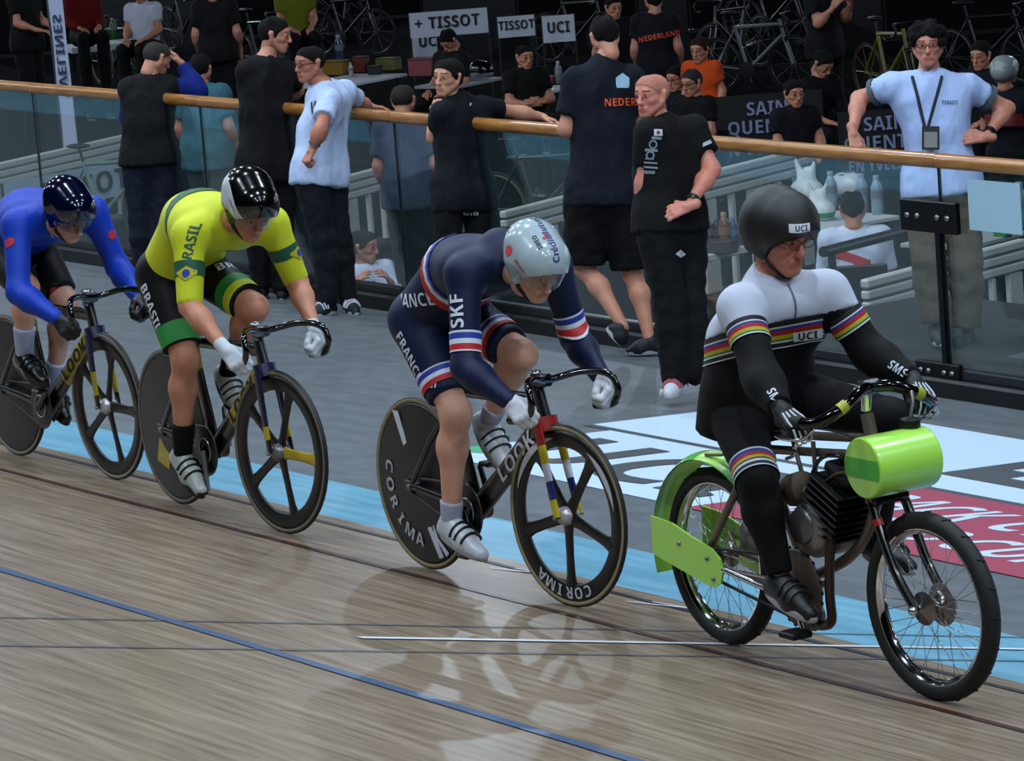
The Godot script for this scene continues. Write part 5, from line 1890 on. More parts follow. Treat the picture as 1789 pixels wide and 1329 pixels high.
	for k in 7:
		zb.face([zip[k] - x.basis.z * 0.003, zip[k + 1] - x.basis.z * 0.003, zip[k + 1] + x.basis.z * 0.003, zip[k] + x.basis.z * 0.003])
	part(p, "zip", press(zb, torso, 0.04, x.basis.x, 0.003), mat(Color(0.3, 0.32, 0.36), 0.5), true)
	# pale stripes along the gloves' fingers
	for sd in ["R", "L"]:
		var gx := MB.new()
		var st := MB.new()
		for f in 4:
			var fx: float = [0.028, 0.0095, -0.0095, -0.027][f]
			st.tube([Vector3(fx * 0.7, 0.0165, 0.03), Vector3(fx, 0.0145, 0.07), Vector3(fx, 0.012, 0.088)], 0.0035, 5)
			st.tube([Vector3(fx, 0.008, 0.096), Vector3(fx, -0.014, 0.116), Vector3(fx, -0.036, 0.124)], 0.0038, 5)
			st.tube([Vector3(fx, -0.044, 0.123), Vector3(fx, -0.06, 0.108)], 0.0035, 5)
		var z: Vector3 = j["hd" + sd][0].normalized()
		var palm: Vector3 = j["hd" + sd][1]
		var y := (-palm + z * palm.dot(z)).normalized()
		var xx := y.cross(z)
		if sd == "L":
			xx = -xx
		gx.join(st, Transform3D(Basis(xx, y, z) * 1.06, j["wr" + sd]))
		part(p, "glove_print", gx, white, true)
# ---------------------------------------------------------------- people along the barrier and in the infield
# joints read off the photograph: name: [x, y, metres behind (+) or before (-) the person's own depth]
func pose(d: float, t: Dictionary) -> Dictionary:
	var j := {}
	for k in t:
		var q: Array = t[k]
		j[k] = at(q[0], q[1], d + (q[2] if q.size() > 2 else 0.0))
	return j


func depth_at(x: float, y: float) -> float:
	return (on_floor(x, y) - eye).dot(cf)


# hand: direction and palm in (right, up, towards viewer)
func hnd(a: Array, b: Array, kind: String) -> Array:
	return [dirv(a[0], a[1], a[2]), dirv(b[0], b[1], b[2]), kind]


func watch(n: Node3D, j: Dictionary, sd: String, m: Material, s := 1.0) -> void:
	var a: Vector3 = j["wr" + sd]
	var b: Vector3 = j["el" + sd]
	var bones := arm_bones(j, sd, s * 0.97, 0.0)
	var t := 0.035 / a.distance_to(b)
	part(n, "watch", ring_on(bones, 0.03, a, b, t, t + 0.1, 0.005, 20, 0.1), m, true)


func folk_front() -> void:
	var skin := Color(0.74, 0.5, 0.4)
	var black := cloth(Color(0.022, 0.022, 0.026))
	var white := mat(Color(0.75, 0.77, 0.8), 0.7)
	var sole := mat(Color(0.6, 0.62, 0.64), 0.6)
	var dark_hair := Color(0.045, 0.035, 0.03)
	# 1 man leaning on the rail, blue sleeves under a dark vest
	var d := depth_at(262, 488)
	var j := pose(d, {"head": [274, 103], "neck": [262, 136], "shL": [228, 156], "shR": [296, 152], "elR": [346, 160, 0.1], "wrR": [318, 112, 0.16], "elL": [226, 205, 0.12], "wrL": [262, 196, 0.24], "hipL": [240, 285], "hipR": [284, 285], "mid": [258, 215, -0.02], "knL": [245, 390, -0.02], "knR": [284, 392, -0.02], "anL": [248, 472], "anR": [282, 474], "toeL": [240, 478, 0.16], "toeR": [284, 480, 0.16]})
	j.hdR = hnd([-0.6, 0.8, -0.1], [-0.8, -0.5, -0.1], "relax")
	j.hdL = hnd([1, 0.1, -0.2], [0, -1, 0], "relax")
	var vest := cloth(Color(0.03, 0.035, 0.045))
	var n := person({"label": "grey-haired man in dark vest with blue sleeves leaning on the handrail", "j": j, "skin": skin, "cell": 0.015, "head": {"f": dirv(0.75, -0.25, -0.6)}, "hair": ["buzz", Color(0.2, 0.18, 0.16)], "top": {"mat": vest, "name": "vest", "sleeve": 0.1, "fit": 0.024, "loose": 0.012, "hem": 0.0, "collar": 0.3}, "legs": {"mat": cloth(Color(0.04, 0.06, 0.13)), "loose": 0.012, "name": "jeans"}, "shoes": {"mat": mat(Color(0.05, 0.05, 0.05)), "sole": sole}})
	for sd in ["L", "R"]:
		part(n, "sleeve", nets(arm_bones(j, sd, 1.0, 0.018, 1.95, 0.006), 0.014, 0.04), cloth(Color(0.03, 0.12, 0.42)), true)
	var ax: Vector3 = (j.head - j.neck).normalized()
	part(n, "collar", nets([[j.neck - ax * 0.02, j.neck + ax * 0.05, 0.078, 0.072, [Plane(ax, ax.dot(j.neck + ax * 0.035))]]], 0.009, 0.02), cloth(Color(0.62, 0.68, 0.78)), true)
	# 2 young man in a black T-shirt
	d = depth_at(470, 522)
	j = pose(d, {"head": [481, 62], "neck": [462, 104], "shL": [432, 124, -0.06], "shR": [497, 124, 0.06], "elR": [520, 158, 0.25], "wrR": [500, 172, 0.42], "elL": [440, 200, 0.1], "wrL": [478, 184, 0.32], "hipL": [442, 295, -0.05], "hipR": [494, 295, 0.05], "knL": [450, 400, -0.03], "knR": [492, 400, 0.03], "anL": [455, 500], "anR": [492, 502], "toeL": [458, 512, 0.18], "toeR": [500, 514, 0.18]})
	j.hdR = hnd([-1, 0, -0.4], [0, -1, 0], "relax")
	j.hdL = hnd([1, 0.1, -0.4], [0, -1, 0], "relax")
	person({"label": "young dark-haired man in a plain black T-shirt seen from behind", "j": j, "skin": skin, "cell": 0.015, "head": {"f": dirv(0.95, -0.12, 0.15)}, "hair": ["short", dark_hair], "top": {"mat": black, "sleeve": 0.75, "fit": 0.016, "loose": 0.014, "hem": 0.08}, "legs": {"mat": black, "loose": 0.012}, "shoes": {"mat": mat(Color(0.04, 0.04, 0.04)), "sole": sole}})
	# 3 man in a white T-shirt, hand on hip
	d = depth_at(585, 548)
	j = pose(d, {"head": [541, 112, -0.05], "neck": [566, 148], "shL": [574, 176, -0.16], "shR": [602, 160, 0.12], "elR": [632, 182, 0.36], "wrR": [646, 186, 0.5], "elL": [560, 226, -0.36], "wrL": [545, 262, -0.34], "hipL": [542, 306, -0.08], "hipR": [576, 304, 0.08], "knL": [565, 420, -0.08], "knR": [592, 420, 0.05], "anL": [572, 526, -0.05], "anR": [608, 522, 0.05], "toeL": [549, 540, -0.12], "toeR": [622, 538, -0.12]})
	j.hdL = hnd([-0.3, -0.6, 0.1], [0.7, -0.1, -0.6], "fist")
	j.hdR = hnd([1, -0.1, -0.2], [0, -1, 0], "relax")
	n = person({"label": "man in white T-shirt and dark jeans with glasses and a hand on his hip", "j": j, "skin": Color(0.70, 0.44, 0.34), "cell": 0.014, "head": {"f": dirv(-0.75, -0.18, 0.6), "u": dirv(0.18, 1, 0)}, "hair": ["buzz", dark_hair], "glasses": Color(0.03, 0.03, 0.03), "top": {"mat": cloth(Color(0.72, 0.78, 0.9)), "sleeve": 0.62, "fit": 0.016, "loose": 0.018, "hem": 0.06, "cuff": 0.014}, "legs": {"mat": cloth(Color(0.045, 0.06, 0.085)), "loose": 0.014, "name": "jeans"}, "shoes": {"mat": mat(Color(0.05, 0.045, 0.05)), "sole": sole, "laces": white}})
	watch(n, j, "L", mat(Color(0.5, 0.5, 0.52), 0.3, 0.6))
	text_on(n, "chest_print", "V", n.get_meta("tb"), 0.04, at(524, 186, d - 0.35), (cr - cf * 0.5).normalized(), cu, 0.09, mat(Color(0.04, 0.05, 0.12), 0.7))
	# 4 woman in navy polo, arm along the rail
	d = depth_at(806, 574)
	j = pose(d, {"head": [782, 136, -0.06], "neck": [800, 172], "shR": [772, 196, -0.12], "shL": [845, 188, 0.1], "elL": [905, 196, 0.22], "wrL": [948, 204, 0.26], "elR": [757, 240, 0.02], "wrR": [762, 194, 0.18], "hipR": [782, 340, -0.06], "hipL": [838, 340, 0.06], "knR": [785, 445, -0.08], "knL": [835, 450, 0.0], "anR": [790, 555], "anL": [830, 552, 0.05], "toeR": [775, 572, -0.14], "toeL": [835, 570, -0.14]})
	j.hdL = hnd([0.9, -0.3, 0.1], [-0.2, -1, 0], "relax")
	j.hdR = hnd([0.1, 0.6, -0.6], [0.2, -0.6, -0.6], "relax")
	var navy := cloth(Color(0.035, 0.042, 0.075))
	n = person({"label": "woman in navy polo shirt with her arm stretched along the handrail", "j": j, "skin": Color(0.78, 0.55, 0.44), "s": 0.93, "cell": 0.014, "head": {"f": dirv(-0.55, -0.15, 0.8), "u": dirv(0.12, 1, 0)}, "hair": ["bun", Color(0.06, 0.045, 0.035)], "top": {"mat": navy, "sleeve": 0.55, "fit": 0.014, "loose": 0.008, "hem": 0.1, "collar": 0.5}, "legs": {"mat": black, "loose": 0.012}, "shoes": {"mat": mat(Color(0.05, 0.05, 0.05)), "sole": sole}})
	var tb: Array = n.get_meta("tb")
	text_on(n, "emblem", "F", tb, 0.04, at(822, 178, d - 0.3), cr, cu, 0.02, white)
	text_on(n, "emblem", "ala", n.get_meta("lb"), 0.035, at(822, 366, d - 0.3), cr, cu, 0.05, white)
	# 5 tall man in navy polo and black shorts, seen from behind
	d = depth_at(1135, 622)
	j = pose(d, {"head": [1056, 66, 0.03], "neck": [1052, 112], "shL": [1006, 140, -0.03], "shR": [1102, 138, 0.03], "elL": [988, 226, -0.02], "wrL": [1030, 236, 0.22], "elR": [1118, 220, 0.1], "wrR": [1075, 225, 0.3], "hipL": [1024, 345], "hipR": [1086, 345], "knL": [1022, 470, 0.08], "knR": [1104, 478, 0.08], "anL": [1090, 572, -0.1], "anR": [1134, 592, 0.0], "toeL": [1062, 622, -0.05], "toeR": [1098, 614, 0.02]})
	j.hdL = hnd([1, 0.1, -0.3], [0, -1, -0.3], "relax")
	j.hdR = hnd([-1, 0.1, -0.3], [0, -1, -0.3], "relax")
	j.footupL = dirv(0.62, 0.62, 0.3)
	var navy2 := cloth(Color(0.035, 0.05, 0.105))
	n = person({"label": "tall man in navy polo with orange lettering and black shorts, legs crossed", "j": j, "skin": Color(0.76, 0.52, 0.42), "s": 1.04, "cell": 0.014, "head": {"f": dirv(-0.3, -0.2, -0.9)}, "hair": ["short", dark_hair], "top": {"mat": navy2, "sleeve": 0.72, "fit": 0.016, "loose": 0.02, "hem": 0.04, "collar": 0.45, "cuff": 0.018}, "legs": {"mat": black, "name": "shorts", "len": 0.92, "loose": 0.035, "fit": 0.016}, "shoes": {"mat": mat(Color(0.03, 0.035, 0.07), 0.6), "sole": sole, "cell": 0.008}})
	tb = n.get_meta("tb")
	text_on(n, "lettering", "NEDERLAND", tb, 0.04, at(1110, 172, d - 0.35), (cr + cu * 0.05).normalized(), cu, 0.045, mat(Color(0.85, 0.3, 0.1), 0.6), 0.0, 0.95)
	patch_on(n, "emblem", [Vector2(-0.035, -0.04), Vector2(0.035, -0.04), Vector2(0.04, -0.02), Vector2(0.04, 0.02), Vector2(0.0, 0.05), Vector2(-0.04, 0.02), Vector2(-0.04, -0.02)], tb, 0.04, at(1090, 136, d - 0.35), cr, cu, mat(Color(0.55, 0.68, 0.75), 0.6))
	# 6 bald man in black polo
	d = depth_at(1190, 705)
	j = pose(d, {"head": [1138, 168, -0.04], "neck": [1156, 216], "shR": [1135, 232, -0.16], "shL": [1212, 226, 0.1], "elL": [1244, 296, 0.02], "wrL": [1203, 360, -0.2], "elR": [1124, 320, -0.1], "wrR": [1130, 392, 0.02], "hipR": [1146, 395, -0.08], "hipL": [1198, 395, 0.08], "knR": [1170, 530, -0.06], "knL": [1205, 530, 0.03], "anR": [1178, 660, -0.04], "anL": [1208, 656, 0.03], "toeR": [1170, 700, -0.16], "toeL": [1158, 684, -0.05]})
	j.belly = 0.012
	j.hdL = hnd([-0.9, -0.3, 0.05], [0.1, -0.3, -0.9], "relax")
	j.hdR = hnd([-0.1, -1, 0], [1, 0, -0.3], "relax")
	n = person({"label": "bald man in black polo and black trousers with white shoes", "j": j, "skin": Color(0.80, 0.5, 0.42), "s": 1.04, "cell": 0.014, "head": {"f": dirv(-0.62, -0.16, 0.72)}, "hair": ["buzz", Color(0.68, 0.45, 0.38)], "top": {"mat": black, "sleeve": 0.62, "fit": 0.015, "loose": 0.012, "hem": 0.02, "collar": 0.5, "cuff": 0.014}, "legs": {"mat": black, "loose": 0.016}, "shoes": {"mat": mat(Color(0.72, 0.74, 0.76), 0.5), "sole": mat(Color(0.7, 0.7, 0.7)), "laces": mat(Color(0.6, 0.25, 0.3)), "cell": 0.008}})
	watch(n, j, "L", mat(Color(0.25, 0.26, 0.25), 0.3, 0.6), 1.04)
	tb = n.get_meta("tb")
	patch_on(n, "flag", rect_poly(0.046, 0.036), tb, 0.04, at(1152, 228, d - 0.4), cr, (cu + cr * 0.2).normalized(), white)
	patch_on(n, "flag_disc", disc_poly(0.009), tb, 0.04, at(1152, 228, d - 0.4), cr, cu, mat(Color(0.6, 0.06, 0.1)), 0.009)
	var grey_ink := mat(Color(0.5, 0.53, 0.56), 0.7)
	for q in [[1149, 238, 15, 4], [1140, 259, 19, 4], [1137, 274, 13, 2], [1139, 281, 20, 2.5], [1139, 289, 21, 3], [1137, 297, 16, 5]]:
		patch_on(n, "sponsor_bar", rect_poly(q[2] * 0.0036, q[3] * 0.0036), tb, 0.04, at(q[0], q[1], d - 0.4), (cr - cu * 0.06).normalized(), cu, grey_ink)
	for q in [[1143, 249, 7], [1138, 268, 7]]:
		patch_on(n, "sponsor_badge", disc_poly(q[2] * 0.0034), tb, 0.04, at(q[0], q[1], d - 0.4), cr, cu, grey_ink)
		patch_on(n, "sponsor_badge", disc_poly(q[2] * 0.002), tb, 0.04, at(q[0], q[1], d - 0.4), cr, cu, black, 0.009)
	var sl := j.shL.lerp(j.elL, 0.42) as Vector3
	patch_on(n, "sleeve_bar", rect_poly(0.11, 0.02), arm_bones(j, "L", 1.04, 0.015, 0.62, 0.014), 0.03, sl - cf * 0.1, (cr + cu * 0.45).normalized(), (cu - cr * 0.45).normalized(), mat(Color(0.6, 0.66, 0.68)))
	patch_on(n, "logo", [Vector2(-0.03, 0), Vector2(0, -0.02), Vector2(0.03, 0), Vector2(0, 0.025)], n.get_meta("lb"), 0.035, at(1192, 442, d - 0.3), cr, cu, white)
	# 7 curly-haired man in white T-shirt behind the glass
	d = (low_pt(1650, 603, -LOW) - eye).dot(cf)
	j = pose(d, {"head": [1621, 82, -0.05], "neck": [1624, 130], "shR": [1558, 150], "shL": [1690, 152], "elR": [1500, 172, 0.12], "wrR": [1490, 232, -0.1], "elL": [1760, 190, 0.1], "wrL": [1722, 240, -0.08], "hipR": [1612, 330], "hipL": [1682, 330], "knR": [1622, 455, -0.05], "knL": [1686, 460, 0.0], "anR": [1634, 570], "anL": [1690, 580, 0.05], "toeR": [1645, 600, -0.2], "toeL": [1662, 606, -0.15]})
	j.hdR = hnd([0.2, -0.9, 0.3], [0, -0.6, -0.6], "relax")
	j.hdL = hnd([-0.95, 0.0, 0.25], [0.1, -0.3, -0.9], "relax")
	n = person({"label": "curly-haired man in white T-shirt and khaki trousers standing behind the glass", "j": j, "skin": Color(0.76, 0.5, 0.41), "s": 1.03, "cell": 0.014, "head": {"f": dirv(-0.12, -0.1, 1)}, "hair": ["curly", Color(0.06, 0.045, 0.04)], "glasses": Color(0.1, 0.1, 0.1), "top": {"mat": cloth(Color(0.66, 0.74, 0.9)), "sleeve": 0.42, "fit": 0.016, "loose": 0.016, "hem": 0.03, "cuff": 0.022}, "legs": {"mat": cloth(Color(0.34, 0.30, 0.23)), "loose": 0.02, "fit": 0.014, "len": 1.93}, "shoes": {"mat": mat(Color(0.05, 0.06, 0.07)), "sole": sole}})
	watch(n, j, "L", mat(Color(0.02, 0.02, 0.02), 0.4), 1.03)
	tb = n.get_meta("tb")
	for sd in ["L", "R"]:
		var a: Vector3 = j["sh" + sd]
		var b: Vector3 = j["el" + sd]
		part(n, "cuff", ring_on(arm_bones(j, sd, 1.03, 0.016, 0.9, 0.022), 0.03, a, b, 0.42, 0.55, 0.001, 24, 0.16), cloth(Color(0.32, 0.36, 0.4)), true)
	part(n, "collar", nets([[j.neck - Vector3(0, 0.02, 0), j.neck + Vector3(0, 0.05, 0), 0.08, 0.072, [Plane(Vector3.UP, j.neck.y + 0.035)]]], 0.009, 0.02), cloth(Color(0.32, 0.36, 0.4)), true)
	for side in [[1600, 1621], [1652, 1625]]:
		var pts := []
		for k in 9:
			var t := k / 8.0
			var x := lerpf(side[0], side[1], t)
			var y := lerpf(128, 222, t)
			var p := at(x, y, d - 0.3)
			for it in 14:
				var e := dist(tb, 0.04, p) - 0.006
				if e < 0.001: break
				p += cf * e * 0.8
			pts.append(p)
		part(n, "lanyard", MB.new().tube(pts, 0.006, 5, 1.6, cf), mat(Color(0.05, 0.07, 0.16)), true)
	part(n, "pass_card", MB.new().box(frame(at(1626, 241, d - 0.2), cr, cu), Vector3(0.1, 0.135, 0.006), 0.002), mat(Color(0.1, 0.06, 0.07), 0.4), true)
	part(n, "pass_print", MB.new().box(frame(at(1626, 244, d - 0.204), cr, cu), Vector3(0.075, 0.09, 0.004)), mat(Color(0.5, 0.52, 0.5), 0.5), true)
	text_on(n, "chest_print", "TISSOT", tb, 0.04, at(1665, 175, d - 0.3), cr, cu, 0.02, mat(Color(0.15, 0.22, 0.4)))
# ---------------------------------------------------------------- the sunken infield behind the glass
const LOW := -0.9
var box_n := 0


# the point seen at (x, y) that lies h above the infield's floor
func low_pt(x: float, y: float, h: float) -> Vector3:
	var v := cf + cr * ((x - 894.5) / FOCAL) - cu * ((y - 664.5) / FOCAL)
	return eye + v * ((LOW + h - eye.y) / v.y)


func level_basis(r: float, t: float) -> Basis:
	var f := dirv(r, 0, t)
	f.y = 0
	f = f.normalized()
	return Basis(Vector3.UP.cross(f), Vector3.UP, f)


# somebody in the background; face = (right, towards viewer)
func folk(label: String, x: float, y: float, d: float, face: Array, sit: bool, top: Dictionary, o := {}) -> Node3D:
	var h := at(x, y, d)
	var b := level_basis(face[0], face[1])
	var body := level_basis(o.get("body", face)[0], o.get("body", face)[1])
	var l := body.x
	var f := body.z
	var u := Vector3.UP
	var s: float = o.get("s", 1.0)
	var lean: float = o.get("lean", 0.0)
	var j := {"head": h, "neck": h - u * 0.135 * s - f * (0.02 + lean * 0.1)}
	j.shL = j.neck + l * 0.165 * s - u * 0.05
	j.shR = j.neck - l * 0.165 * s - u * 0.05
	var pel: Vector3 = j.neck - u * 0.5 * s - f * lean * 0.35
	j.hipL = pel + l * 0.085
	j.hipR = pel - l * 0.085
	for sd in [["L", 1.0], ["R", -1.0]]:
		var k: String = sd[0]
		var g: float = sd[1]
		match o.get("arms", "hang"):
			"hang":
				j["el" + k] = j["sh" + k] - u * 0.27 * s + l * g * 0.05 - f * 0.02
				j["wr" + k] = j["el" + k] - u * 0.2 * s + f * 0.12
				j["hd" + k] = [f * 0.4 - u, -l * g, "relax"]
			"fold":
				j["el" + k] = j["sh" + k] - u * 0.25 * s + l * g * 0.06 + f * 0.06
				j["wr" + k] = j["el" + k] + f * 0.14 - l * g * 0.17 - u * 0.0
				j["hd" + k] = [-l * g + f * 0.1, -f, "relax"]
			"lap":
				j["el" + k] = j["sh" + k] - u * 0.25 * s + l * g * 0.04 + f * 0.05
				j["wr" + k] = j["el" + k] + f * 0.22 - u * 0.08 - l * g * 0.08
				j["hd" + k] = [f - l * g * 0.4 - u * 0.2, -u, "relax"]
			"up":
				j["el" + k] = j["sh" + k] - u * 0.22 * s + l * g * 0.06 + f * 0.1
				j["wr" + k] = j["el" + k] + f * 0.12 + u * 0.14 - l * g * 0.08
				j["hd" + k] = [u * 0.7 + f * 0.4 - l * g * 0.5, -l * g, "relax"]
		var foot := LOW + 0.092
		if sit:
			j["kn" + k] = j["hip" + k] + f * 0.4 + l * g * 0.04
			j["an" + k] = Vector3(j["kn" + k].x, foot, j["kn" + k].z) - f * 0.05
		else:
			j["kn" + k] = (j["hip" + k] + Vector3(j["hip" + k].x, foot, j["hip" + k].z)) / 2 + f * 0.03
			j["an" + k] = Vector3(j["hip" + k].x, foot, j["hip" + k].z)
		j["toe" + k] = j["an" + k] + f * 0.17 - u * 0.065
	var hf: Vector3 = (b.z * 1.0 - u * o.get("nod", 0.1)).normalized()
	var spec := {"label": label, "j": j, "s": s, "skin": o.get("skin", Color(0.72, 0.48, 0.38)), "cell": o.get("cell", 0.02), "head": {"f": hf}, "top": top, "legs": {"mat": o.get("legs", cloth(Color(0.03, 0.03, 0.04))), "loose": 0.012}, "shoes": {"mat": mat(Color(0.05, 0.05, 0.06)), "sole": mat(Color(0.5, 0.5, 0.5)), "cell": 0.014}, "base": Vector3(pel.x, LOW, pel.z)}
	if o.has("hair"):
		spec.hair = o.hair
	if o.has("glasses"):
		spec.glasses = o.glasses
	var n := person(spec)
	if sit:
		chair(Vector3(pel.x, LOW, pel.z), body, o.get("seat_label", ""))
	return n


func chair(at_: Vector3, b: Basis, label: String) -> void:
	if label == "":
		return
	var n := thing("folding_chair", at_, label, "chair", "chairs in the infield")
	n.basis = b
	var m := mat(Color(0.04, 0.042, 0.045), 0.5)
	part(n, "seat", MB.new().box(Transform3D(Basis(), Vector3(0, 0.34, 0.05)), Vector3(0.42, 0.04, 0.42), 0.01), m)
	part(n, "backrest", MB.new().box(Transform3D(Basis(Vector3.RIGHT, -0.12), Vector3(0, 0.68, -0.2)), Vector3(0.42, 0.3, 0.03), 0.01), m)
	for sx in [-0.19, 0.19]:
		part(n, "leg", MB.new().tube([Vector3(sx, 0.0, -0.2), Vector3(sx, 0.36, -0.14), Vector3(sx, 0.82, -0.22)], 0.012, 6), m)
		part(n, "leg", MB.new().tube([Vector3(sx, 0.0, 0.24), Vector3(sx, 0.34, 0.2)], 0.012, 6), m)


func trestle(a: Vector3, b: Vector3, depth: float, label: String, col: Color, thick := 0.035) -> Node3D:
	# a, b: the front edge of the top
	var n := thing("trestle_table", Vector3((a.x + b.x) / 2, LOW, (a.z + b.z) / 2), label, "table")
	var x := (b - a); x.y = 0
	var l := x.length()
	x = x.normalized()
	var z := x.cross(Vector3.UP)
	if z.dot(cf) < 0:
		z = -z
	var y := a.y
	var c := (a + b) / 2 + z * depth / 2
	part(n, "tabletop", MB.new().box(Transform3D(Basis(x, Vector3.UP, x.cross(Vector3.UP)), Vector3(c.x, y - thick / 2, c.z)), Vector3(l, thick, depth), 0.006), mat(col, 0.5), true)
	for sx in [-0.42, 0.42]:
		for sz in [-0.4, 0.4]:
			var p: Vector3 = c + x * l * sx + z * depth * sz
			part(n, "leg", MB.new().tube([Vector3(p.x, LOW, p.z), Vector3(p.x, y - thick, p.z)], 0.014, 6), mat(Color(0.2, 0.2, 0.21), 0.4, 0.6), true)
	return n


func pit_fence(a: Vector3, b: Vector3, top: float, legs: int, label: String, gaps := true) -> Node3D:
	# moulded white plastic pit fence: grooved top beams over panels and posts
	var n := thing("pit_fence", Vector3((a.x + b.x) / 2, LOW, (a.z + b.z) / 2), label, "fence")
	var m := mat(Color(0.72, 0.74, 0.72), 0.5)
	var x := (b - a); x.y = 0
	var l := x.length()
	x = x.normalized()
	var bs := Basis(x, Vector3.UP, x.cross(Vector3.UP))
	var c := (a + b) / 2
	c.y = 0
	for k in 3:
		part(n, "beam", MB.new().box(Transform3D(bs, Vector3(c.x, LOW + top - 0.035 - k * 0.075, c.z)), Vector3(l, 0.062, 0.07), 0.012), m, true)
	part(n, "core", MB.new().box(Transform3D(bs, Vector3(c.x, LOW + top - 0.11, c.z)), Vector3(l - 0.02, 0.2, 0.04)), mat(Color(0.3, 0.34, 0.33), 0.6), true)
	for k in legs:
		var p: Vector3 = a.lerp(b, (k + 0.5) / legs)
		var wide := l / legs * (0.62 if (k % 2 == 0 and gaps) else 0.18)
		part(n, "panel", MB.new().box(Transform3D(bs, Vector3(p.x, LOW + (top - 0.22) / 2 + 0.03, p.z)), Vector3(wide, top - 0.28, 0.045), 0.01), m, true)
	part(n, "foot", MB.new().box(Transform3D(bs, Vector3(c.x, LOW + 0.03, c.z)), Vector3(l, 0.06, 0.3), 0.02), mat(Color(0.05, 0.055, 0.06), 0.6), true)
	return n


func bottle(p: Vector3, h: float, body: Color, cap: Color, label: String) -> void:
	var n := thing("bottle", p, label, "bottle", "bottles in the infield")
	var r := h * 0.16
	part(n, "body", MB.new().lathe([[0.001, 0], [r, 0.002], [r, h * 0.3], [r * 0.94, h * 0.36], [r, h * 0.42], [r, h * 0.68], [r * 0.45, h * 0.86], [r * 0.4, h * 0.9]], Transform3D(), 14), mat(body, 0.2))
	part(n, "label_band", MB.new().lathe([[r * 1.02, h * 0.42], [r * 1.02, h * 0.62]], Transform3D(), 14), mat(cap.darkened(0.2), 0.5))
	part(n, "cap", MB.new().lathe([[r * 0.48, h * 0.88], [r * 0.48, h * 0.99], [0.001, h]], Transform3D(), 12), mat(cap, 0.4))


func parcel(p: Vector3, s: Vector3, col: Color, label: String, turn := 0.0, called := "box", category := "box") -> void:
	var n := thing(called, p, label, category)
	n.rotation.y = turn
	part(n, "body", MB.new().box(Transform3D(Basis(), Vector3(0, s.y * 0.46, 0)), Vector3(s.x, s.y * 0.92, s.z), 0.008), mat(col, 0.6))
	part(n, "lid", MB.new().box(Transform3D(Basis(), Vector3(0, s.y * 0.95, 0)), Vector3(s.x * 1.03, s.y * 0.1, s.z * 1.03), 0.006), mat(col.darkened(0.25), 0.6))


func bag(p: Vector3, w: float, h: float, col: Color, stripe: Color, label: String) -> void:
	var n := thing("plastic_bag", p, label, "bag")
	var b := [[Vector3(-w * 0.25, h * 0.25, 0), Vector3(w * 0.25, h * 0.25, 0), h * 0.26, h * 0.26, [Plane(Vector3.DOWN, 0.0)]], [Vector3(0, h * 0.4, 0), Vector3(w * 0.05, h * 0.7, 0), h * 0.24, h * 0.12], [Vector3(-w * 0.2, h * 0.6, 0), Vector3(-w * 0.3, h * 0.95, 0.02), h * 0.1, h * 0.04], [Vector3(w * 0.18, h * 0.6, 0), Vector3(w * 0.26, h * 0.9, -0.02), h * 0.1, h * 0.04]]
	part(n, "body", nets(b, 0.014, 0.04), mat(col, 0.45))
	part(n, "print", ring_on(b, 0.04, Vector3(0, 0, 0), Vector3(0, h, 0), 0.08, 0.22, 0.003, 24, w), mat(stripe, 0.5))


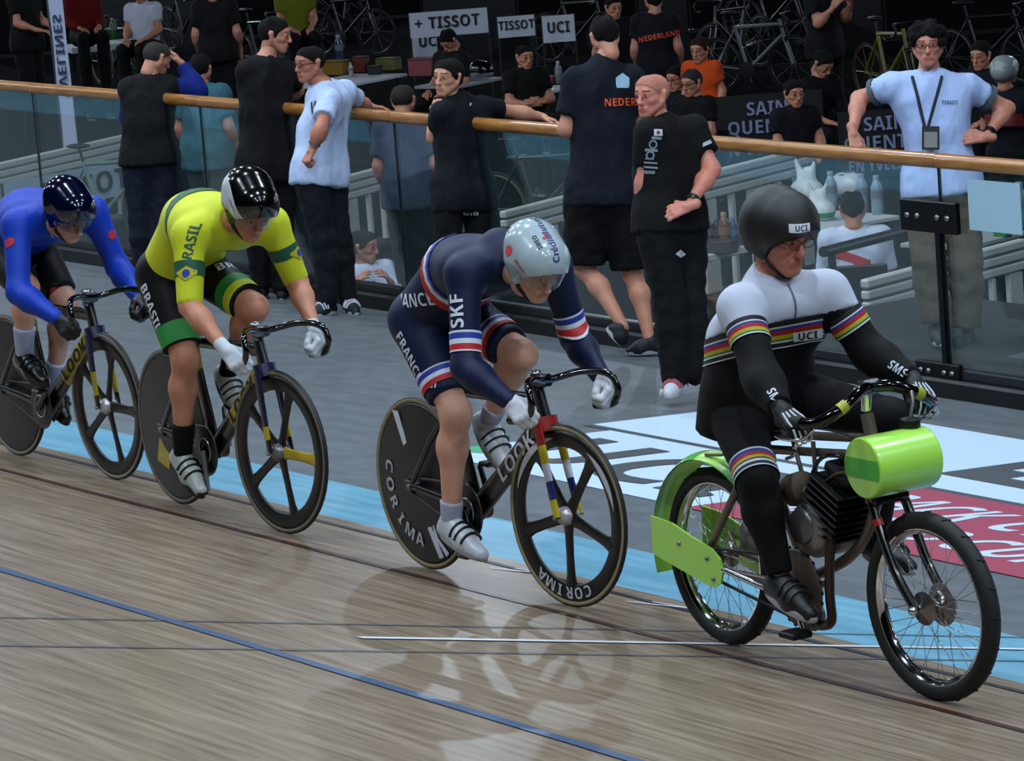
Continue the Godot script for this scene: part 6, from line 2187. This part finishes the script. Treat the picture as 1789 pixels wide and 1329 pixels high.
func parked_bike(p: Vector3, b: Basis, frame_c: Color, rim_c: Color, label: String, hang := 0.0, s := 1.0) -> void:
	var n := thing("parked_bike", p, label, "bicycle", "bicycles parked in the infield")
	n.transform = Transform3D(b.scaled(Vector3(s, s, s)), p + Vector3(0, hang, 0))
	var fm := mat(frame_c, 0.3, 0.0, 0.4)
	var dark := mat(Color(0.03, 0.03, 0.033), 0.5)
	for e in [["rear_wheel", 0.0], ["front_wheel", 0.98]]:
		var c := Vector3(e[1], 0.335, 0)
		var x := Transform3D(AXLE, c)
		var w := part(n, e[0], torus(0.322, 0.013, x, 32, 6), mat(Color(0.04, 0.04, 0.04), 0.7))
		part(w, "rim", torus(0.295, 0.014, x, 32, 6, 0.6), mat(rim_c, 0.35))
		var sp := MB.new()
		for k in 10:
			var a := TAU * k / 10
			sp.tube([c, c + Vector3(cos(a), sin(a), 0) * 0.29], 0.0035, 3, 1.0, Vector3(0.2, 0.3, 1), false)
		part(w, "spokes", sp, mat(Color(0.4, 0.4, 0.4), 0.3, 0.7)).set_meta("kind", "stuff")
	var f := MB.new()
	var bb := Vector3(0.4, 0.28, 0)
	for t in [[bb, Vector3(0.26, 0.8, 0)], [Vector3(0.26, 0.78, 0), Vector3(0.84, 0.8, 0)], [Vector3(0.87, 0.68, 0), bb], [Vector3(0.83, 0.86, 0), Vector3(0.88, 0.64, 0)]]:
		f.tube(t, 0.022, 8)
	for z in [-0.04, 0.04]:
		f.tube([bb, Vector3(0, 0.335, z)], 0.01, 6)
		f.tube([Vector3(0.27, 0.76, 0), Vector3(0, 0.335, z)], 0.009, 6)
		f.tube([Vector3(0.88, 0.66, z), Vector3(0.98, 0.335, z)], 0.013, 6)
	part(n, "frame", f, fm)
	for z in [-1.0, 1.0]:
		part(n, "handlebar", MB.new().tube(curve([Vector3(0.88, 0.92, 0), Vector3(0.9, 0.93, z * 0.12), Vector3(0.96, 0.92, z * 0.19), Vector3(1.02, 0.86, z * 0.2), Vector3(0.98, 0.8, z * 0.2), Vector3(0.9, 0.79, z * 0.2)], 4), 0.013, 6), dark)
	part(n, "saddle", MB.new().ball(Transform3D(Basis.from_scale(Vector3(0.14, 0.025, 0.06)), Vector3(0.22, 0.95, 0)), 12, 6), dark)
	part(n, "seatpost", MB.new().tube([Vector3(0.26, 0.8, 0), Vector3(0.225, 0.94, 0)], 0.013, 6), dark)
	part(n, "chainring", MB.new().lathe([[0.01, 0.0], [0.1, 0.0], [0.1, 0.004], [0.01, 0.006]], Transform3D(AXLE, bb + Vector3(0, 0, 0.045)), 20), dark)
	part(n, "crank", MB.new().tube([bb + Vector3(0.06, -0.15, 0.06), bb, bb + Vector3(-0.06, 0.15, -0.06)], 0.012, 5), dark)


func banner(c: Vector3, w: float, h: float, b: Basis, txt: Array, sheet: Color, ink: Color, label: String, called := "banner") -> void:
	var n := thing(called, Vector3(c.x, c.y - h / 2, c.z), label, "banner")
	var rows := []
	for q in 9:
		var row := PackedVector3Array()
		for e in 5:
			var u := q / 8.0
			row.append(Transform3D(b, c) * Vector3((u - 0.5) * w, (e / 4.0 - 0.5) * h, 0.012 * sin(u * 9.0) * (1.0 - e / 5.0)))
		rows.append(row)
	part(n, "sheet", MB.new().loft(rows, false, false), mat(sheet, 0.7), true)
	for k in 2:
		part(n, "pole", MB.new().tube([Transform3D(b, c) * Vector3((k - 0.5) * w, h * 0.5, -0.015), Vector3((Transform3D(b, c) * Vector3((k - 0.5) * w, 0, -0.015)).x, LOW, (Transform3D(b, c) * Vector3((k - 0.5) * w, 0, -0.015)).z)], 0.012, 6), mat(Color(0.1, 0.1, 0.1), 0.5), true)
	for t in txt:
		part(n, "lettering", MB.new().join(letters(t[0], t[3], 0.0, t[4] if t.size() > 4 else 1.0), Transform3D(b, c + b * Vector3(t[1], t[2], 0.02))), mat(ink, 0.6), true)


func infield() -> void:
	var facing := Basis(cr, cu, -cf)
	var flat := level_basis(0, 1)
	var square := Basis(Vector3(flat.x), Vector3.UP, flat.z)
	var black := cloth(Color(0.022, 0.022, 0.026))
	var navy := cloth(Color(0.03, 0.036, 0.07))
	var dark_hair := Color(0.04, 0.032, 0.028)
	var ink := Color(0.03, 0.03, 0.04)
	var pale := Color(0.78, 0.79, 0.84)
	# close to the glass
	var n := folk("woman in white long-sleeved shirt sitting low behind the glass", 636, 432, 28.8, [0.75, 0.35], true, {"mat": cloth(Color(0.74, 0.79, 0.86)), "sleeve": 1.9, "fit": 0.012, "hem": 0.08}, {"hair": ["bun", Color(0.07, 0.05, 0.035)], "arms": "up", "body": [0.2, 0.9], "cell": 0.016, "s": 0.93, "legs": cloth(Color(0.05, 0.06, 0.1)), "seat_label": "dark folding chair under the woman sitting behind the glass"})
	text_on(n, "lettering", "GBR", n.get_meta("tb"), 0.04, at(640, 494, 28.4), cr, cu, 0.045, mat(Color(0.55, 0.12, 0.18), 0.6))
	n = folk("dark-haired man in white shirt with red block sitting with his back turned", 1490, 366, 27.2, [0.1, -1], true, {"mat": cloth(Color(0.74, 0.79, 0.86)), "sleeve": 0.9, "fit": 0.014, "loose": 0.012, "hem": 0.08}, {"hair": ["short", dark_hair], "arms": "lap", "cell": 0.016, "s": 1.05, "legs": cloth(Color(0.05, 0.06, 0.12)), "seat_label": "dark folding chair under the man with the red block on his back"})
	patch_on(n, "back_print", [Vector2(-0.17, 0.03), Vector2(-0.02, -0.02), Vector2(0.02, -0.06), Vector2(0.1, -0.085), Vector2(0.1, 0.0), Vector2(-0.14, 0.085)], n.get_meta("tb"), 0.04, at(1502, 452, 26.8), cr, cu, mat(Color(0.66, 0.08, 0.12), 0.6))
	folk("close-cropped man in grey-blue shirt standing just behind the glass", 705, 176, 28.6, [0.3, -1], false, {"mat": cloth(Color(0.16, 0.2, 0.27)), "sleeve": 0.75, "fit": 0.014, "loose": 0.02, "hem": 0.12}, {"hair": ["buzz", Color(0.16, 0.14, 0.12)], "cell": 0.017, "legs": black})
	folk("person in pale teal shirt and shorts behind the glass beside the black T-shirt", 352, 122, 31.8, [0.4, -1], false, {"mat": cloth(Color(0.2, 0.36, 0.4)), "sleeve": 0.7, "fit": 0.016, "loose": 0.03, "hem": 0.14}, {"hair": ["short", dark_hair], "cell": 0.018, "legs": cloth(Color(0.2, 0.22, 0.2))})
	# seated and standing farther back
	folk("seated woman in navy polo with a crest looking at the camera", 1388, 164, 34.2, [0.25, 0.9], true, {"mat": navy, "sleeve": 0.6, "fit": 0.013, "loose": 0.01, "hem": 0.1, "collar": 0.4}, {"hair": ["bun", dark_hair], "arms": "lap", "s": 0.95, "seat_label": "dark folding chair of the navy-clad woman by the sign"})
	folk("dark-haired person looking down with a blue lanyard round the neck", 1438, 112, 36.5, [0.5, 0.7], true, {"mat": black, "sleeve": 1.6, "fit": 0.014, "hem": 0.1}, {"hair": ["short", dark_hair], "arms": "lap", "nod": 0.7, "lean": 0.5, "seat_label": "dark folding chair of the person looking down"})
	folk("standing man in navy shirt with a blue wristband and folded hands", 1436, -38, 37.5, [0.6, 0.5], false, {"mat": navy, "sleeve": 0.6, "fit": 0.014, "loose": 0.02, "hem": 0.1}, {"hair": ["short", dark_hair], "arms": "up"})
	folk("girl in bright orange T-shirt standing among the parked bicycles", 1222, 88, 37.2, [-0.45, 0.8], false, {"mat": cloth(Color(0.76, 0.27, 0.07)), "sleeve": 0.6, "fit": 0.014, "loose": 0.012, "hem": 0.06}, {"hair": ["bun", Color(0.14, 0.07, 0.04)], "s": 0.84})
	folk("grey-haired man with glasses in black polo behind the bald man", 1208, 146, 35.6, [-0.6, 0.7], true, {"mat": black, "sleeve": 0.6, "fit": 0.014, "loose": 0.014, "hem": 0.1}, {"hair": ["short", Color(0.16, 0.16, 0.17)], "glasses": Color(0.02, 0.02, 0.02), "arms": "lap", "seat_label": "dark folding chair of the grey-haired man with glasses"})
	folk("dark-haired man half hidden behind the grey-haired man with glasses", 1181, 138, 37.5, [-0.6, 0.7], true, {"mat": navy, "sleeve": 0.6, "fit": 0.014, "hem": 0.1}, {"hair": ["short", dark_hair], "glasses": Color(0.02, 0.02, 0.02), "arms": "lap"})
	folk("short-haired man in black polo sitting with folded arms", 917, 100, 39.0, [0.35, 0.85], true, {"mat": black, "sleeve": 0.6, "fit": 0.014, "loose": 0.012, "hem": 0.1, "collar": 0.4}, {"hair": ["buzz", dark_hair], "arms": "fold", "seat_label": "dark folding chair of the man with folded arms"})
	n = folk("man in navy shirt with orange lettering on his back, farther back", 1142, 2, 39.0, [-0.2, -1], false, {"mat": navy, "sleeve": 0.6, "fit": 0.016, "loose": 0.02, "hem": 0.1}, {"hair": ["short", dark_hair], "body": [0.2, -1]})
	text_on(n, "lettering", "NEDERLAND", n.get_meta("tb"), 0.04, at(1154, 58, 38.6), (cr + cu * 0.18).normalized(), cu, 0.05, mat(Color(0.8, 0.26, 0.1), 0.6))
	folk("dark-haired man in black farther back above the tall man's head", 1072, 14, 41.0, [0.3, 0.8], false, {"mat": black, "sleeve": 0.6, "fit": 0.014, "hem": 0.1}, {"hair": ["short", dark_hair]})
	folk("man in dark shirt bending over a table before the white banner", 784, 72, 43.0, [-0.5, 0.6], true, {"mat": cloth(Color(0.06, 0.055, 0.05)), "sleeve": 0.8, "fit": 0.014, "hem": 0.1}, {"hair": ["short", dark_hair], "nod": 0.8, "arms": "lap"})
	folk("young man in navy sitting beyond the curly-haired man's shoulder", 1713, 98, 33.5, [-0.5, 0.75], true, {"mat": navy, "sleeve": 0.6, "fit": 0.014, "hem": 0.1}, {"hair": ["short", dark_hair], "arms": "lap", "seat_label": "dark folding chair at the picture's right edge"})
	n = folk("helmeted rider in navy and red at the picture's right edge", 1757, 128, 32.0, [0.4, -0.8], true, {"mat": navy, "sleeve": 0.6, "fit": 0.01, "hem": 0.1}, {"hair": ["bun", Color(0.12, 0.08, 0.06)], "arms": "lap"})
	helmet(n, "aero", mat(Color(0.5, 0.54, 0.54), 0.3))
	bands(n, "chest_band", torso_bones({"neck": at(1757, 158, 32.0), "shL": at(1735, 165, 32.0), "shR": at(1780, 165, 32.0), "hipL": at(1745, 265, 32.0), "hipR": at(1770, 265, 32.0)}, 1.0, 0.02), at(1757, 170, 32.0), at(1757, 265, 32.0), 0.14, [[0.1, mat(Color(0.4, 0.05, 0.07), 0.6)]], Vector3.ZERO, 0.4)
	folk("person in black standing at the far left beyond the flag", 40, -32, 43.0, [0.5, 0.3], false, {"mat": black, "sleeve": 0.6, "fit": 0.014, "loose": 0.02, "hem": 0.1}, {"hair": ["short", dark_hair], "arms": "lap"})
	folk("man in black T-shirt seen from behind between the tables", 372, -20, 41.0, [0.1, -1], false, {"mat": black, "sleeve": 0.7, "fit": 0.016, "loose": 0.02, "hem": 0.1}, {"hair": ["short", dark_hair]})
	folk("person in white top sitting far back near the top edge", 246, -12, 47.0, [-0.3, 0.8], true, {"mat": cloth(Color(0.74, 0.75, 0.8)), "sleeve": 0.6, "fit": 0.014, "hem": 0.1}, {"hair": ["short", dark_hair], "arms": "lap"})
	folk("person in red jacket sitting at the far table by the flag", 140, -26, 50.0, [0.3, 0.8], true, {"mat": cloth(Color(0.4, 0.04, 0.05)), "sleeve": 1.9, "fit": 0.016, "hem": 0.1}, {"hair": ["short", dark_hair], "arms": "lap"})
	folk("seated person with yellow top at the top edge beside the wheels", 512, -30, 47.0, [0.2, 0.8], true, {"mat": cloth(Color(0.4, 0.42, 0.06)), "sleeve": 0.6, "fit": 0.014, "hem": 0.1}, {"hair": ["short", dark_hair], "arms": "lap"})

	# tables and what lies on them
	var t := low_pt(125, 84, 0.75)
	trestle(t, low_pt(246, 72, 0.75), 0.7, "long white table far back beside the flag", Color(0.78, 0.79, 0.82), 0.08)
	for q in [[130, 66, 0.3, Color(0.3, 0.34, 0.3)], [172, 70, 0.2, Color(0.3, 0.12, 0.12)], [199, 68, 0.28, Color(0.12, 0.35, 0.18)]]:
		bottle(low_pt(q[0], q[1], 0.75), q[2], q[3], Color(0.5, 0.5, 0.5), "bottle on the far white table, %s" % ["pale and nearest the flag", "dark red in the middle", "green at the right end"][[130, 172, 199].find(q[0])])
	parcel(low_pt(232, 66, 0.75), Vector3(0.2, 0.06, 0.16), Color(0.3, 0.31, 0.33), "small grey tray on the far white table", 0.3, "tray", "tray")
	trestle(low_pt(596, 150, 0.75), low_pt(712, 128, 0.75), 0.8, "white table heaped with snacks behind the white T-shirt", Color(0.76, 0.76, 0.78))
	for q in [[588, 122, Vector3(0.3, 0.16, 0.2), Color(0.5, 0.38, 0.03), "yellow carton on the snack table"], [632, 118, Vector3(0.16, 0.18, 0.14), Color(0.35, 0.12, 0.07), "brown-red carton on the snack table"], [680, 114, Vector3(0.26, 0.14, 0.16), Color(0.36, 0.36, 0.16), "olive carton on the snack table"], [656, 122, Vector3(0.14, 0.1, 0.12), Color(0.06, 0.09, 0.05), "dark green carton on the snack table"]]:
		parcel(low_pt(q[0], q[1] + 8, 0.75), q[2], q[3], q[4], 0.4)
	bottle(low_pt(614, 134, 0.75), 0.16, Color(0.6, 0.6, 0.62), Color(0.6, 0.6, 0.62), "white beaker on the snack table")
	bottle(low_pt(594, 108, 0.75), 0.32, Color(0.2, 0.26, 0.34), Color(0.5, 0.55, 0.6), "clear bottle behind the yellow carton")
	parcel(low_pt(742, 132, 0.7), Vector3(0.3, 0.2, 0.2), Color(0.55, 0.25, 0.28), "pink cloth bundle beside the woman in navy", 0.5, "cloth_bundle", "cloth")
	trestle(low_pt(800, 150, 0.75), low_pt(880, 134, 0.75), 0.6, "small table with a black crash helmet behind the woman", Color(0.55, 0.56, 0.57))
	var hm := thing("loose_helmet", low_pt(842, 132, 0.75), "black and clear helmet lying on the small table", "helmet")
	part(hm, "shell", nets([[Vector3(-0.05, 0.06, 0), Vector3(0.06, 0.06, 0), 0.11, 0.1, [Plane(Vector3.DOWN, 0.0)]]], 0.012, 0.02), mat(Color(0.03, 0.035, 0.04), 0.2, 0.0, 0.5))
	part(hm, "rim", MB.new().lathe([[0.112, 0.0], [0.118, 0.02], [0.112, 0.04]], Transform3D(Basis.from_scale(Vector3(1.4, 1, 1)), Vector3(0, 0.0, 0)), 20), mat(Color(0.45, 0.5, 0.5), 0.4))
	trestle(low_pt(955, 160, 0.72), low_pt(1010, 148, 0.72), 0.5, "small white table beside the man with folded arms", Color(0.76, 0.77, 0.78))
	bottle(low_pt(977, 146, 0.72), 0.24, Color(0.4, 0.42, 0.45), Color(0.6, 0.62, 0.66), "clear bottle beside the man with folded arms")
	parcel(low_pt(962, 146, 0.72), Vector3(0.16, 0.08, 0.12), Color(0.5, 0.13, 0.07), "red food box beside the man with folded arms", 0.2)
	# counter near the glass, right of the bald man
	trestle(low_pt(1212, 452, 0.66), low_pt(1330, 424, 0.66), 0.6, "white counter crowded with bottles right of the bald man", Color(0.74, 0.76, 0.75), 0.05)
	var goods := [[1238, 430, 0.26, Color(0.16, 0.14, 0.1)], [1254, 428, 0.24, Color(0.05, 0.06, 0.1)], [1268, 430, 0.28, Color(0.4, 0.26, 0.05)], [1283, 428, 0.24, Color(0.12, 0.25, 0.4)], [1298, 422, 0.22, Color(0.3, 0.2, 0.16)], [1313, 421, 0.24, Color(0.42, 0.46, 0.5)]]
	var says := ["brown bottle nearest the bald man on the white counter", "dark blue bottle on the white counter", "amber bottle on the white counter", "light blue bottle on the white counter", "reddish bottle on the white counter", "clear bottle at the pacer's end of the white counter"]
	for k in goods.size():
		bottle(low_pt(goods[k][0], goods[k][1] + 6, 0.66), goods[k][2], goods[k][3], goods[k][3].lightened(0.3), says[k])
	parcel(low_pt(1250, 441, 0.66), Vector3(0.34, 0.09, 0.12), Color(0.2, 0.14, 0.11), "brown snack box along the counter's front edge", 0.3)
	pit_fence(low_pt(1215, 372, 0.72), low_pt(1420, 318, 0.72), 1.02, 5, "white plastic pit fence behind the pacer's helmet")
	trestle(low_pt(1395, 408, 0.7), low_pt(1572, 376, 0.7), 0.7, "white table with bags and bottles behind the seated man", Color(0.72, 0.75, 0.75))
	bag(low_pt(1432, 384, 0.7), 0.3, 0.3, Color(0.76, 0.8, 0.79), Color(0.12, 0.5, 0.35), "white and green plastic bag on the table behind the pacer")
	bag(low_pt(1412, 356, 0.7), 0.32, 0.36, Color(0.76, 0.8, 0.8), Color(0.7, 0.74, 0.74), "tall white plastic bag with tied handles behind the pacer")
	for q in [[1454, 368, "white bottle between the bag and the seated man"], [1508, 372, "white bottle just right of the seated man's head"], [1534, 376, "clear water bottle right of the seated man's head"]]:
		bottle(low_pt(q[0], q[1] - 2, 0.7), 0.3, Color(0.5, 0.58, 0.62), Color(0.5, 0.55, 0.62), q[2])
	hm = thing("loose_helmet", low_pt(1484, 346, 0.72), "white and black racing helmet on the table above the seated man", "helmet")
	part(hm, "shell", nets([[Vector3(-0.07, 0.09, 0), Vector3(0.05, 0.1, 0), 0.11, 0.105, [Plane(Vector3.DOWN, 0.0)]], [Vector3(0.08, 0.06, 0), Vector3(0.1, 0.05, 0), 0.07, 0.06, [Plane(Vector3.DOWN, 0.0)]]], 0.012, 0.03), mat(Color(0.76, 0.78, 0.79), 0.25, 0.0, 0.5))
	for z in [-0.05, 0.0, 0.05]:
		part(hm, "vent", MB.new().ball(Transform3D(Basis.from_scale(Vector3(0.07, 0.03, 0.014)), Vector3(-0.01, 0.185 - absf(z) * 0.4, z)), 10, 6), mat(Color(0.03, 0.03, 0.035), 0.5))
	# near the gate
	var f2 := pit_fence(low_pt(1512, 545, 0.6), low_pt(1790, 470, 0.6), 0.82, 7, "white plastic pit fence with a dark label behind the glass gate")
	parcel(low_pt(1462, 604, 0.0), Vector3(0.5, 0.42, 0.3), Color(0.045, 0.05, 0.055), "black equipment case in front of the seated man", 0.5, "equipment_case", "case")
	parcel(low_pt(1700, 690, 0.0), Vector3(0.6, 0.34, 0.4), Color(0.1, 0.1, 0.11), "grey holdall on the infield floor behind the gate", 0.4, "holdall", "bag")
	trestle(low_pt(1690, 430, 0.7), low_pt(1800, 402, 0.7), 0.6, "cluttered table behind the paper sheet", Color(0.6, 0.62, 0.62))
	parcel(low_pt(1768, 404, 0.7), Vector3(0.12, 0.1, 0.1), Color(0.55, 0.36, 0.04), "orange tub on the cluttered table", 0.2, "tub", "tub")
	parcel(low_pt(1752, 412, 0.7), Vector3(0.12, 0.03, 0.08), Color(0.05, 0.5, 0.1), "bright green packet on the cluttered table", 0.2, "packet", "packet")
	bottle(low_pt(1784, 398, 0.7), 0.34, Color(0.4, 0.5, 0.55), Color(0.45, 0.52, 0.6), "clear bottle at the picture's right edge")
	var sr := thing("stair_rail", at(1520, 470, 25.0), "black tube handrail of the steps down to the infield", "handrail")
	part(sr, "rail", MB.new().tube([at(1438, 440, 24.6), at(1612, 396, 25.6)], 0.034, 10), mat(Color(0.03, 0.033, 0.036), 0.4), true)
	for q in [0.08, 0.92]:
		var p := at(1438, 440, 24.6).lerp(at(1612, 396, 25.6), q)
		part(sr, "post", MB.new().tube([p, Vector3(p.x, LOW, p.z)], 0.026, 8), mat(Color(0.03, 0.033, 0.036), 0.4), true)
	bottle(Vector3(low_pt(204, 444, 0.9).x, 0.0, -13.8), 0.26, Color(0.42, 0.3, 0.32), Color(0.15, 0.45, 0.42), "pink drinking bottle with teal cap standing behind the glass")
	# white pit fences and boards farther left
	pit_fence(low_pt(596, 352, 0.5), low_pt(720, 318, 0.5), 0.72, 4, "white plastic pit fence behind the man in the white T-shirt")
	pit_fence(low_pt(880, 410, 0.4), low_pt(1010, 376, 0.4), 0.6, 4, "white plastic pit fence behind the crossed legs")
	var board := [low_pt(-30, 362, 0.42), low_pt(214, 312, 0.42)]
	var bx: Vector3 = board[1] - board[0]
	bx.y = 0
	var bb := Basis(bx.normalized(), Vector3.UP, bx.normalized().cross(Vector3.UP))
	pit_fence(low_pt(-40, 300, 0.8), low_pt(222, 240, 0.8), 0.84, 6, "white plastic pit fence behind the lettered board at the far left")
	banner((board[0] + board[1]) / 2 + bb.z * 0.3 + Vector3(0, 0.06, 0), bx.length(), 0.34, bb, [["+", -0.72, 0.0, 0.2, 1.3], ["TISSOT", 0.12, 0.0, 0.2, 1.3]], Color(0.62, 0.72, 0.78), ink, "pale blue board with black lettering low behind the glass", "board")
	# banners
	banner(low_pt(784, 40, 1.15), 0.9, 0.29, square, [["+", -0.35, 0.02, 0.13, 1.0], ["TISSOT", 0.06, 0.02, 0.13, 1.0]], pale, ink, "white banner with black lettering and a square emblem")
	banner(low_pt(742, 84, 0.75), 0.3, 0.34, square, [["UC", 0.04, 0.08, 0.12, 1.0]], pale, ink, "white cloth with two black letters hanging below the banner")
	banner(low_pt(902, 46, 1.1), 0.42, 0.24, square, [["TISSOT", 0.0, 0.02, 0.1, 0.9]], pale, ink, "smaller white banner above the man with folded arms")
	banner(low_pt(976, 50, 1.1), 0.36, 0.3, square, [["UCI", 0.0, 0.02, 0.12, 0.9]], pale, ink, "white banner between the seated man and the tall man's head")
	banner(low_pt(1342, 222, 0.75), 1.0, 0.62, square, [["SAINT", 0.05, 0.18, 0.12], ["QUENTIN", 0.0, 0.0, 0.12], ["EN YVELINES", 0.0, -0.18, 0.12, 0.9]], Color(0.02, 0.02, 0.025), Color(0.52, 0.54, 0.68), "black board with pale lettering beside the seated woman in navy", "board")
	banner(low_pt(1548, 250, 0.7), 0.8, 0.6, square, [["SAINT", 0.05, 0.18, 0.12], ["QUENTIN", 0.0, 0.0, 0.12], ["EN YVELINES", 0.0, -0.18, 0.1, 0.8]], Color(0.02, 0.02, 0.025), Color(0.52, 0.54, 0.68), "black board with pale lettering behind the curly-haired man's elbow", "board")
	# feather flag
	var fa := at(94, -20, 41.0)
	var fb := at(124, 262, 41.0)
	var fl := thing("feather_flag", Vector3(fb.x, LOW, fb.z), "tall narrow white flag with dark blue lettering at the far left", "flag")
	var rows := []
	for k in 13:
		var u := k / 12.0
		var p := fa.lerp(fb, u)
		rows.append(PackedVector3Array([p - cr * 0.075 - cf * 0.01 * sin(u * 14.0), p + cf * 0.006, p + cr * 0.075 + cf * 0.01 * sin(u * 14.0)]))
	part(fl, "sheet", MB.new().loft(rows, false, false), mat(Color(0.7, 0.74, 0.84), 0.7), true)
	part(fl, "pole", MB.new().tube([fa - cr * 0.08, fb - cr * 0.08, Vector3(fb.x, LOW, fb.z)], 0.012, 6), mat(Color(0.2, 0.2, 0.22), 0.4), true)
	var fd := (fb - fa).normalized()
	part(fl, "lettering", MB.new().join(letters("YVELINES", 0.085, 0.0, 1.6), frame(fa.lerp(fb, 0.42) - cf * 0.025, -fd, fd.cross(cf))), mat(Color(0.06, 0.09, 0.28), 0.6), true)
	# parked bicycles
	var along := Basis(Vector3.UP, 0.35)
	var bikes := [
		[low_pt(120, 430, 0.0), level_basis(0.9, 0.5), Color(0.4, 0.5, 0.46), Color(0.12, 0.13, 0.13), "parked bike with pale green frame tubes just behind the left glass", 0.0],
		[low_pt(180, 150, 0.0), level_basis(0.5, 0.85), Color(0.04, 0.04, 0.045), Color(0.36, 0.36, 0.18), "black parked bike with yellowish rims under the far table", 0.0],
		[low_pt(424, 140, 0.0), level_basis(0.6, 0.8), Color(0.04, 0.04, 0.045), Color(0.45, 0.38, 0.16), "parked bike with tan rims beside the young man in black", 0.0],
		[low_pt(1255, 165, 0.0), level_basis(0.8, 0.4), Color(0.4, 0.44, 0.44), Color(0.06, 0.06, 0.06), "parked bike with white frame right of the orange T-shirt", 0.0],
		[low_pt(1330, 118, 0.0), level_basis(-0.6, 0.7), Color(0.05, 0.05, 0.055), Color(0.12, 0.12, 0.12), "black parked bike in the rack behind the white one", 0.0],
		[low_pt(1300, 80, 0.0), level_basis(0.7, 0.6), Color(0.05, 0.05, 0.055), Color(0.2, 0.2, 0.2), "dark parked bike farthest back in the rack", 0.0],
		[low_pt(1520, 178, 0.0), level_basis(0.4, 0.9), Color(0.42, 0.42, 0.05), Color(0.3, 0.08, 0.06), "parked bike with red rims and yellow frame by the curly hair", 0.0],
		[low_pt(1660, 150, 0.0), level_basis(0.8, 0.5), Color(0.06, 0.06, 0.065), Color(0.25, 0.26, 0.27), "dark parked bike beyond the curly-haired man's left shoulder", 0.0],
		[low_pt(560, 100, 0.0), level_basis(0.8, 0.5), Color(0.03, 0.03, 0.035), Color(0.08, 0.08, 0.08), "black parked bike behind the snack table", 0.0],
		[low_pt(640, 62, 0.0), level_basis(-0.7, 0.6), Color(0.04, 0.04, 0.045), Color(0.06, 0.06, 0.06), "black parked bike left of the white banner", 0.0],
		[low_pt(962, 110, 0.0), level_basis(0.7, 0.6), Color(0.05, 0.05, 0.055), Color(0.1, 0.1, 0.1), "dark parked bike behind the man with folded arms", 0.0],
		[low_pt(870, 430, 0.0), level_basis(0.8, 0.4), Color(0.05, 0.055, 0.06), Color(0.3, 0.3, 0.2), "dark parked bike seen through the glass beside the woman in navy", 0.0],
		[low_pt(300, 90, 0.0), level_basis(0.5, 0.8), Color(0.04, 0.04, 0.045), Color(0.12, 0.12, 0.1), "black parked bike beyond the man leaning on the rail", 0.0],
	]
	for k in bikes:
		parked_bike(k[0], Basis(k[1].z, Vector3.UP, k[1].z.cross(Vector3.UP)), k[2], k[3], k[4], k[5])
	# dark screens that part the team boxes
	var scr := cloth(Color(0.02, 0.021, 0.024))
	for q in [[70, 96, 1.6, "leftmost black team screen behind the flag"], [470, 64, 1.8, "black team screen behind the young man's head"], [640, 36, 1.8, "black team screen left of the white banner"], [1010, 42, 1.8, "black team screen right of the white banners"], [1340, 46, 2.2, "black team screen behind the bicycle rack"], [1690, 60, 2.2, "black team screen at the right edge"]]:
		var p := low_pt(q[0], q[1], 0.0)
		var sc := thing("team_screen", p, q[3], "screen")
		part(sc, "sheet", MB.new().box(Transform3D(flat, p + Vector3(0, 1.0, 0)), Vector3(q[2], 1.9, 0.03), 0.01), scr, true)
		for sx in [-0.48, 0.48]:
			part(sc, "pole", MB.new().tube([p + flat.x * q[2] * sx, p + flat.x * q[2] * sx + Vector3(0, 2.0, 0)], 0.02, 6), mat(Color(0.08, 0.08, 0.085), 0.5), true)
			part(sc, "foot", MB.new().box(Transform3D(flat, p + flat.x * q[2] * sx + Vector3(0, 0.02, 0)), Vector3(0.08, 0.04, 0.5), 0.01), mat(Color(0.08, 0.08, 0.085), 0.5), true)
const LIGHT_COLOUR := Color(0.86, 0.93, 1.0)
const LAMP_Y := 10.0
const LAMP_ENERGY := 26.0
const FAR_LAMPS := 8.0
const LAMP_ROWS := [[-3.0, 1.0], [-8.0, 1.0], [-13.5, 1.0]]


func _ready() -> void:
	var cam := Camera3D.new()
	cam.name = "camera"
	var a := deg_to_rad(33.12801)
	var p := deg_to_rad(9.63775)
	var roll := deg_to_rad(4.5)
	cf = Vector3(-cos(a) * cos(p), -sin(p), -sin(a) * cos(p))
	var r0 := cf.cross(Vector3.UP).normalized()
	var u0 := r0.cross(cf)
	cr = r0 * cos(roll) - u0 * sin(roll)
	cu = r0 * sin(roll) + u0 * cos(roll)
	cam.transform = Transform3D(Basis(cr, cu, -cf), eye)
	cam.fov = rad_to_deg(2.0 * atan(664.5 / FOCAL))
	cam.near = 0.5
	cam.far = 200.0
	add_child(cam)
	cam.current = true
	var env := Environment.new()
	env.background_mode = Environment.BG_COLOR
	env.background_color = Color(0.01, 0.01, 0.012)
	env.tonemap_mode = Environment.TONE_MAPPER_LINEAR
	env.tonemap_exposure = 1.12
	env.sdfgi_enabled = true
	env.ssao_enabled = true
	env.ssil_enabled = true
	var we := WorldEnvironment.new()
	we.environment = env
	add_child(we)
	rng.seed = 7
	crease.seed = 2
	crease.frequency = 1.0
	crease.fractal_octaves = 3
	weave = noise_tex(0.35, [], 256, 256, 4, true, 2.0, 2)
	head_mesh = head_template()
	lamps()
	place()
	sprinters()
	moto()
	folk_front()
	infield()
